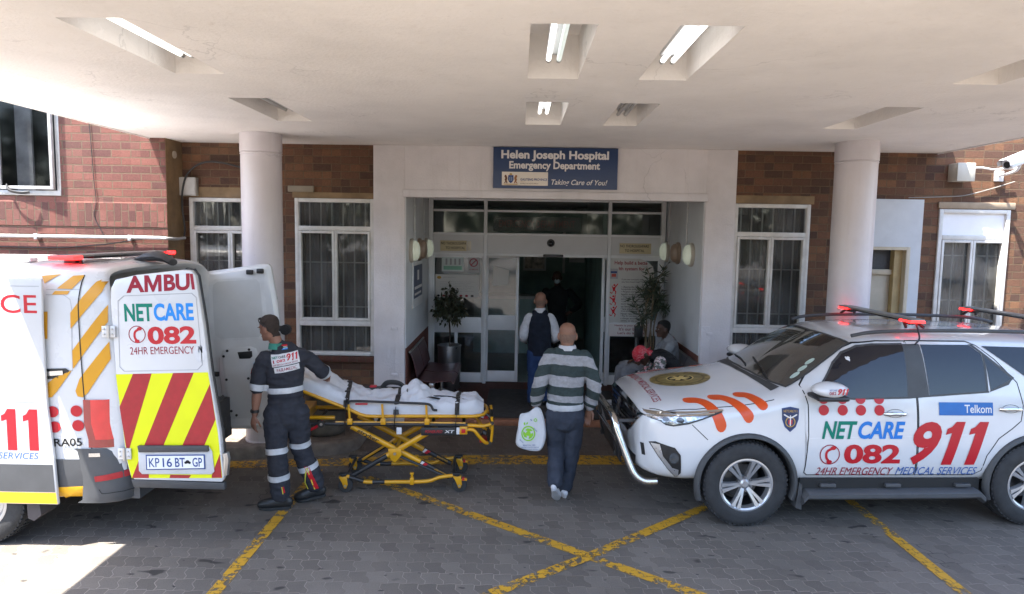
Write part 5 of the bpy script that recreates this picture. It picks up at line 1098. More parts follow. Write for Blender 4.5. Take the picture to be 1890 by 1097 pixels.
# inner edge of the rear opening
inner = []
for v in R[-1]:
    c = v.co; inner.append(tb.verts.new((c.x-.0, YB+(c.y-YB)*.90, .52 if c.z < .6 else min(c.z*.985, 2.16) if abs(c.y-YB) < .8 else min(c.z, 2.12))))
skin(tb, [R[-1], inner])
inner2 = [tb.verts.new(v.co+V(-2.6, 0, 0)) for v in inner]; skin(tb, [inner, inner2]); tb.faces.new(inner2)
AB = evald('body', tb, [('SUBSURF', dict(levels=1))], AMB, [PAINTV], at=AT); AB.data.set_sharp_from_angle(angle=math.radians(45))
av = objbvh(AB); asd = Side(av, V(0, -6, 0), X, Z, Y)
for s in (-1, 1):
    for xx in (-4.33, -7.95):
        wheel(AMB, xx+3.2, s*.89, .36, s, .215, .23, False)
        mb = MB(); tb = bmesh.new(); R = []
        for k in range(25):
            a = math.radians(180*k/24); R.append([tb.verts.new((xx+r_*math.cos(a), YB+s*y_, .36+r_*math.sin(a))) for r_, y_ in ((.40, .8), (.40, 1.02), (.45, 1.018))])
        skin(tb, R, False); mb.add(tb, CLAD); mb.obj('wheel_arch', AMB, at=AT)
    mb = MB(); tb = bmesh.new(); mb.prism([(-3.955, .42), (-3.86, .42), (-3.84, .26), (-3.90, .21), (-3.95, .23)], YB+s*.99, YB+s*.76, mat('mud flap', (.06, .05, .05), .7), (V(0, 0, 0), X, Z, Y)); mb.obj('mud_flap', AMB, at=AT)
    # open sliding door slab / fixed side skin
    Ys = YB+s*1.012
    P_ = [(-3.708, 2.19), (-3.722, 1.81), (-3.715, 1.40), (-3.713, 1.19), (-3.678, .776), (-3.66, .37), (-6.35, .37), (-6.35, 2.19)]
    mb = MB(); mb.prism(P_, 0, s*.030, PAINTV, (V(0, Ys, 0), X, Z, Y), .012, True); sl_ = mb.obj('sliding_door', AMB, 35, at=AT)
    yo = Ys+s*.0312; FR = (V(0, yo, 0), X, Z, Y*s)
    mb = MB()
    for P2, m_ in (([(-6.33, .475), (-3.68, .475), (-3.69, .70), (-6.33, .70)], CLAD), ([(-6.33, .38), (-3.668, .38), (-3.676, .47), (-6.33, .47)], mat('amber band', (.80, .42, .015), .4))): flat(mb, polybm([P2]), m_, None, FR)
    flat(mb, polybm([[(-6.33, 1.205), (-3.73, 1.205), (-3.73, 1.212), (-6.33, 1.212)], [(-6.33, 2.125), (-3.73, 2.125), (-3.73, 2.13), (-6.33, 2.13)]]), mat('pressed line', (.35, .35, .36), .5), None, FR); mb.obj('cladding', sl_)
    if s < 0:
        mb = MB(); flat(mb, textbm('AMBULANCE', 1.46, .145, .034, x=-5.215, z=1.915), S_RED, None, FR); mb.obj('lettering', sl_); mb = MB(); flat(mb, m911(.56, .335, 0, None, -4.32, .815), S_RED, None, FR); mb.obj('emergency_number', sl_); mb = MB(); flat(mb, textbm('24HR EMERGENCY MEDICAL SERVICES', 1.35, .052, 0, .2, x=-5.15, z=.745), ink('mid blue', (.05, .12, .34)), None, FR); mb.obj('service_line', sl_)
    # dark bumper corner and cladding
    SS = asd if s < 0 else Side(av, V(0, 6, 0), X, Z, -Y)
    mb = MB(); SS.poly(mb, [[(-3.72, .50), (-3.46, .515), (-3.475, .735), (-3.735, .735)]], CLAD, .008, .06); SS.poly(mb, [[(-3.72, .37), (-3.43, .39), (-3.462, .513), (-3.72, .498)]], mat('amber band', (.80, .42, .015), .4), .010, .06); mb.obj('side_cladding', AMB, 60, at=AT)
    for nm, m_, pl in (('slash', YEL, ([(-3.782, 2.199), (-3.636, 2.215), (-3.697, 2.18), (-3.75, 2.14)], [(-3.542, 2.203), (-3.461, 2.209), (-3.466, 2.183), (-3.534, 2.101), (-3.65, 2.104)], [(-3.663, 2.086), (-3.548, 2.088), (-3.566, 2.058), (-3.686, 2.056)],
        [(-3.361, 2.16), (-3.283, 2.195), (-3.308, 2.084), (-3.372, 1.997), (-3.536, 1.788), (-3.538, 1.917), (-3.474, 2.008)], [(-3.261, 1.982), (-3.258, 1.845), (-3.524, 1.468), (-3.526, 1.616)], [(-3.247, 1.69), (-3.236, 1.551), (-3.415, 1.278), (-3.456, 1.242), (-3.495, 1.25), (-3.51, 1.293), (-3.476, 1.39)],
        [(-3.533, 1.459), (-3.653, 1.291), (-3.695, 1.242), (-3.738, 1.236), (-3.758, 1.271), (-3.729, 1.351), (-3.674, 1.395)], [(-3.748, 1.922), (-3.714, 1.923), (-3.716, 1.708), (-3.754, 1.707)])),):
        for P2 in pl:
            mb = MB(); SS.poly(mb, [P2], m_, .006, .03); mb.obj(nm, AMB, 60, at=AT)
    for c in ((-3.696, 1.123), (-3.509, 1.131), (-3.684, .999), (-3.501, 1.012)):
        mb = MB(); SS.poly(mb, [ngon(c[0], c[1], .046, .046, 24)], S_RED, .006, .03); mb.obj('red_dot', AMB, at=AT)
    mb = MB(); SS.text(mb, 'RA05', -3.695, .838, .22, .066, I_BLACK, .006, .018, rot=.03 if s < 0 else 0); mb.obj('fleet_number', AMB, at=AT)
    mb = MB(); SS.line(mb, [(-3.461, 2.209), (-3.479, 1.996), (-3.443, 1.238), (-3.40, .81)], .009, GAP, .007); SS.line(mb, [(-3.735, 2.055), (-3.60, 2.058), (-3.545, 2.02), (-3.53, 1.95), (-3.529, 1.455), (-3.738, 1.445)], .006, mat('pressed line', (.35, .35, .36), .5), .0015); SS.line(mb, [(-3.735, 2.095), (-3.47, 2.10)], .005, mat('pressed line', (.35, .35, .36), .5), .0012); mb.obj('panel_seam', AMB, at=AT)
    mb = MB(); SS.poly(mb, [[(-3.735, 1.47), (-3.58, 1.475), (-3.55, 1.455), (-3.60, 1.40), (-3.735, 1.385)]], BLACK, .006, .04); SS.line(mb, [(-3.73, 1.43), (-3.60, 1.44)], .035, CHROME, .012); mb.obj('side_marker', AMB, at=AT)
    # tail lamp wraps the corner
    yl = YB+s*.985
    mb = MB(); tb = bmesh.new(); R = []
    for x_, y_, in ((-3.42, 1.004), (-3.36, 1.008), (-3.27, .995), (-3.215, .965), (-3.175, .91), (-3.165, .86)):
        R.append([tb.verts.new((x_-(.03 if zz > 1 else 0)*(1 if x_ < -3.3 else .6), YB+s*y_, zz)) for zz in (.835, .90, 1.03, 1.15, 1.225)])
    skin(tb, R, False); tb.faces.ensure_lookup_table(); mb.add(tb, REDL); k_ = mb.mi(REDD); mb.bm.faces.ensure_lookup_table()
    for fi, f_ in enumerate(mb.bm.faces):
        if (fi // 4) in (0, 4) or fi % 4 == 0: f_.material_index = k_
    tl = mb.obj('tail_lamp', AMB, 60, at=AT)
    mb = MB(); 
    for zz in (.93, 1.03, 1.13): mb.tube(smoothpath([(-3.395, YB+s*1.004, zz), (-3.35, YB+s*1.006, zz), (-3.29, YB+s*.998, zz)], 3), .005, mat('dark red rib', (.12, .004, .006), .3), 6)
    mb.tube(smoothpath([(-3.375, YB+s*1.012, .845), (-3.385, YB+s*1.012, 1.0), (-3.40, YB+s*1.012, 1.2)], 3), .006, mat('dark red rib', (.12, .004, .006), .3), 6); mb = MB(); mb.bb(-3.20, -3.165, YB+s*.88, YB+s*.95, .88, .96, mat('clear lens', (.6, .6, .6), .1), .006); mb.obj('lens_rib', tl, at=(0, 0, 0))
    tb = None
# rear bumper
mb = MB(); tb = bmesh.new(); R = []
for x_, y_ in ((-3.48, -1.002), (-3.42, -1.006), (-3.28, -1.0), (-3.17, -.96), (-3.09, -.86), (-3.06, -.6), (-3.05, 0), (-3.06, .6), (-3.09, .86), (-3.17, .96), (-3.28, 1.0), (-3.42, 1.006), (-3.48, 1.002)):
    R.append([tb.verts.new((x_+dx, YB+y_, zz)) for zz, dx in ((.375, -.05), (.40, -.01), (.52, .0), (.60, 0), (.66, -.012), (.735, -.02), (.80, -.035), (.825, -.06))])
skin(tb, R, False); mb.add(tb, CLAD); mb.bb(-3.45, -3.08, YB-.9, YB+.9, .38, .8, CLAD); rb = mb.obj('rear_bumper', AMB, 60, at=AT)
mb = MB(); bb_ = objbvh(rb); bs = Side(bb_, V(0, -6, 0), X, Z, Y); bs.poly(mb, [[(-3.383, .597), (-3.135, .640), (-3.135, .588), (-3.378, .552)]], RDEC, .005, .04); bs.line(mb, [(-3.42, .773), (-3.33, .776)], .03, CHROME, .005); bs.line(mb, [(-3.35, .49), (-3.33, .455), (-3.12, .47)], .006, GAP, .003); mb.obj('reflector', rb)
# left rear door, swung right round
DP = [(-3.208, 2.0), (-3.200, 2.12), (-3.165, 2.185), (-2.999, 2.225), (-2.63, 2.272), (-2.56, 2.268), (-2.53, 2.224), (-2.477, 1.841), (-2.44, 1.452), (-2.369, .97), (-2.344, .60), (-2.36, .565), (-3.07, .572), (-3.10, .60), (-3.131, .732), (-3.187, 1.438)]
yd = -3.39
mb = MB(); mb.prism(DP, 0, .055, PAINTV, (V(0, yd, 0), X, Z, Y), .01, True); LD = mb.obj('rear_door', AMB, 30, at=AT)
FD_ = (V(0, yd-.0012, 0), X, Z, -Y)
mb = MB(); flat(mb, polybm([[(-3.187, 1.432), (-2.45, 1.462), (-2.383, .97), (-2.356, .60), (-3.09, .585), (-3.121, .732)]]), FLUO, None, FD_)
FD2 = (V(0, yd-.0022, 0), X, Z, -Y)
for P2 in ([(-3.049, 1.438), (-2.899, 1.444), (-3.117, .775), (-3.155, 1.075), (-3.165, 1.17)], [(-2.728, 1.451), (-2.563, 1.457), (-2.825, .857), (-2.84, .83), (-2.99, .83)], [(-2.437, 1.368), (-2.40, 1.08), (-2.50, .855), (-2.678, .850)],
           [(-3.088, .587), (-3.022, .745), (-2.99, .64), (-2.95, .62), (-2.95, .588)], [(-2.776, .62), (-2.608, .62), (-2.627, .594), (-2.784, .592)], [(-2.441, .62), (-2.372, .80), (-2.36, .602), (-2.442, .600)]): flat(mb, polybm([P2]), RDEC, None, FD2)
mb.obj('chevrons', LD)
mb = MB(); LB = [(-3.10, .572), (-2.344, .556), (-2.342, .50), (-3.08, .505)]
mb.prism(LB, .005, .05, PLAS, (V(0, yd, 0), X, Z, Y), .004); mb.obj('lower_trim', LD)
mb = MB(); 
def ring2(P, w, m, fr, mb): 
    c = V(sum(p[0] for p in P)/len(P), sum(p[1] for p in P)/len(P), 0)
    tb = bmesh.new(); A = [tb.verts.new((p[0], p[1], 0)) for p in P]; B_ = [tb.verts.new(V(p[0], p[1], 0)+(c-V(p[0], p[1], 0)).normalized()*w) for p in P]
    for i in range(len(P)): j = (i+1) % len(P); tb.faces.new((A[i], A[j], B_[j], B_[i]))
    flat(mb, tb, m, None, fr)
PN = [(-3.15, 2.02), (-3.10, 2.062), (-2.56, 2.092), (-2.525, 2.06), (-2.49, 1.52), (-2.53, 1.478), (-3.12, 1.455), (-3.155, 1.49)]
ring2(PN, .008, mat('pressed line', (.35, .35, .36), .5), FD_, mb); flat(mb, polybm([ngon(-2.505, 1.61, .05, .07, 20)]), mat('shaded cup', (.55, .55, .56), .4), None, FD_); mb.obj('pressing', LD)
mb = MB(); FA = (V(-3.078, yd-.0015, 2.082), V(1, 0, .062), Z, -Y); flat(mb, textbm('A', .145, .132, .036), I_DRED, None, FA); flat(mb, polybm([[(.145+.135*a, .132*b) for a, b in ((0, 0), (0, 1), (.26, 1), (.5, .38), (.74, 1), (1, 1), (1, 0), (.8, 0), (.8, .62), (.56, 0), (.44, 0), (.2, .62), (.2, 0))]]), I_DRED, None, FA); flat(mb, textbm('BU', .205, .132, .036, x=.298), I_DRED, None, FA); flat(mb, polybm([[(-2.560, 2.118), (-2.536, 2.119), (-2.549, 2.243), (-2.573, 2.241)]]), I_DRED, None, FD_); mb.obj('lettering', LD)
mb = MB(); flat(mb, textbm('NET', .225, .14, .03, rot=.03), I_GREEN, None, (V(-3.098, yd-.0015, 1.856), X, Z, -Y)); flat(mb, textbm('CARE', .315, .14, .034, rot=.03), ink('sky blue', (.02, .22, .62)), None, (V(-2.865, yd-.0015, 1.864), X, Z, -Y)); mb.obj('lettering', LD)
mb = MB(); flat(mb, textbm('082', .385, .143, .05, rot=.035), S_RED, None, (V(-2.92, yd-.0015, 1.675), X, Z, -Y)); mb.obj('phone_number', LD)
mb = MB(); flat(mb, textbm('24HR EMERGENCY', .51, .06, .0, rot=.035), I_DRED, None, (V(-3.064, yd-.0015, 1.592), X, Z, -Y)); flat(mb, polybm([[(-2.522+.032*a, 1.618+.052*b) for a, b in ((0, 0), (0, 1), (.25, 1), (.75, .35), (.75, 1), (1, 1), (1, 0), (.75, 0), (.25, .65), (.25, 0))]]), ink('mid blue', (.05, .12, .34)), None, FD_); mb.obj('service_line', LD)
mb = MB(); ring2(ngon(-3.005, 1.755, .068, .07, 28), .007, I_DRED, FD_, mb); tb = capsule2d([(-2.985, 1.80), (-3.02, 1.775), (-3.025, 1.735), (-3.01, 1.705)], .018); flat(mb, tb, S_RED, None, FD_); flat(mb, polybm([ngon(-2.985, 1.80, .02, .014, 10), ngon(-3.005, 1.702, .02, .014, 10)]), S_RED, None, FD2); mb.obj('phone_symbol', LD)
mb = MB(); mb.prism([(-3.026, .835), (-2.455, .862), (-2.43, .82), (-2.416, .655), (-2.44, .632), (-3.0, .622), (-3.025, .65)], -.012, -.002, mat('plate surround', (.52, .52, .53), .4), (V(0, yd, 0), X, Z, Y), .004); mb.prism([(-3.02, .862), (-2.455, .872), (-2.45, .825), (-3.01, .808)], -.035, -.004, PLAS, (V(0, yd, 0), X, Z, Y), .006); pr_ = mb.obj('plate_recess', LD)
mb = MB(); mb.prism([(-2.962, .785), (-2.486, .797), (-2.484, .677), (-2.962, .660)], -.018, -.0125, I_NAVY, (V(0, yd, 0), X, Z, Y), .002); flat(mb, polybm([[(-2.952, .776), (-2.496, .788), (-2.494, .686), (-2.952, .669)]]), mat('plate white', (.72, .72, .70), .5, var=.03), None, (V(0, yd-.0185, 0), X, Z, -Y)); npl = mb.obj('number_plate', LD)
mb = MB(); F3 = V(0, yd-.0195, 0)
for s_, x_, w_ in (('KP', -2.935, .085), ('16', -2.825, .075), ('BT', -2.725, .08), ('GP', -2.585, .078)): flat(mb, textbm(s_, w_, .075, .015, rot=.028), I_NAVY, None, (F3+V(x_, 0, .684+.028*(x_+2.95)), X, Z, -Y))
for q in ((-2.625, .735, .016), (-2.61, .728, .012), (-2.64, .728, .012)): flat(mb, polybm([ngon(q[0], q[1], q[2], q[2]*.9, 10)]), I_BLACK, None, (F3, X, Z, -Y))
mb.obj('lettering', npl)
mb = MB()
for zz, x_ in ((1.775, -3.215), (.79, -3.125)):
    mb.bb(x_-.06, x_+.045, yd-.02, yd-.003, zz-.045, zz+.045, mat('hinge steel', (.6, .6, .6), .4, .3), .004); mb.cyl((x_-.005, yd-.022, zz-.05), (x_-.005, yd-.022, zz+.05), .012, METAL, n=10)
    for q in ((-.04, -.02), (-.04, .02), (.025, -.02), (.025, .02)): mb.cyl((x_+q[0], yd-.021, zz+q[1]), (x_+q[0], yd-.028, zz+q[1]), .008, METAL, n=8)
mb.obj('hinge', LD)
mb = MB(); seal = [(x_+.0, yd+.058, z_) for x_, z_ in DP[4:11]]; mb.tube(seal, .014, BLACK, 8); mb.tube([(-2.345, yd+.03, .62), (-2.33, yd+.03, .75), (-2.34, yd+.03, .8)], .03, METAL, 8); mb.obj('door_seal', LD)
# right rear door, inside face towards us
RP = [(-3.368, 1.569), (-3.378, 2.062), (-3.365, 2.11), (-3.329, 2.138), (-2.70, 2.232), (-2.65, 2.232), (-2.625, 2.20), (-2.562, 1.816), (-2.482, .997), (-2.474, .50), (-2.50, .455), (-2.773, .443), (-3.16, .432), (-3.20, .45), (-3.225, .507), (-3.27, 1.042)]
yr = -1.5
INW = mat('inner door paint', (.60, .61, .61), .35, var=.03, coat=.4)
mb = MB(); mb.prism(RP, 0, .05, PAINTV, (V(0, yr, 0), X, Z, Y), .012, True); RD_ = mb.obj('rear_door', AMB, 30, at=AT)
def inset(P, d):
    c = V(sum(p[0] for p in P)/len(P), sum(p[1] for p in P)/len(P), 0); return [(p[0]+(c.x-p[0])*d, p[1]+(c.y-p[1])*d*.45) for p in P]
def panel(mb, P, y, h, m, d=.10):   # raised or sunk pressing with sloped sides
    Q = inset(P, d); tb = bmesh.new(); A = [tb.verts.new((p[0], y, p[1])) for p in P]; B_ = [tb.verts.new((p[0], y-h, p[1])) for p in Q]
    n = len(P)
    for i in range(n): j = (i+1) % n; tb.faces.new((A[i], A[j], B_[j], B_[i]))
    tb.faces.new(B_); bmesh.ops.triangulate(tb, faces=[f for f in tb.faces if len(f.verts) > 4]); bmesh.ops.recalc_face_normals(tb, faces=tb.faces[:]); flipto(tb, Y); mb.raw(tb, m)
mb = MB(); rp = inset(RP, .05); panel(mb, rp, yr-.001, .02, INW, .06)
WN = [(-3.285, 1.96), (-3.275, 2.02), (-3.22, 2.058), (-2.735, 2.094), (-2.69, 2.05), (-2.66, 1.54), (-2.675, 1.47), (-2.72, 1.432), (-3.20, 1.405), (-3.258, 1.44), (-3.275, 1.52)]
ring2(WN, .05, mat('door pressing', (.62, .63, .63), .3, coat=.4), (V(0, yr-.0235, 0), X, Z, -Y), mb)
tb = bmesh.new(); n_ = len(WN); A = [tb.verts.new((p[0], yr-.0215, p[1])) for p in inset(WN, .10)]; B_ = [tb.verts.new((p[0], yr-.010+.0, p[1])) for p in inset(WN, .16)]
mb.obj('inner_frame', RD_); tb.free()
mb = MB(); flat(mb, polybm([inset(WN, .15)]), mat('window blank', (.52, .53, .53), .35, var=.05, coat=.3), None, (V(0, yr-.0242, 0), X, Z, -Y)); mb.obj('window_panel', RD_)
mb = MB(); LP = [(-3.165, 1.25), (-3.15, 1.31), (-2.86, 1.352), (-2.79, 1.33), (-2.775, 1.28), (-2.745, .62), (-2.77, .58), (-3.05, .557), (-3.09, .58), (-3.105, .63)]
panel(mb, LP, yr-.0215, .012, mat('trim panel', (.55, .56, .56), .4, var=.04)); lp_ = mb.obj('trim_panel', RD_)
mb = MB(); mb.prism([(-2.985, 1.288), (-2.83, 1.303), (-2.826, 1.245), (-2.85, 1.222), (-2.965, 1.216)], -.042, -.03, BLACK, (V(0, yr, 0), X, Z, Y), .004)
mb.obj('pull_handle', RD_)
mb = MB()
for q in ((-3.095, 1.30), (-2.86, 1.318), (-3.135, 1.24), (-3.11, .987), (-2.874, 1.005), (-3.065, .645), (-3.01, .60)): mb.cyl((q[0], yr-.034, q[1]), (q[0], yr-.041, q[1]), .014, BLACK, n=12)
mb.obj('trim_clip', RD_)
mb = MB()
for q in ((-2.83, 2.145), (-2.72, 2.158)): mb.bb(q[0]-.04, q[0]+.03, yr-.06, yr-.02, q[1]-.025, q[1]+.025, BLACK, .01)
mb.bb(-3.30, -3.19, yr-.05, yr-.01, 1.02, 1.07, BLACK, .008); mb.bb(-2.62, -2.56, yr-.05, yr-.02, 1.25, 1.42, BLACK, .012); mb.obj('latch', RD_)
mb = MB(); mb.cyl((-2.475, yr-.03, 1.535), (-2.475, yr+.02, 1.535), .055, BLACK, n=24); mb.cyl((-2.545, yr+.0, 1.545), (-2.50, yr+.0, 1.545), .03, BLACK, n=12); mb.obj('door_lamp', RD_)
# roof light bar, rear camera
mb = MB(); mb.bb(-3.80, -3.62, -3.22, -1.62, 2.345, 2.362, mat('grey light bar', (.20, .20, .19), .4, .3), .008); mb.bb(-3.79, -3.63, -2.9, -1.95, 2.325, 2.345, mat('smoked lens', (.03, .03, .03), .15), .004); lb = mb.obj('light_bar', AMB, at=AT)
for a, b in ((-3.24, -3.12), (-1.70, -1.60)):
    mb = MB(); mb.bb(-3.80, -3.58, a, b, 2.325, 2.36, REDLED, .008); mb.obj('red_lamp', lb); mb = MB(); mb.bb(-3.76, -3.66, (a+b)/2-.05 if a > -2 else b+.02, (a+b)/2+.05 if a > -2 else b+.12, 2.28, 2.325, BLACK, .01); mb.tube([(-3.65, b+.05, 2.35), (-3.62, b+.03, 2.29)], .012, BLACK, 6); mb.obj('bracket', lb)
mb = MB(); tb = bmesh.new(); R = []
for k, (x_, z0_, z1_, w_) in enumerate(((-3.52, 2.30, 2.31, .05), (-3.42, 2.29, 2.37, .09), (-3.32, 2.29, 2.385, .10), (-3.24, 2.28, 2.36, .10), (-3.18, 2.25, 2.31, .08))): R.append([tb.verts.new((x_, -2.45+w_*math.cos(a*math.pi/6), (z0_+z1_)/2+(z1_-z0_)/2*math.sin(a*math.pi/6))) for a in range(12)])
skin(tb, R); tb.faces.new(R[0][::-1]); tb.faces.new(R[-1]); mb.add(tb, PLAS); mb.obj('rear_camera', AMB, at=AT)
mb = MB(); mb.bb(-4.12, -4.0, -3.15, -3.05, 2.30, 2.335, CW, .012); mb.obj('roof_vent', AMB, at=AT)
mb = MB(); mb.bb(-5.9, -5.8, YB-.8, YB+.8, .6, 2.1, mat('ambulance interior', (.35, .36, .37), .5)); mb.obj('bulkhead', AMB, at=AT)
mb = MB(); av_ = Side(av, V(-12, 0, 0), -Y, Z, X); av_.poly(mb, [[(YB*-1-.80, 1.5), (YB*-1+.80, 1.5), (YB*-1+.72, 2.1), (YB*-1-.72, 2.1)]], GLASSW, .006, .1); mb.obj('windscreen', AMB, at=AT)
# ---------------------------------------------------------------- people
def chain(tb, pts, ref=X, n=18, caps=(True, True)):
    # pts: (position, half width along ref, half depth); closed, with rounded ends
    P = [Vector(p[0]) for p in pts]; A = [p[1] for p in pts]; B = [p[2] if len(p) > 2 else p[1] for p in pts]; k = len(P)
    T = [(P[min(i+1, k-1)]-P[max(i-1, 0)]).normalized() for i in range(k)]
    seq = []
    if caps[0]:
        m = min(A[0], B[0]); seq += [(P[0]-T[0]*m*.9, .35, 0), (P[0]-T[0]*m*.55, .8, 0)]
    seq += [(P[i], 1, i) for i in range(k)]
    if caps[1]:
        m = min(A[-1], B[-1]); seq += [(P[-1]+T[-1]*m*.55, .8, k-1), (P[-1]+T[-1]*m*.9, .35, k-1)]
    rings = []
    for p, s, i in seq:
        a, b = frame_at(T[i], ref)
        rings.append([tb.verts.new(p+a*A[i]*s*math.cos(2*math.pi*j/n)+b*B[i]*s*math.sin(2*math.pi*j/n)) for j in range(n)])
    skin(tb, rings); tb.faces.new(rings[0][::-1]); tb.faces.new(rings[-1])
def ellb(tb, c, r, M=None, n=14):
    t2 = bmesh.new(); bmesh.ops.create_uvsphere(t2, u_segments=n, v_segments=n//2+1, radius=1)
    M_ = Matrix.Translation(c) @ (M.to_4x4() if M is not None else Matrix.Identity(4)) @ Matrix.Diagonal(Vector(r).to_4d()); t2.transform(M_)
    me = bpy.data.meshes.new('t'); t2.to_mesh(me); t2.free(); tb.from_mesh(me); bpy.data.meshes.remove(me)
def sm(pts, sub=3):      # smooth a chain of (pos, a, b)
    P = smoothpath([p[0] for p in pts], sub); k = len(pts); out = []
    for i, p in enumerate(P):
        t = i/sub; j = min(int(t), k-2); f = t-j
        a0, a1 = pts[j][1], pts[j+1][1]; b0 = pts[j][2] if len(pts[j]) > 2 else a0; b1 = pts[j+1][2] if len(pts[j+1]) > 2 else a1
        f = f*f*(3-2*f); out.append((p, a0+(a1-a0)*f, b0+(b1-b0)*f))
    return out
def basis(f, up=Z):
    f = Vector(f).normalized(); r = f.cross(up).normalized(); u = r.cross(f); return r, f, u
def head(tb, c, f, up=Z, s=1.):
    r, f, u = basis(f, up); c = Vector(c)
    prof = [(-.112, .022, .080, -.035), (-.104, .044, .092, .012), (-.082, .057, .095, .045), (-.05, .065, .093, .068), (-.012, .0715, .092, .088), (.03, .076, .092, .098), (.062, .0755, .088, .098), (.09, .065, .074, .086), (.11, .044, .052, .062), (.122, .018, .022, .028)]
    rings = []
    for z, a, fr_, bk in prof:
        rg = []
        for j in range(20):
            t = 2*math.pi*j/20; y = math.cos(t); rg.append(tb.verts.new(c+(r*a*math.sin(t)+f*((fr_ if y > 0 else bk)*y if bk > 0 or y > 0 else (-bk)*-y*-1)+u*z)*s))
        rings.append(rg)
    skin(tb, rings); tb.faces.new(rings[0][::-1]); tb.faces.new(rings[-1])
    M = Matrix((r, f, u)).transposed()
    ellb(tb, c+(f*.098+u*-.022)*s, V(.014, .022, .025)*s, M); ellb(tb, c+(f*.104+u*-.032)*s, V(.016, .014, .011)*s, M)
    ellb(tb, c+(f*.086+u*.022)*s, V(.052, .014, .012)*s, M); ellb(tb, c+(f*.088+u*-.066)*s, V(.026, .012, .012)*s, M); ellb(tb, c+(f*.082+u*-.097)*s, V(.026, .016, .014)*s, M)
    for e in (-1, 1): ellb(tb, c+(r*e*.081+f*-.008+u*-.010)*s, V(.014, .024, .037)*s, Matrix.Rotation(0, 3, 'X') @ M @ Matrix.Rotation(e*.35, 3, 'Z'))
    return r, f, u
def hand(tb, w, d, n, curl=.5, side=1, s=1., spread=.1):
    # w wrist, d wrist->knuckles, n palm normal (fingers curl towards it), side = which side the thumb is on
    w = Vector(w); d = Vector(d).normalized(); n = (Vector(n)-d*Vector(n).dot(d)).normalized(); q = d.cross(n)*side
    chain(tb, [(w-d*.02*s, .024*s, .018*s), (w+d*.02*s, .030*s, .016*s), (w+d*.055*s, .040*s, .0145*s), (w+d*.088*s, .040*s, .012*s)], q, 14)
    for i, (o, L) in enumerate(((.030, .074), (.010, .084), (-.010, .078), (-.029, .060))):
        p = w+d*.088*s+q*o*s; dd = (d+q*(o*spread*10)).normalized(); pts = [(p-dd*.012*s, .0092*s)]; a = curl*(.55+.12*i)
        seg = (L*.45, L*.32, L*.26)
        for k in range(3):
            ax = dd.cross(n).normalized(); dd = Matrix.Rotation(a*(1.0 if k else .75), 3, ax) @ dd; p = p+dd*seg[k]*s; pts.append((p, (.0088, .008, .007)[k]*s))
        chain(tb, pts, q, 10)
    p = w+d*.025*s+q*.026*s; t1 = (d*.62+q*.62+n*.30).normalized(); t2 = (d*.85+q*.15+n*(.35+curl*.3)).normalized()
    chain(tb, [(p-t1*.01*s, .013*s), (p+t1*.034*s, .0115*s), (p+t1*.034*s+t2*.03*s, .0098*s), (p+t1*.034*s+t2*.052*s, .0085*s)], n, 10)
def organic(name, tb, m, parent, voxel=.006, it=4, folds=0., at=None, fs=(10, 10, 20), sf=.5, mats=None):
    bmesh.ops.recalc_face_normals(tb, faces=tb.faces[:])
    o = evald(name, tb, [('REMESH', dict(mode='VOXEL', voxel_size=voxel)), ('SMOOTH', dict(factor=sf, iterations=it))], parent, mats or [m], at=at)
    if folds:
        me = o.data; nrm = [v.normal.copy() for v in me.vertices]
        for v, nn in zip(me.vertices, nrm):
            c = v.co; q = V(c.x*fs[0], c.y*fs[1], c.z*fs[2]); d = 1-abs(noise.noise(q))*2.2; e = noise.noise(q*2.3+V(3, 7, 1)); v.co = c+nn*folds*(d*.75+e*.5)
    return o
def band(mb, bvh, c, axis, w, m, off=.005, n=36, rows=3, R=.35, arc=None, fall=.2):
    c = Vector(c); a, b = frame_at(Vector(axis), X); ax = Vector(axis).normalized(); tb = bmesh.new(); rings = []
    for k in range(rows+1):
        o = c+ax*w*(k/rows-.5); rg = []
        for j in range(n):
            d = a*math.cos(2*math.pi*j/n)+b*math.sin(2*math.pi*j/n); h = bvh.ray_cast(o+d*R, -d, R)
            rg.append((h[0]+d*off) if h[0] is not None else None)
        good = [q for q in rg if q is not None]
        if not good: return
        rg = [q if q is not None else min(good, key=lambda g: (g-(o+(a*math.cos(2*math.pi*j/n)+b*math.sin(2*math.pi*j/n))*fall)).length) for j, q in enumerate(rg)]
        rings.append([tb.verts.new(q) for q in rg])
    skin(tb, rings); bmesh.ops.recalc_face_normals(tb, faces=tb.faces[:]); mb.add(tb, m)
def fabric(name, c, rough=.85, var=.15, bump=.35, bs=300, vs=14): return mat(name, c, rough, 0, var, vs, bump, bs, spec=.2, bd=.003)
def skinm(name, c): return mat(name, c, .5, 0, .10, 18, .15, 160, spec=.35, bd=.003)
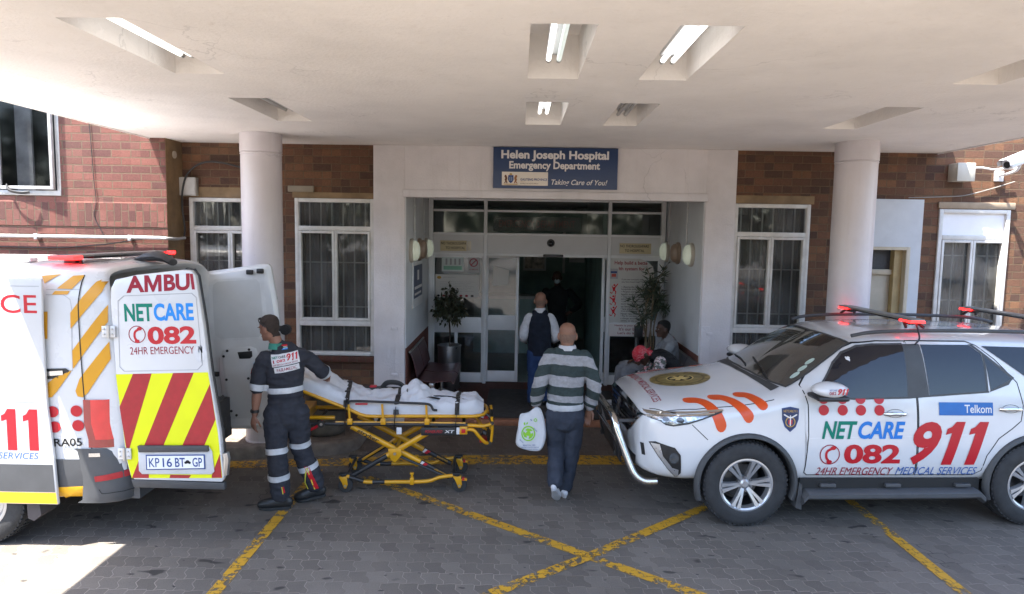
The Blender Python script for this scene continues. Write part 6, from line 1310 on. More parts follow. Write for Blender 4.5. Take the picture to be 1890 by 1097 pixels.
def shoe(name, parent, heel, toe, up, ms, msole, at, h=.075, L=None, mid=.047, high=.0, wdt=1., tall=1.):
    heel, toe = Vector(heel), Vector(toe); d = (toe-heel); L = d.length; d.normalize(); r = d.cross(Vector(up)).normalized(); u = r.cross(d).normalized()
    tb = bmesh.new(); chain(tb, [(heel+d*.015+u*.04*tall, .032*wdt, .036*tall), (heel+d*L*.25+u*.045*tall, .036*wdt, .045*tall), (heel+d*L*.5+u*.042*tall, .040*wdt, .038*tall), (heel+d*L*.75+u*.036*tall, .046*wdt, .034*tall), (heel+d*L*.93+u*.031*tall, .040*wdt, .029*tall)], r, 16)
    chain(tb, [(heel+d*.05+u*.05, .034*wdt, .04), (heel+d*.055+u*(.10+high), .040*wdt, .045)], r, 14)
    o = organic(name, tb, ms, parent, .006, 3, at=at)
    mb = MB(); pr = []
    for k in range(28):
        t = 2*math.pi*k/28; y = math.cos(t); w_ = (.046 if y > 0 else .036)*wdt; pr.append((L/2*y*1.02, w_*math.sin(t)*(1-.14*math.exp(-((y+.15)/.3)**2))))
    mb.prism(pr, -.004, .022, msole, (heel+d*L/2, d, r, u), .004, True); mb.obj('sole', o, at=(0, 0, 0)); return o
def facebits(parent, c, f, up, at, s=1., brow=(.03, .02, .015), lips=(.30, .12, .09), eyes=True):
    r, f, u = basis(f, up); c = Vector(c); M = Matrix((r, f, u)).transposed(); mb = MB()
    for e in (-1, 1):
        if eyes:
            mb.ell(c+(r*e*.031+f*.083+u*.004)*s, V(.013, .008, .007)*s, mat('eye white', (.3, .28, .26), .4, var=0), 12, M); mb.ell(c+(r*e*.031+f*.0895+u*.004)*s, V(.006, .003, .006)*s, mat('iris', (.03, .02, .015), .2, var=0), 10, M)
        mb.ell(c+(r*e*.032+f*.096+u*.022)*s, V(.02, .006, .0035)*s, mat('brow', brow, .8, var=0), 10, M)
    mb.ell(c+(f*.0965+u*-.066)*s, V(.022, .006, .005)*s, mat('lips', lips, .5, var=0), 12, M); mb.obj('face', parent, at=at)

# --- paramedic -------------------------------------------------------------------------
P1 = thing('person', 'paramedic in dark grey overalls with silver bands guiding the stretcher', 'person', (-2.08, -2.48, 0)); at = neg(P1)
SKA = skinm('light tanned skin', (.26, .13, .088)); r1 = V(.95, .31, 0).normalized(); f1 = V(-.31, .95, 0).normalized()
hc = V(-2.28, -2.50, 1.695); hf = V(-.93, .35, -.20)
LA = [V(-2.335, -2.55, 1.42), V(-2.375, -2.575, 1.14), V(-2.405, -2.575, .90)]; RA_ = [V(-1.99, -2.435, 1.44), V(-1.855, -2.30, 1.255), V(-1.885, -2.08, 1.19)]
LL = [V(-2.235, -2.53, .88), V(-2.205, -2.575, .53), V(-2.185, -2.55, .11)]; RL = [V(-2.045, -2.46, .88), V(-2.035, -2.42, .55), V(-1.905, -2.36, .14)]
tor = [((-2.14, -2.49, .84), .165, .115), ((-2.14, -2.49, .94), .170, .122), ((-2.145, -2.49, 1.07), .150, .112), ((-2.15, -2.49, 1.2), .160, .118), ((-2.155, -2.495, 1.34), .183, .126), ((-2.16, -2.49, 1.43), .182, .112), ((-2.175, -2.49, 1.49), .125, .082), ((-2.20, -2.49, 1.53), .07, .062)]
tb = bmesh.new(); head(tb, hc, hf, V(-.12, .05, 1)); chain(tb, [(V(-2.20, -2.49, 1.46), .06, .06), (V(-2.225, -2.49, 1.56), .057, .06), (V(-2.25, -2.495, 1.63), .057, .062)], r1)
chain(tb, [(p, a*.8, b*.8) for p, a, b in tor], r1)
for A in (LA, RA_): chain(tb, sm([(A[0], .046), (A[1], .043), (A[1].lerp(A[2], .35), .044), (A[2], .029, .026)]))
for A in (LL, RL): chain(tb, [(A[0], .075), (A[1], .055), (A[2], .04)])
hand(tb, LA[2]+V(-.003, 0, -.01), V(-.15, .02, -1), V(.5, .75, 0), .55, 1, 1.02); hand(tb, RA_[2], V(-.15, .85, -.45), V(-.2, -.3, -1), .75, 1, 1.0)
organic('body', tb, SKA, P1, .0055, 4, at=at)
facebits(P1, hc, hf, V(-.12, .05, 1), at, brow=(.06, .035, .025))
OVER = fabric('charcoal overall cloth', (.032, .034, .043))
tb = bmesh.new(); chain(tb, sm(tor), r1, 24)
chain(tb, sm([(LA[0]+V(.03, 0, .0), .072), (LA[0].lerp(LA[1], .4), .070), (LA[0].lerp(LA[1], .75), .068), (LA[1]+V(0, 0, .015), .066)])); chain(tb, sm([(RA_[0]+V(-.03, -.01, .0), .072), (RA_[0].lerp(RA_[1], .45), .068), (RA_[1], .064), (RA_[1].lerp(RA_[2], .28), .060)]))
for A in (LL, RL): chain(tb, sm([(A[0]+V(0, 0, .02), .105, .11), (A[0].lerp(A[1], .45), .100, .10), (A[1], .088), (A[1].lerp(A[2], .5), .088, .086), (A[1].lerp(A[2], .92), .084, .084)], 4), r1)
OV = organic('overalls', tb, OVER, P1, .007, 4, .010, at, (8, 8, 15)); ob = objbvh(OV)
SILV = mat('silver reflective tape', (.52, .54, .57), .35, .1, var=.08, vs=40)
def bands(lst, par, bv_, m, at=None):
    for nm, c, ax, w, R in lst:
        mb = MB(); band(mb, bv_, c, ax, w, m, .006, R=R); 
        if len(mb.bm.faces): mb.obj(nm, par)
bands([('reflective_band', V(-2.147, -2.49, 1.13), Z+V(-.06, 0, 0), .052, .19), ('reflective_band', LA[0].lerp(LA[1], .93), LA[0]-LA[1], .06, .10), ('reflective_band', RA_[1].lerp(RA_[2], .06), RA_[0]*.3+RA_[1]*.7-RA_[2], .05, .10),
       ('reflective_band', LL[0].lerp(LL[1], .90), LL[0]-LL[1], .055, .125), ('reflective_band', LL[1].lerp(LL[2], .50), LL[1]-LL[2], .055, .125), ('reflective_band', RL[0].lerp(RL[1], .86), RL[0]-RL[1], .055, .115), ('reflective_band', RL[1].lerp(RL[2], .46), RL[1]-RL[2], .055, .125)], OV, ob, SILV)
bands([('waist_seam', V(-2.145, -2.49, 1.065), Z, .02, .19)], OV, ob, fabric('dark seam', (.025, .026, .034)))
# green collar
mb = MB(); tb = bmesh.new(); R = []
for k in range(25):
    t = math.pi*(-.12)+2*math.pi*1.0*k/24; d = r1*math.cos(t)+f1*math.sin(t); o = V(-2.215, -2.492, 1.50)
    R.append([tb.verts.new(o+d*.082*V(1, 1, 0).length/1.414+Z*(.005-.02*max(0, math.sin(t)))), tb.verts.new(o+d*.074+Z*(.055-.035*max(0, math.sin(t)))), tb.verts.new(o+d*.068+Z*(.06-.035*max(0, math.sin(t)))), tb.verts.new(o+d*.064+Z*.02)])
skin(tb, R, False); mb.add(tb, fabric('green collar', (.05, .22, .17))); mb.obj('collar', P1, at=at)
bk = Side(ob, V(-2.14, -2.49, 1.4)-f1*-1.0*-1+V(0, 0, 0), r1, Z, f1); bk.f = (V(-2.14, -2.49, 1.4)-f1*1.0, r1, Z, f1)
mb = MB(); rt = .16
def rot2(P, a=rt): c, s_ = math.cos(a), math.sin(a); return [(p[0]*c-p[1]*s_, p[0]*s_+p[1]*c) for p in P]
WP = mat('white cloth patch', (.62, .62, .63), .7, var=.04); BP = fabric('patch border', (.02, .02, .025))
bk.poly(mb, [rot2([(-.118, -.028), (.118, -.028), (.118, .075), (-.118, .075)])], WP, .007, .03); bk.poly(mb, [rot2([(-.108, -.088), (.108, -.088), (.108, -.036), (-.108, -.036)])], WP, .007, .03); pt = mb.obj('back_patch', P1, 60, at=at)
mb = MB()
def btext(t, x, z, w, h, m, bold=0., sh=0.):
    tb = textbm(t, w, h, bold, sh, .03, x, z); c, s_ = math.cos(rt), math.sin(rt)
    for v in tb.verts: v.co = V(v.co.x*c-v.co.y*s_, v.co.x*s_+v.co.y*c, 0)
    bk.put(mb, tb, m, .0085)
tb9 = m911(.10, .062, .2, .03, .005, .005)
for v in tb9.verts: v.co = V(v.co.x*math.cos(rt)-v.co.y*math.sin(rt), v.co.x*math.sin(rt)+v.co.y*math.cos(rt), 0)
bk.put(mb, tb9, S_RED, .0085)
pass; btext('NET', -.11, .038, .052, .022, I_GREEN, .03); btext('CARE', -.055, .038, .06, .022, I_BLACK, .03); btext('082', -.075, .004, .075, .026, S_RED, .03); btext('24HR EMERGENCY MEDICAL SERVICES', -.11, -.02, .21, .013, I_DRED, .01); btext('PARAMEDIC', -.085, -.076, .17, .027, I_DRED, .015)
bk.put(mb, gridcut(capsule2d(rot2([(-.10, .025), (-.10, .005)]), .01), .02), I_DRED, .0085)
mb.obj('lettering', P1, at=at)
mb = MB()
for P_, m_ in (([(-.052, .118), (-.002, .118), (-.002, .132), (-.052, .132)], S_RED), ([(-.052, .092), (-.002, .092), (-.002, .104), (-.052, .104)], I_BLUE), ([(-.052, .104), (-.002, .104), (-.002, .118), (-.052, .118)], I_WHITE), ([(-.052, .095), (-.03, .111), (-.052, .128)], I_BLACK), ([(-.04, .107), (-.002, .107), (-.002, .115), (-.04, .115)], I_GREEN)): bk.poly(mb, [rot2([(p[0]+.03, p[1]+.015) for p in P_], .1)], m_, .007 if m_ not in (I_BLACK, I_GREEN) else .0085, .03)
mb.obj('flag_patch', P1, at=at)
ls = Side(ob, V(-3.4, -2.57, 1.3), -Y, Z, X); mb = MB(); ls.poly(mb, [[(-.02, .07), (.03, .07), (.03, .095), (-.02, .095)]], mat('pale blue patch', (.2, .42, .6), .6), .006, .02); ls.poly(mb, [[(-.03, -.02), (.02, -.02), (.02, .03), (-.03, .03)]], S_RED, .006, .02); mb.obj('sleeve_badge', P1, at=at)
# zip gusset on the trailing leg
gs = Side(ob, V(-1.93, -3.4, .25), V(1, 0, 0), Z, Y); mb = MB(); gs.poly(mb, [[(-.055, .135), (-.015, .135), (.065, -.09), (.03, -.095)]], S_RED, .006, .03); gs.line(mb, [(-.035, .12), (-.055, -.03), (-.03, -.095)], .012, mat('yellow piping', (.55, .5, .05), .6), .007); gs.line(mb, [(-.03, .12), (.03, -.095)], .008, mat('yellow piping', (.55, .5, .05), .6), .0075); mb.obj('zip_gusset', P1, at=at)
gs = Side(ob, V(-2.135, -3.4, .18), V(1, 0, 0), Z, Y); mb = MB(); gs.line(mb, [(-.005, .06), (.005, -.0)], .012, S_RED, .006); gs.line(mb, [(-.014, .06), (-.004, -.01)], .005, mat('yellow piping', (.55, .5, .05), .6), .0065); mb.obj('zip_gusset', P1, at=at)
# hair, glasses, watch, boots
HAIRB = mat('cropped brown hair', (.030, .019, .014), .85, 0, .3, 40, .5, 300)
def haircap(parent, c, f, up, at, m, zmin=-.03, s=1.02, front=.02, name='hair', side=-.035, off=.0025, top=.2):
    # a shell lifted a few millimetres off the scalp of the person's own body mesh
    r, f, u = basis(f, up); c = Vector(c); bo = [o for o in parent.children if o.name.startswith('body')][0]; me = bo.data; keep = []
    tb = bmesh.new(); tb.from_mesh(me); tb.normal_update(); dl = []
    for v in tb.verts:
        d = v.co-c; x, y, z = d.dot(r), d.dot(f)/.096, d.dot(u)
        lim = zmin if y < -.45 else (front+.055 if y > .62 else side+(y+.45)*(front+.055-side)/1.07)
        lim += .004*noise.noise(v.co*90)
        if z < lim or z > top or d.length > .19 or (abs(x) > .082 and z < .02): dl.append(v)
    bmesh.ops.delete(tb, geom=dl, context='VERTS')
    for v in tb.verts: v.co += v.normal*(off+.0015*noise.noise(v.co*160))
    mb = MB(); mb.raw(tb, m, True); return mb.obj(name, parent, 80, at=at)
haircap(P1, hc, hf, V(-.12, .05, 1), at, HAIRB, -.088, 1.055, .03, side=-.05)
r_, f_, u_ = basis(hf, V(-.12, .05, 1)); mb = MB()
for e in (-1, 1):
    mb.ell(hc+r_*e*.034+f_*.062+u_*.098, V(.024, .008, .012), mat('dark lens', (.01, .01, .012), .05), 14, Matrix((r_, f_, u_)).transposed()); mb.tube(smoothpath([hc+r_*e*.06+f_*.06+u_*.094, hc+r_*e*.084+f_*.03+u_*.06, hc+r_*e*.086+f_*-.03+u_*.012], 3), .005, BLACK, 8)
mb.obj('sunglasses', P1, at=at)
mb = MB(); wp = LA[1].lerp(LA[2], .86); mb.add(tube_bm([wp+V(0, 0, .014), wp-V(0, 0, .014)], .036, 20), BLACK); mb.ell(wp+V(-.034, -.005, 0), (.008, .016, .018), BLACK); mb.obj('watch', P1, at=at)
mb = MB(); mb.add(tube_bm([RA_[2]+V(.0, .02, .0), RA_[2]+V(0, .032, -.004)], .035, 16), S_RED); mb.obj('wristband', P1, at=at)
BOOT = mat('black boot leather', (.012, .012, .013), .45, bump=.2); SOLEB = mat('black sole', (.02, .02, .02), .8)
shoe('boot', P1, (-2.09, -2.55, .004), (-2.375, -2.585, .004), Z, BOOT, SOLEB, at, wdt=1.08, tall=1.5); shoe('boot', P1, (-1.825, -2.345, .05), (-2.09, -2.385, .0), V(.2, 0, 1), BOOT, SOLEB, at, wdt=1.08, tall=1.5)

# --- man in the striped jersey -------------------------------------------------------------
P2 = thing('person', 'bald man in a green and grey striped jersey carrying a plastic bag', 'person', (.44, -2.15, 0)); at = neg(P2)
SKB = skinm('tanned skin', (.19, .093, .058)); hc = V(.477, -2.19, 1.625); hf = V(-.03, 1, -.15)
LA = [V(.30, -2.2, 1.43), V(.225, -2.225, 1.16), V(.185, -2.135, .94)]; RA_ = [V(.665, -2.2, 1.42), V(.745, -2.215, 1.14), V(.715, -2.14, .915)]
LL = [V(.385, -2.19, .86), V(.395, -2.12, .49), V(.38, -2.35, .235)]; RL = [V(.565, -2.18, .86), V(.55, -2.12, .48), V(.495, -2.08, .09)]
tor = [((.475, -2.19, .80), .165, .125), ((.47, -2.19, .93), .172, .13), ((.47, -2.19, 1.05), .172, .132), ((.475, -2.19, 1.2), .18, .13), ((.48, -2.19, 1.34), .19, .122), ((.48, -2.19, 1.43), .186, .108), ((.48, -2.19, 1.485), .125, .082), ((.48, -2.19, 1.52), .072, .066)]
tb = bmesh.new(); head(tb, hc, hf, Z, 1.02); chain(tb, [(V(.48, -2.19, 1.42), .06, .06), (V(.48, -2.195, 1.50), .062, .062), (V(.478, -2.195, 1.56), .060, .064)], X)
chain(tb, [(p, a*.8, b*.8) for p, a, b in tor], X)
for A in (LA, RA_): chain(tb, sm([(A[0], .046), (A[1], .042), (A[1].lerp(A[2], .3), .042), (A[2], .030, .026)]))
for A in (LL, RL): chain(tb, [(A[0], .075), (A[1], .055), (A[2], .04)])
hand(tb, LA[2]+V(-.004, .006, -.01), V(-.18, .10, -1), V(.95, .1, -.15), 1.35, -1, 1.0); hand(tb, RA_[2]+V(0, 0, -.01), V(-.12, .12, -1), V(-.4, -.9, 0), .45, -1, 1.02)
organic('body', tb, SKB, P2, .0055, 4, at=at); facebits(P2, hc, hf, Z, at, 1.02); GREYH = mat('grey stubble', (.155, .092, .066), .85, 0, .2, 60, .3, 300); haircap(P2, hc, hf, Z, at, GREYH, -.075, 1, -.2, 'hair', -.05, .0012, .012)
def jersey():
    m, nt, p = base('striped jersey'); c = objco(nt); s = nd(nt, 'ShaderNodeSeparateXYZ'); nt.links.new(c, s.inputs[0])
    ax = mth(nt, 'ABSOLUTE', mth(nt, 'SUBTRACT', s.outputs[0], .035)); sl = mth(nt, 'MAXIMUM', mth(nt, 'SUBTRACT', ax, .185), 0)
    z = mth(nt, 'ADD', mth(nt, 'ADD', s.outputs[2], mth(nt, 'MULTIPLY', s.outputs[0], .06)), mth(nt, 'MULTIPLY', sl, .35))
    z = mth(nt, 'ADD', z, mth(nt, 'MULTIPLY', mth(nt, 'SUBTRACT', noi(nt, c, 6, 2), .5), .03))
    r = nd(nt, 'ShaderNodeValToRGB'); r.color_ramp.interpolation = 'CONSTANT'; cr_ = r.color_ramp; G = (.034, .047, .047, 1); L = (.26, .26, .272, 1)
    st = [(0, L), (.965, G), (1.0, L), (1.06, G), (1.15, L), (1.25, G), (1.355, L), (1.45, G)]
    st = [((a-.85)/.8 if a else 0, q) for a, q in st]; cr_.elements[0].position = 0; cr_.elements[0].color = L; cr_.elements[1].position = st[1][0]; cr_.elements[1].color = st[1][1]
    for a, q in st[2:]:
        e = cr_.elements.new(a); e.color = q
    nt.links.new(mth(nt, 'DIVIDE', mth(nt, 'SUBTRACT', z, .85), .8), r.inputs[0])
    col = mixc(nt, .5, r.outputs[0], mixc(nt, ramp(nt, noi(nt, c, 45, 4, .7), .3, .7), (.7, .7, .7), (1.25, 1.25, 1.25)), 'MULTIPLY'); nt.links.new(col, p.inputs['Base Color']); p.inputs['Roughness'].default_value = .9; p.inputs['Specular IOR Level'].default_value = .15
    bumpn(nt, p, noi(nt, c, 320, 2), .3, .003); return m
JER = jersey(); o0 = P2.location
tb = bmesh.new(); chain(tb, sm([t for t in tor[1:]]), X, 26)
for A, s in ((LA, 1), (RA_, -1)): chain(tb, sm([(A[0]+V(.03*s, 0, .0), .075), (A[0].lerp(A[1], .5), .070), (A[1], .070), (A[1].lerp(A[2], .6), .064), (A[1].lerp(A[2], .88), .056)], 4))
bmesh.ops.translate(tb, vec=V(-.44, 2.15, 0), verts=tb.verts)
JO = organic('jersey', tb, JER, P2, .007, 4, .009, None, (9, 9, 17))
TR = fabric('dark blue grey trouser', (.032, .038, .053)); 
tb = bmesh.new(); chain(tb, [((.475, -2.19, .80), .166, .128), ((.472, -2.19, .95), .166, .122)], X, 24)
for A, s in ((LL, 1), (RL, -1)): chain(tb, sm([(A[0], .098, .115), (A[0].lerp(A[1], .5), .095, .10), (A[1], .082, .085), (A[1].lerp(A[2], .55), .076, .082), (A[2]+V(0, 0, -.0 if s > 0 else .0), .072, .08)], 4), X)
organic('trousers', tb, TR, P2, .007, 4, .009, at, (11, 11, 9))
WHC = fabric('white cotton', (.44, .44, .46)); WHC2 = fabric('grey rib', (.40, .41, .43))
mb = MB(); tb = bmesh.new(); R = []
for k in range(24):
    t = 2*math.pi*k/24; d = V(math.cos(t), math.sin(t), 0); o = V(.48, -2.192, 1.495); R.append([tb.verts.new(o+d*q+Z*z_) for q, z_ in ((.090, -.005), (.082, .03), (.076, .042), (.069, .035), (.068, .01))])
R.append(R[0]); skin(tb, R, False); mb.add(tb, WHC); mb.obj('collar', P2, at=at)
jb = objbvh(JO); 
for A in (LA, RA_):
    mb = MB(); c = A[1].lerp(A[2], .92); tb = bmesh.new(); chain(tb, [(A[1].lerp(A[2], .80), .052), (A[1].lerp(A[2], 1.0), .041)]); mb.add(tb, WHC2); mb.obj('cuff', P2, at=at)
mb = MB(); tb = bmesh.new(); rr_ = []
for z_, q in ((.915, .176), (.93, .181), (.962, .181), (.97, .176)): rr_.append([tb.verts.new((.47+q*math.cos(a*math.pi/20), -2.19+q*.77*math.sin(a*math.pi/20), z_)) for a in range(40)])
skin(tb, rr_); mb.add(tb, WHC2); mb.obj('hem', P2, at=at)
SNK = mat('white trainer', (.52, .52, .54), .6, var=.08); SNS = mat('pale trainer sole', (.42, .42, .44), .7, var=.15)
shoe('trainer', P2, (.365, -2.44, .185), (.415, -2.24, .010), V(.0, 1, .9), SNK, SNS, at); o = shoe('trainer', P2, (.495, -2.17, .004), (.45, -1.90, .004), Z, SNK, SNS, at)
# plastic bag
BG = thing('plastic_bag', 'white plastic bag with a green recycling print in the striped man\'s hand', 'bag', (.14, -2.2, .48)); ab = neg(BG); BAGM = mat('thin white plastic', (.47, .48, .50), .35, var=.06, vs=9, bump=.3, bs=22, bd=.006)
BP_ = [(-.005, .545), (.045, .50), (.235, .475), (.275, .53), (.298, .64), (.288, .74), (.250, .89), (.215, .925), (.165, .91), (.12, .86), (.075, .855), (.022, .85), (.022, .72), (-.003, .60)]
tb = bmesh.new(); cx, cz = .145, .66; K = 8; rings = []
for s in range(-K, K+1):
    t = s/K; sc = math.sqrt(max(0, 1-t*t*.9))**.6; rg = []
    for x_, z_ in BP_:
        th = .055*max(.12, min(1, (.90-z_)/.3)); rg.append(tb.verts.new((cx+(x_-cx)*(.55+.45*sc), -2.19+t*th+.012*noise.noise(V(x_*14, t*3, z_*14)), cz+(z_-cz)*(.86+.14*sc))))
    rings.append(rg)
skin(tb, rings); tb.faces.new(rings[0][::-1]); tb.faces.new(rings[-1]); bmesh.ops.triangulate(tb, faces=[f for f in tb.faces if len(f.verts) > 4]); bmesh.ops.recalc_face_normals(tb, faces=tb.faces[:])
BO = evald('pouch', tb, [('SUBSURF', dict(levels=2))], BG, [BAGM], at=ab)
for v in BO.data.vertices: v.co += v.normal*.005*noise.noise(V(v.co.x*22, v.co.y*8, v.co.z*13))
bb_ = objbvh(BO); bs = Side(bb_, V(0, -3, 0), X, Z, Y); GRN = ink('leaf green', (.22, .48, .03))
mb = MB(); cx, cz = .118, .665; tb = bmesh.new()
A = [tb.verts.new((cx+.068*math.cos(a*math.pi/16), cz+.074*math.sin(a*math.pi/16), 0)) for a in range(32)]; B_ = [tb.verts.new((cx+.056*math.cos(a*math.pi/16), cz+.061*math.sin(a*math.pi/16), 0)) for a in range(32)]
for i in range(32): j = (i+1) % 32; tb.faces.new((A[i], A[j], B_[j], B_[i]))
bs.put(mb, tb, GRN, .004)
for k in range(3):
    a = math.pi/2+k*2*math.pi/3; u = V(math.cos(a), math.sin(a), 0); n = V(-u.y, u.x, 0); c = V(cx, cz, 0)+u*.03
    for P_ in ([c-n*.045+u*.0, c-n*.01-u*.012, c+n*.03+u*.0, c+n*.012+u*.02, c-n*.02+u*.018],): bs.put(mb, gridcut(polybm([[(p.x, p.y) for p in P_]]), .02), GRN, .004)
bs.poly(mb, [ngon(cx, cz, .024, .024, 12)], GRN, .004, .02); bs.poly(mb, [[(.075, .745), (.09, .75), (.085, .775), (.07, .765)], [(.095, .75), (.11, .755), (.115, .775), (.10, .77)]], GRN, .004, .02)
bs.put(mb, capsule2d([(.17, .795), (.185, .81), (.20, .795), (.185, .78), (.17, .795)], .007), GRN, .004)
mb.obj('print', BG, at=ab)
mb = MB()
for t_, x_, z_, w_, h_ in (('Made from 100%', .07, .548, .12, .013), ('certified recycled material', .05, .528, .17, .012), ('please recycle this bag', .08, .508, .13, .009), ('S', .135, .785, .018, .018)): bs.text(mb, t_, x_, z_, w_, h_, I_NAVY, .004, .01, grid=.03)
for s in (-1, 1): bs.text(mb, 'degradable', cx+s*.066-.02, cz-.06 if s < 0 else cz+.05, .05, .012, I_NAVY, .004, .01, grid=.02, rot=-.8)
mb.obj('lettering', BG, at=ab)

# --- man in the dark waistcoat ---------------------------------------------------------------
P3 = thing('person', 'bald man in a dark knitted waistcoat and white shirt walking into the entrance', 'person', (.28, .75, ZF)); at = neg(P3)
SKC = skinm('ruddy skin', (.205, .102, .066)); hc = V(.307, .76, 1.665); hf = V(0, 1, -.12)
LA = [V(.135, .74, 1.43), V(.075, .72, 1.17), V(.105, .95, 1.08)]; RA_ = [V(.475, .74, 1.43), V(.535, .72, 1.17), V(.505, .95, 1.08)]
LL = [V(.225, .75, .95), V(.225, .80, .58), V(.215, .72, .27)]; RL = [V(.385, .75, .95), V(.39, .80, .58), V(.385, .82, .27)]
tor = [((.305, .75, .92), .155, .12), ((.305, .75, 1.05), .158, .125), ((.305, .75, 1.2), .165, .125), ((.305, .75, 1.34), .178, .12), ((.305, .75, 1.43), .172, .105), ((.305, .75, 1.485), .115, .08), ((.305, .75, 1.52), .068, .064)]
tb = bmesh.new(); head(tb, hc, hf, Z, 1.0); chain(tb, [(V(.305, .75, 1.44), .06, .06), (V(.306, .75, 1.54), .058, .06), (V(.307, .752, 1.6), .058, .062)], X); chain(tb, [(p, a*.8, b*.8) for p, a, b in tor], X)
for A in (LA, RA_): chain(tb, sm([(A[0], .044), (A[1], .04), (A[2], .029)]))
for A in (LL, RL): chain(tb, [(A[0], .07), (A[1], .052), (A[2], .04)])
hand(tb, LA[2], V(.3, 1, .05), V(.7, -.1, -.5), .8, 1); hand(tb, RA_[2], V(-.3, 1, .05), V(-.7, -.1, -.5), .8, -1)
organic('body', tb, SKC, P3, .006, 4, at=at); facebits(P3, hc, hf, Z, at); haircap(P3, hc, hf, Z, at, GREYH, -.075, 1, -.2, 'hair', -.05, .0012, .005)
tb = bmesh.new()
for A, s in ((LA, 1), (RA_, -1)): chain(tb, sm([(A[0]+V(.03*s, 0, 0), .070), (A[0].lerp(A[1], .5), .066), (A[1], .064), (A[1].lerp(A[2], .7), .05), (A[2], .042)], 4))
chain(tb, [(p, a*.93, b*.93) for p, a, b in tor], X); organic('shirt', tb, WHC, P3, .009, 4, .006, at)
mb = MB(); tb = bmesh.new(); R = []
for k in range(24):
    t = 2*math.pi*k/24; d = V(math.cos(t), math.sin(t), 0); o = V(.306, .752, 1.515); R.append([tb.verts.new(o+d*q+Z*z_) for q, z_ in ((.082, -.01), (.074, .045), (.069, .055), (.063, .04))])
R.append(R[0]); skin(tb, R, False); mb.add(tb, WHC); mb.obj('collar', P3, at=at)
tb = bmesh.new(); chain(tb, sm([(p, a*1.04, b*1.06) for p, a, b in tor[:-1]]), X, 26); organic('waistcoat', tb, fabric('dark navy knit', (.012, .015, .024), .95, .3, .6, 200), P3, .009, 3, .004, at)
tb = bmesh.new(); chain(tb, [((.305, .75, .90), .158, .122), ((.305, .75, 1.02), .155, .12)], X, 22)
for A in (LL, RL): chain(tb, sm([(A[0], .092, .11), (A[0].lerp(A[1], .5), .088, .095), (A[1], .076), (A[1].lerp(A[2], .5), .072), (A[2], .068, .075)], 4), X)
organic('jeans', tb, fabric('blue denim', (.022, .045, .115)), P3, .009, 4, .005, at)
shoe('shoe', P3, (.215, .66, ZF+.018), (.20, .93, ZF+.018), Z, BOOT, SOLEB, at); shoe('shoe', P3, (.385, .76, ZF+.018), (.395, 1.03, ZF+.018), Z, BOOT, SOLEB, at)

# --- two men on the right bench --------------------------------------------------------------
SKD = skinm('dark skin', (.055, .028, .018))
P4 = thing('person', 'seated man with short black hair in a grey jersey and grey track trousers leaning back', 'person', (1.8, .68, ZF)); at = neg(P4)
hc = V(2.01, .66, 1.315); hf = V(-1, -.12, -.05); rr4 = V(0, 1, 0)
LA = [V(2.08, .47, 1.12), V(1.92, .40, .88), V(1.70, .52, .86)]; RA_ = [V(2.10, .85, 1.12), V(1.93, .90, .88), V(1.70, .80, .86)]
LL = [V(2.05, .58, .70), V(1.52, .52, .76), V(1.50, .56, .30)]; RL = [V(2.05, .80, .70), V(1.50, .86, .74), V(1.42, .90, .30)]
tor = [((2.08, .68, .70), .165, .13), ((2.10, .68, .85), .16, .125), ((2.11, .67, 1.0), .178, .12), ((2.10, .66, 1.11), .18, .105), ((2.08, .66, 1.17), .11, .08), ((2.06, .66, 1.21), .066, .062)]
tb = bmesh.new(); head(tb, hc, hf, V(.05, 0, 1)); chain(tb, [(V(2.075, .66, 1.13), .058), (V(2.05, .66, 1.20), .057), (V(2.03, .66, 1.26), .058)], rr4); chain(tb, [(p, a*.8, b*.8) for p, a, b in tor], rr4)
for A in (LA, RA_): chain(tb, sm([(A[0], .044), (A[1], .04), (A[2], .029)]))
for A in (LL, RL): chain(tb, [(A[0], .07), (A[1], .055), (A[2], .04)])
hand(tb, LA[2], V(-1, .25, -.1), V(0, .2, -1), .5, 1); hand(tb, RA_[2], V(-1, -.25, -.1), V(0, -.2, -1), .5, -1)
organic('body', tb, SKD, P4, .006, 4, at=at); facebits(P4, hc, hf, V(.05, 0, 1), at, lips=(.09, .04, .035)); haircap(P4, hc, hf, V(.05, 0, 1), at, mat('short black hair', (.006, .006, .006), .9, 0, .3, 40, .6, 260), -.05, 1.06)
GJ = fabric('grey marl jersey', (.20, .205, .215)); tb = bmesh.new(); chain(tb, sm(tor), rr4, 24)
for A in (LA, RA_): chain(tb, sm([(A[0], .068), (A[0].lerp(A[1], .5), .064), (A[1], .06), (A[2], .045)], 4))
organic('jersey', tb, GJ, P4, .009, 4, .007, at)
GT = fabric('grey track trousers', (.17, .175, .19)); tb = bmesh.new(); chain(tb, [((2.10, .68, .66), .17, .12), ((2.08, .68, .80), .165, .125)], rr4, 22)
for A in (LL, RL): chain(tb, sm([(A[0], .10), (A[0].lerp(A[1], .5), .092), (A[1], .082), (A[1].lerp(A[2], .5), .076), (A[2]+V(0, 0, .02), .062)], 4), rr4)
G_ = organic('trousers', tb, GT, P4, .009, 4, .006, at)
for A in (LL, RL): shoe('trainer', P4, A[2]+V(.06, 0, -.125), A[2]+V(-.22, -.03, -.125), Z, mat('pale grey trainer', (.36, .36, .36), .7), SNS, at)
gb = objbvh(G_); gq = Side(gb, V(0, -2, 0), X, Z, Y); mb = MB(); gq.poly(mb, [[(1.60, .70), (1.70, .70), (1.69, .77), (1.60, .77)]], mat('dark print', (.04, .04, .045), .8), .005, .03); mb.obj('leg_print', P4, at=at)

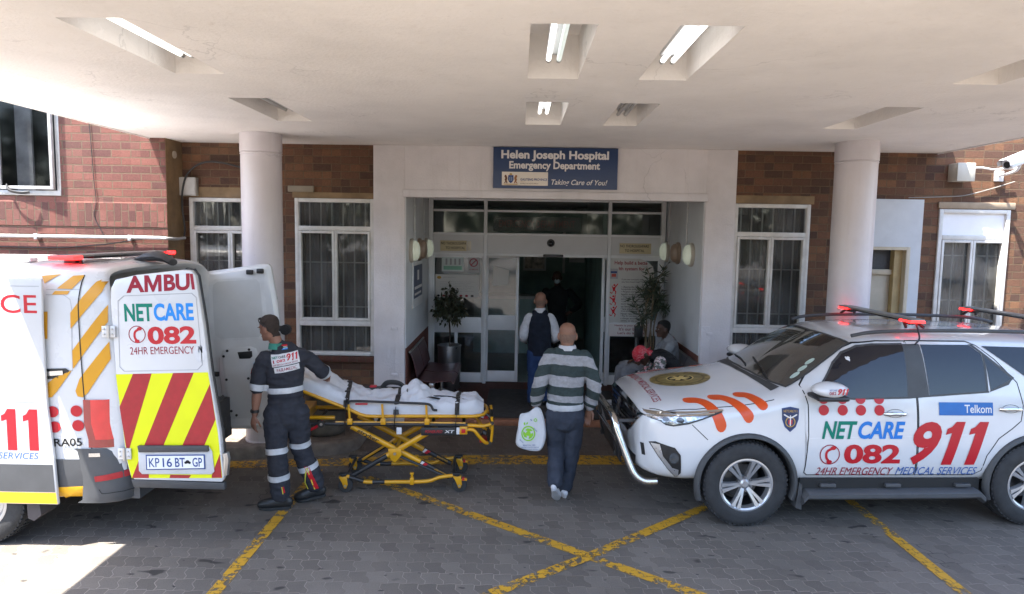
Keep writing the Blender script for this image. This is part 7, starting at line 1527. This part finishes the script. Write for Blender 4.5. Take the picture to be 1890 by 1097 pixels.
P5 = thing('person', 'person in a red bandana hunched forward in a black waistcoat and floral shirt', 'person', (1.72, .02, ZF)); at = neg(P5)
hc = V(1.60, -.02, 1.06); up5 = V(-.80, -.25, .55); hf = V(-.50, -.30, -.81); rr5 = V(0, 1, 0)
LA = [V(1.80, -.20, 1.02), V(1.74, -.27, .80), V(1.56, -.16, .74)]; RA_ = [V(1.80, .20, 1.02), V(1.72, .26, .80), V(1.56, .14, .74)]
LL = [V(2.02, -.12, .68), V(1.52, -.16, .68), V(1.44, -.14, .30)]; RL = [V(2.02, .14, .68), V(1.52, .18, .68), V(1.44, .18, .30)]
tor = [((2.08, .0, .68), .165, .13), ((2.03, .0, .82), .165, .135), ((1.93, .0, .95), .18, .13), ((1.84, .0, 1.03), .185, .11), ((1.76, 0, 1.05), .11, .08), ((1.72, 0, 1.06), .066, .062)]
tb = bmesh.new(); head(tb, hc, hf, up5); chain(tb, [(V(1.80, 0, 1.03), .058), (V(1.72, 0, 1.06), .057), (V(1.66, -.01, 1.06), .058)], rr5); chain(tb, [(p, a*.8, b*.8) for p, a, b in tor], rr5)
for A in (LA, RA_): chain(tb, sm([(A[0], .044), (A[1], .04), (A[2], .029)]))
for A in (LL, RL): chain(tb, [(A[0], .07), (A[1], .055), (A[2], .04)])
hand(tb, LA[2], V(-.6, .5, -.4), V(.3, .6, .3), .7, 1); hand(tb, RA_[2], V(-.6, -.5, -.4), V(.3, -.6, .3), .7, -1)
organic('body', tb, SKD, P5, .006, 4, at=at); facebits(P5, hc, hf, up5, at, lips=(.09, .04, .035), eyes=False)
def bandana():
    m, nt, p = base('red printed bandana'); c = objco(nt); v = nd(nt, 'ShaderNodeTexVoronoi'); v.inputs['Scale'].default_value = 34; nt.links.new(c, v.inputs['Vector'])
    n2 = noi(nt, c, 26, 3, .5); w = mth(nt, 'MAXIMUM', mth(nt, 'LESS_THAN', v.outputs['Distance'], .13), mth(nt, 'LESS_THAN', mth(nt, 'ABSOLUTE', mth(nt, 'SUBTRACT', n2, .5)), .009))
    nt.links.new(mixc(nt, w, (.42, .008, .022), (.5, .38, .38)), p.inputs['Base Color']); p.inputs['Roughness'].default_value = .8; return m
BD = bandana(); bo = haircap(P5, hc, hf, up5, at, BD, -.075, 1.10, -.035, 'bandana', -.06, .014)
r_, f_, u_ = basis(hf, up5); mb = MB(); mb.ell(hc+f_*-.112+u_*-.03, (.018, .018, .016), BD); mb.tube([hc+f_*-.112+u_*-.03, hc+f_*-.14+u_*-.06+r_*.03], [.012, .006], BD); mb.tube([hc+f_*-.112+u_*-.03, hc+f_*-.15+u_*-.04-r_*.02], [.012, .005], BD); mb.obj('knot', bo, at=(0, 0, 0))
def floral():
    m, nt, p = base('pink floral cloth'); c = objco(nt); a = noi(nt, c, 22, 3, .6); b = noi(nt, c, 31, 2, .5); col = mixc(nt, ramp(nt, a, .52, .56), (.09, .10, .085), (.55, .46, .46)); col = mixc(nt, ramp(nt, b, .6, .64), col, (.45, .17, .17)); nt.links.new(col, p.inputs['Base Color']); p.inputs['Roughness'].default_value = .85; return m
FL = floral(); tb = bmesh.new(); chain(tb, [(p, a*.95, b*.95) for p, a, b in tor], rr5, 22)
for A in (LA, RA_): chain(tb, sm([(A[0], .072), (A[0].lerp(A[1], .5), .07), (A[1], .064), (A[1].lerp(A[2], .6), .052)], 4))
organic('shirt', tb, FL, P5, .009, 4, .006, at)
tb = bmesh.new(); chain(tb, sm([(p, a*1.02, b*1.06) for p, a, b in tor[:-1]]), rr5, 24); organic('waistcoat', tb, fabric('black quilted cloth', (.012, .012, .013), .7, .3), P5, .009, 3, .009, at, (12, 12, 26))
tb = bmesh.new(); chain(tb, [((2.10, 0, .64), .17, .12), ((2.06, 0, .78), .165, .125)], rr5, 22)
for A in (LL, RL): chain(tb, sm([(A[0], .10), (A[0].lerp(A[1], .5), .088), (A[1], .08), (A[1].lerp(A[2], .5), .076), (A[2]+V(0, 0, .02), .064)], 4), rr5)
organic('trousers', tb, FL, P5, .009, 4, .006, at)
for A in (LL, RL): shoe('shoe', P5, A[2]+V(.06, 0, -.125), A[2]+V(-.20, -.02, -.125), Z, BOOT, SOLEB, at)

# --- dim figure in the lobby -------------------------------------------------------------------
P6 = thing('person', 'dim figure in dark clothes and a pale face mask standing inside the lobby', 'person', (.72, 3.7, ZF)); at = neg(P6)
hc = V(.70, 3.7, 1.80); hf = V(-.1, -1, 0)
LA = [V(.93, 3.7, 1.55), V(1.10, 3.66, 1.33), V(.96, 3.50, 1.22)]; RA_ = [V(.50, 3.7, 1.55), V(.44, 3.7, 1.28), V(.52, 3.55, 1.08)]; LL = [V(.80, 3.7, 1.05), V(.81, 3.68, .65), V(.82, 3.7, .27)]; RL = [V(.62, 3.7, 1.05), V(.61, 3.68, .65), V(.60, 3.7, .27)]
tor = [((.71, 3.7, .98), .16, .12), ((.71, 3.7, 1.15), .16, .12), ((.71, 3.7, 1.4), .19, .125), ((.71, 3.7, 1.55), .19, .11), ((.71, 3.7, 1.61), .11, .08), ((.71, 3.7, 1.65), .066, .062)]
tb = bmesh.new(); head(tb, hc, hf); chain(tb, [(V(.71, 3.7, 1.58), .058), (V(.70, 3.7, 1.74), .058)]); chain(tb, [(p, a*.8, b*.8) for p, a, b in tor], X)
for A in (LA, RA_): chain(tb, [(A[0], .044), (A[1], .04), (A[2], .029)])
for A in (LL, RL): chain(tb, [(A[0], .07), (A[1], .055), (A[2], .04)])
hand(tb, LA[2], V(-.6, -.6, -.2), V(-.3, 0, -1), .6, 1); hand(tb, RA_[2], V(.3, -.6, -.6), V(.5, .2, -.6), .6, 1)
organic('body', tb, SKD, P6, .007, 3, at=at); haircap(P6, hc, hf, Z, at, HAIRB, -.05, 1.06); facebits(P6, hc, hf, Z, at)
mb = MB(); mb.ell(hc+V(-.008, -.082, -.055), (.052, .032, .045), mat('pale blue mask', (.35, .42, .45), .8)); mb.obj('mask', P6, at=at)
DK = fabric('dark uniform', (.012, .014, .016)); tb = bmesh.new(); chain(tb, sm(tor), X, 22)
for A in (LA, RA_): chain(tb, sm([(A[0], .07), (A[1], .062), (A[2], .046)], 4))
organic('jacket', tb, DK, P6, .01, 3, .006, at); tb = bmesh.new(); chain(tb, [((.71, 3.7, .98), .162, .12), ((.71, 3.7, 1.08), .16, .12)], X)
for A in (LL, RL): chain(tb, sm([(A[0], .095), (A[1], .08), (A[2], .07)], 4), X)
organic('trousers', tb, DK, P6, .01, 3, .005, at)
for A in (LL, RL): shoe('shoe', P6, A[2]+V(0, .06, -.09), A[2]+V(0, -.2, -.09), Z, BOOT, SOLEB, at)
# ---------------------------------------------------------------- stretcher
SY = mat('stretcher yellow', (.60, .29, .003), .35, var=.06, vs=8, coat=.3); SK = mat('stretcher black', (.016, .016, .017), .45, var=.2); SHEET = fabric('white sheet', (.53, .54, .57), .8, .04, .2, 90)
STR = thing('stretcher', 'yellow ambulance stretcher with a white sheet and black straps', 'stretcher', (-1.2, -1.82, 0), math.radians(3.5))
# local: x along the bed (head at -x), y across (near side -y), z up;  half width .27
def sxz(x, z): return x, z
hw = .265
# litter rail (bent outline), head raised
def bedz(x): 
    return .775+max(0, -.10-x)*.0+max(0, -.30-x)*.40 if x < -.30 else .775
mb = MB(); pth = []
for x in (-.97, -.8, -.6, -.45, -.3, 0, .3, .6, .74): pth.append((x, -hw, bedz(x)))
end = [(.84, -.22, .775), (.885, -.12, .78), (.895, 0, .78)]
full_ = pth+end+[(a, -b, c) for a, b, c in end[:-1][::-1]]+[(a, -b, c) for a, b, c in pth[::-1]]
mb.tube(smoothpath(full_, 3), .017, SY, 10); mb.tube([(-.97, -hw, bedz(-.97)), (-1.0, 0, bedz(-1.0)), (-.97, hw, bedz(-.97))], .017, SY, 10); mb.obj('litter_frame', STR)
mb = MB(); 
for s in (-1, 1):
    mb.tube(smoothpath([(-.88, s*.27, .70), (-.3, s*.27, .695), (.3, s*.27, .69), (.70, s*.27, .685)], 2), .02, SK, 10); mb.tube([(.70, s*.27, .685), (.87, s*.27, .675)], .019, SY, 10)
    mb.tube([(-.60, s*.27, .715), (.2, s*.27, .71), (.68, s*.27, .705)], .011, SY, 8)
for x in (-.8, -.2, .35, .66): mb.tube([(x, -.27, .69), (x, .27, .69)], .016, SK, 8)
mb.tube([(-1.02, -.2, .74), (-.62, -.2, .74)], .02, SY, 10); mb.tube([(-1.02, .2, .74), (-.62, .2, .74)], .02, SY, 10); mb.bb(-1.03, -.90, -.25, .25, .69, .80, SY, .012)
mb.obj('base_rail', STR)
mb = MB(); mb.cyl((-.735, -.30, .70), (-.735, -.26, .70), .035, SK, n=20); mb.cyl((-.735, -.305, .70), (-.735, -.30, .70), .014, METAL, n=12); mb.obj('pivot_knob', STR)
mb = MB(); mb.tube(smoothpath([(-.72, -.285, .73), (-.80, -.285, .66), (-.88, -.29, .635)], 3), .009, S_RED, 8, flat=(1.5, .7)); mb.bb(-.90, -.84, -.30, -.275, .62, .645, S_RED, .004); mb.obj('release_lever', STR)
# mattress and sheet
def sheet_bm():
    tb = bmesh.new(); nx, ny = 90, 34; G = []
    for i in range(nx+1):
        x = -1.0+1.86*i/nx; row = []
        taper = 1 if x < .55 else math.sqrt(max(.05, 1-((x-.55)/.34)**2))*.75+.25
        for j in range(ny+1):
            t = j/ny*2-1; e = min(1, (1-abs(t))/.22); w = .255*taper
            if abs(t) < .78: y = t/.78*w; dz = 0
            else: y = math.copysign(w+.006, t); dz = -(abs(t)-.78)/.22*.105
            z = bedz(x)+.115+dz; edge = .02*(1-min(1, max(0, .255*taper-abs(y))/.05)) if dz == 0 else .02
            z -= edge
            if x > .78: z -= (x-.78)*.55
            if dz == 0 and abs(y) < w*.98:
                q = V(x*5, y*7, 0); z += .022*noise.noise(q)+.016*(1-2*abs(noise.noise(q*1.8+V(5, 1, 0))))
                b = math.exp(-((x-.18)/.16)**2-((y-.03)/.17)**2)*.14*(1+.55*noise.noise(V(x*13, y*13, 3))); z += b
                b = math.exp(-((x+.18)/.22)**2-((y-.05)/.18)**2)*.05; z += b
                z += math.exp(-((x+.80)/.14)**2-((y-.13)/.12)**2)*.07
                f = noise.noise(V(x*9+y*6, y*3-x*2, 8)); z += .018*(1-2.2*abs(f))+.010*(1-2.4*abs(noise.noise(V(x*17-y*11, y*9+x*5, 2))))
            else:
                y += .008*noise.noise(V(x*11, dz*10, t))*(1 if t < 0 else 1); z += .010*noise.noise(V(x*8, 3, t))*abs(dz)/.1
            row.append(tb.verts.new((x, y, z)))
        G.append(row)
    for i in range(nx):
        for j in range(ny): tb.faces.new((G[i][j], G[i+1][j], G[i+1][j+1], G[i][j+1]))
    tb.faces.new([G[0][j] for j in range(ny+1)]); tb.faces.new([G[nx][j] for j in range(ny, -1, -1)])
    tb.faces.new([G[i][0] for i in range(nx, -1, -1)]+[G[i][ny] for i in range(nx+1)])
    bmesh.ops.triangulate(tb, faces=[f for f in tb.faces if len(f.verts) > 4]); bmesh.ops.recalc_face_normals(tb, faces=tb.faces[:]); return tb
mb = MB(); mb.add(sheet_bm(), SHEET); sh = mb.obj('sheet', STR, 70); sb_ = objbvh(sh)
def strap(x, w=.05, drop=.30, slant=0., m=SK, buckle=True):
    mb = MB(); tb = bmesh.new(); R = []
    ys = [-.30+.6*k/30 for k in range(31)]
    for y in ys:
        xx = x+slant*y; h = sb_.ray_cast(V(xx, y, 2), -Z)[0]; z = (h.z+.006) if h is not None else bedz(xx)+.03
        if abs(y) > .262: z = bedz(xx)+.11-(abs(y)-.262)*2.2
        R.append([tb.verts.new((xx-w/2, y, z)), tb.verts.new((xx+w/2, y, z)), tb.verts.new((xx+w/2, y, z-.004)), tb.verts.new((xx-w/2, y, z-.004))])
    skin(tb, R); mb.add(tb, m)
    mb.add(tube_bm([(x-.30*slant, -.285, bedz(x)+.10), (x-.30*slant-.01, -.295, bedz(x)-.02), (x-.30*slant-.02, -.295, bedz(x)-drop+.09)], w/2, 8, False, (1, .12), Y), m)
    return mb.obj('strap', STR, 60)
strap(-.52, .055, .36, -.10); strap(.01, .05, .22, .06); strap(.60, .045, .22, .02)
mb = MB(); mb.bb(.0, .05, -.305, -.29, .60, .67, mat('white tag', (.6, .6, .62), .6), .004); mb.bb(.59, .63, -.305, -.29, .60, .67, mat('white tag', (.6, .6, .62), .6), .004); mb.obj('strap_end', STR)
mb = MB(); mb.tube(smoothpath([(-.20, .12, .97), (-.14, .10, 1.03), (-.02, .06, 1.035), (.06, 0, .99), (.08, -.1, .97)], 4), .02, SK, 8, flat=(1.3, .35)); mb.obj('strap_loop', STR)
mb = MB(); mb.tube(smoothpath([(.22, -.15, .905), (.32, -.1, .935), (.5, -.08, .93), (.68, -.12, .905), (.78, -.16, .875)], 4), .007, SK, 6); mb.add(tube_bm(smoothpath([(.2, -.17, .90), (.30, -.13, .935), (.42, -.14, .92)], 4), .04, 8, False, (1, .15), Y), SK); mb.obj('loose_strap', STR)
mb = MB(); mb.bb(-.42, -.18, .14, .22, .93, .97, SK, .01); mb.bb(-.33, -.26, .13, .2, .97, .985, S_RED, .005); mb.obj('clip_box', STR)
# side rail near
for s in (-1, 1):
    mb = MB(); y = s*.305; mb.tube(smoothpath([(-.47, y, .905), (-.44, y, .935), (-.2, y, .93), (.2, y, .915), (.30, y, .908), (.34, y, .89), (.36, y, .85), (.40, y, .845)], 3), .015, SK, 10, flat=(1.2, .8)); rail = mb.obj('side_rail', STR)
    mb = MB()
    for x in (-.455, -.13, .30): mb.tube([(x-.01, y, .905), (x, y, .73)], .012, SY, 8); mb.bb(x-.025, x+.025, y-.012, y+.012, .70, .76, SY, .006)
    mb.obj('rail_post', rail); mb = MB(); mb.bb(-.40, -.28, y-.012, y+.012, .90, .915, S_RED, .004); mb.obj('red_latch', rail)
fx_ = lambda q: q if q < .72 else .72+(q-.72)*.62
# foot-end handles
mb = MB(); 
for s in (-1, 1):
    mb.tube(smoothpath([(fx_(.66), s*.285, .645), (fx_(.78), s*.285, .64), (fx_(.86), s*.27, .58), (fx_(.97), s*.24, .50), (fx_(1.02), s*.22, .49)], 3), .018, SY, 10); mb.bb(fx_(.62), .70, s*.285-.03, s*.285+.03, .60, .68, SY, .01); mb.bb(fx_(.64), .68, s*.318-.004, s*.318+.004, .62, .66, S_RED, .002)
    mb.tube(smoothpath([(fx_(.90), s*.26, .675), (fx_(1.02), s*.25, .68), (fx_(1.08), s*.24, .70)], 2), .018, SY, 10); mb.tube(smoothpath([(fx_(1.075), s*.24, .76), (fx_(1.09), s*.23, .65), (fx_(1.07), s*.22, .50)], 3), .015, SY, 10)
mb.obj('lift_frame', STR)
mb = MB(); mb.tube([(fx_(1.08), -.26, .70), (fx_(1.08), .26, .70)], .02, SK, 10); mb.tube([(fx_(1.04), -.235, .49), (fx_(1.04), .235, .49)], .02, SK, 10); mb.tube(smoothpath([(fx_(.86), -.16, .78), (fx_(.98), -.16, .77), (fx_(1.08), -.18, .72)], 3), .014, SK, 8); mb.tube([(fx_(.93), -.2, .60), (fx_(.98), -.2, .58)], .028, SK, 12); mb.obj('grip', STR)
mb = MB(); mb.bb(.83, .91, -.10, .10, .70, .725, S_RED, .008); mb.bb(.82, .90, -.16, .02, .47, .495, S_RED, .008); mb.obj('handle_release', STR)
# X frame
def xleg(name, p0, p1, split, m0, m1, r=.03):
    mb = MB(); p0, p1 = Vector(p0), Vector(p1); q = p0.lerp(p1, split); mb.tube([p0, q], r, m0, 14, flat=(1, .85)); mb.tube([q-(p1-p0)*.02, p1], r*.86, m1, 14, flat=(1, .85)); return mb.obj(name, STR)
for y, nm in ((-.20, 0), (.20, 1)):
    L = xleg('cross_leg', (-.46, y, .655), (.52, y, .13), .70, SY, SK); 
    if nm == 0:
        d = (V(.52, y, .13)-V(-.46, y, .655)).normalized(); up = V(-d.z, 0, d.x)*-1 if d.z > 0 else V(-d.z, 0, d.x); mb = MB()
        flat(mb, textbm('stryker', .235, .05, .02, .15), I_BLACK, None, (V(-.40, y-.0275, .605)-up*.012, d, up, -Y)); mb.obj('lettering', L)
    mb = MB(); d = (V(.52, y, .13)-V(-.46, y, .655)).normalized(); up = V(-d.z, 0, d.x); o = V(-.46, y-.0265, .655)+d*.80
    flat(mb, polybm([[(0, -.024), (.03, -.024), (.06, .024), (.02, .024)]]), S_RED, None, (o, d, up, -Y)); flat(mb, polybm([[(-.02, -.024), (0, -.024), (.02, .024), (-.01, .024)]]), I_WHITE, None, (o, d, up, -Y)); mb.obj('red_flash', L)
    mb = MB(); flat(mb, textbm('6506 POWER', .13, .02, .01), SY, None, (o+d*.14+V(0, -.0005, 0), d, up, -Y)); mb.obj('marking', L)
for y in (-.235, .235):
    L = xleg('cross_leg', (.40, y, .655), (-.46, y, .15), .58, SY, SK)
    mb = MB(); mb.tube([(-.05, y, .39), (.5, y-.0, .14)], .014, SK, 8); mb.tube([(-.42, y*.9, .17), (-.02, y*.9, .43)], .013, SY, 8); mb.obj('brace', STR)
mb = MB(); mb.prism([(-.09, .44), (.04, .45), (.05, .38), (-.02, .30), (-.06, .33)], -.268, -.255, SY, (V(0, 0, 0), X, Z, Y), .003); mb.cyl((-.02, -.28, .395), (-.02, .28, .395), .018, SY, n=12); mb.cyl((-.02, -.285, .395), (-.02, -.268, .395), .014, METAL, n=12); mb.obj('pivot', STR)
mb = MB(); mb.bb(.24, .66, -.29, -.272, .585, .665, SK, .006); pb_ = mb.obj('name_plate', STR); mb = MB(); flat(mb, textbm('POWER-PRO', .17, .03, .02, .2, x=.28, z=.61), S_RED, -.2912); flat(mb, textbm('XT', .10, .03, .02, .2, x=.47, z=.61), I_WHITE, -.2912); mb.obj('lettering', pb_)
# lower frame
for s in (-1, 1):
    y = s*.27; mb = MB(); mb.tube(smoothpath([(-.50, y, .165), (-.40, y, .135), (-.30, y, .105), (0, y, .105), (.30, y, .11), (.42, y, .15), (.56, y, .17)], 3), .019, SY, 12); mb.tube([(-.24, y, .105), (-.12, y, .105)], .0215, SK, 12); mb.tube(smoothpath([(-.47, y, .155), (-.40, y, .135), (-.33, y, .11)], 3), .022, SK, 10)
    mb.bb(.13, .17, y-.025, y+.025, .08, .155, SY, .006); mb.cyl((.15, y, .15), (.15, y, .19), .012, SY, n=10); mb.bb(.13, .17, y-.02, y+.02, .185, .20, SY, .004)
    mb.obj('lower_rail', STR)
mb = MB(); mb.tube([(-.50, -.27, .165), (-.50, .27, .165)], .016, SK, 8); mb.tube([(.56, -.27, .17), (.56, .27, .17)], .016, SK, 8); mb.obj('axle_bar', STR)
for x, s in ((-.53, -1), (.60, -1), (-.53, 1), (.60, 1)):
    w = bpy.data.objects.new('castor', None); COL.objects.link(w); w.parent = STR; w.location = (x, s*.27, 0); w.empty_display_size = .05
    mb = MB(); mb.cyl((0, 0, .155), (0, 0, .19), .028, SK, n=14); mb.bb(-.045, .045, -.03, .03, .185, .20, SK, .006)
    for q in (-1, 1): mb.prism([(-.035, .165), (.04, .165), (.05, .09), (.035, .05), (.015, .05), (-.01, .11)], q*.028-.004, q*.028+.004, SY, (V(0, 0, 0), X, Z, Y), .002)
    mb.bb(-.038, .04, -.03, .03, .15, .168, SY, .004); 
    if x > 0: mb.bb(.03, .10, -.02, .02, .12, .14, SY, .004); mb.bb(.05, .075, -.024, .024, .125, .15, S_RED, .003)
    mb.obj('fork', w)
    mb = MB(); mb.lathe([(0, -.02), (.05, -.02), (.068, -.018), (.0745, -.008), (.0745, .008), (.068, .018), (.05, .02), (0, .02)], RUBBER, 28, Matrix.Translation((.025, 0, .0755)) @ Matrix.Rotation(math.radians(90), 4, 'X')); mb.cyl((.025, -.035, .075), (.025, .035, .075), .012, METAL, n=10); mb.obj('wheel', w)
# ---------------------------------------------------------------- tree belt across the street behind the camera (seen only in reflections)
mb = MB(); TL = leafmat('street tree leaf', (.03, .05, .018), (.07, .095, .04), .6); rs = random.Random(3)
tb = bmesh.new()
for k in range(16):
    cx, cy, r, h = -42+k*5.6+rs.uniform(-1.5, 1.5), -34+rs.uniform(-3, 3), rs.uniform(2.6, 4.2), rs.uniform(7, 11)
    for j in range(1100):
        while True:
            q = V(rs.uniform(-1, 1), rs.uniform(-1, 1), rs.uniform(-1, 1))
            if .35 < q.length < 1: break
        p = V(cx+q.x*r, cy+q.y*r, h*.55+q.z*h*.5); 
        if noise.noise(p*.5) < -.42: continue
        a = V(rs.gauss(0, 1), rs.gauss(0, 1), rs.gauss(0, 1)).normalized(); b = a.cross(V(rs.gauss(0, 1), rs.gauss(0, 1), rs.gauss(0, 1))).normalized(); s_ = rs.uniform(.25, .55)
        tb.faces.new([tb.verts.new(p+a*s_), tb.verts.new(p+b*s_*.6), tb.verts.new(p-a*s_), tb.verts.new(p-b*s_*.6)])
mb.raw(tb, TL); tag(mb.obj('tree_belt'), 'belt of dark leafy trees across the street, seen reflected in the glass', 'trees', kind='stuff')
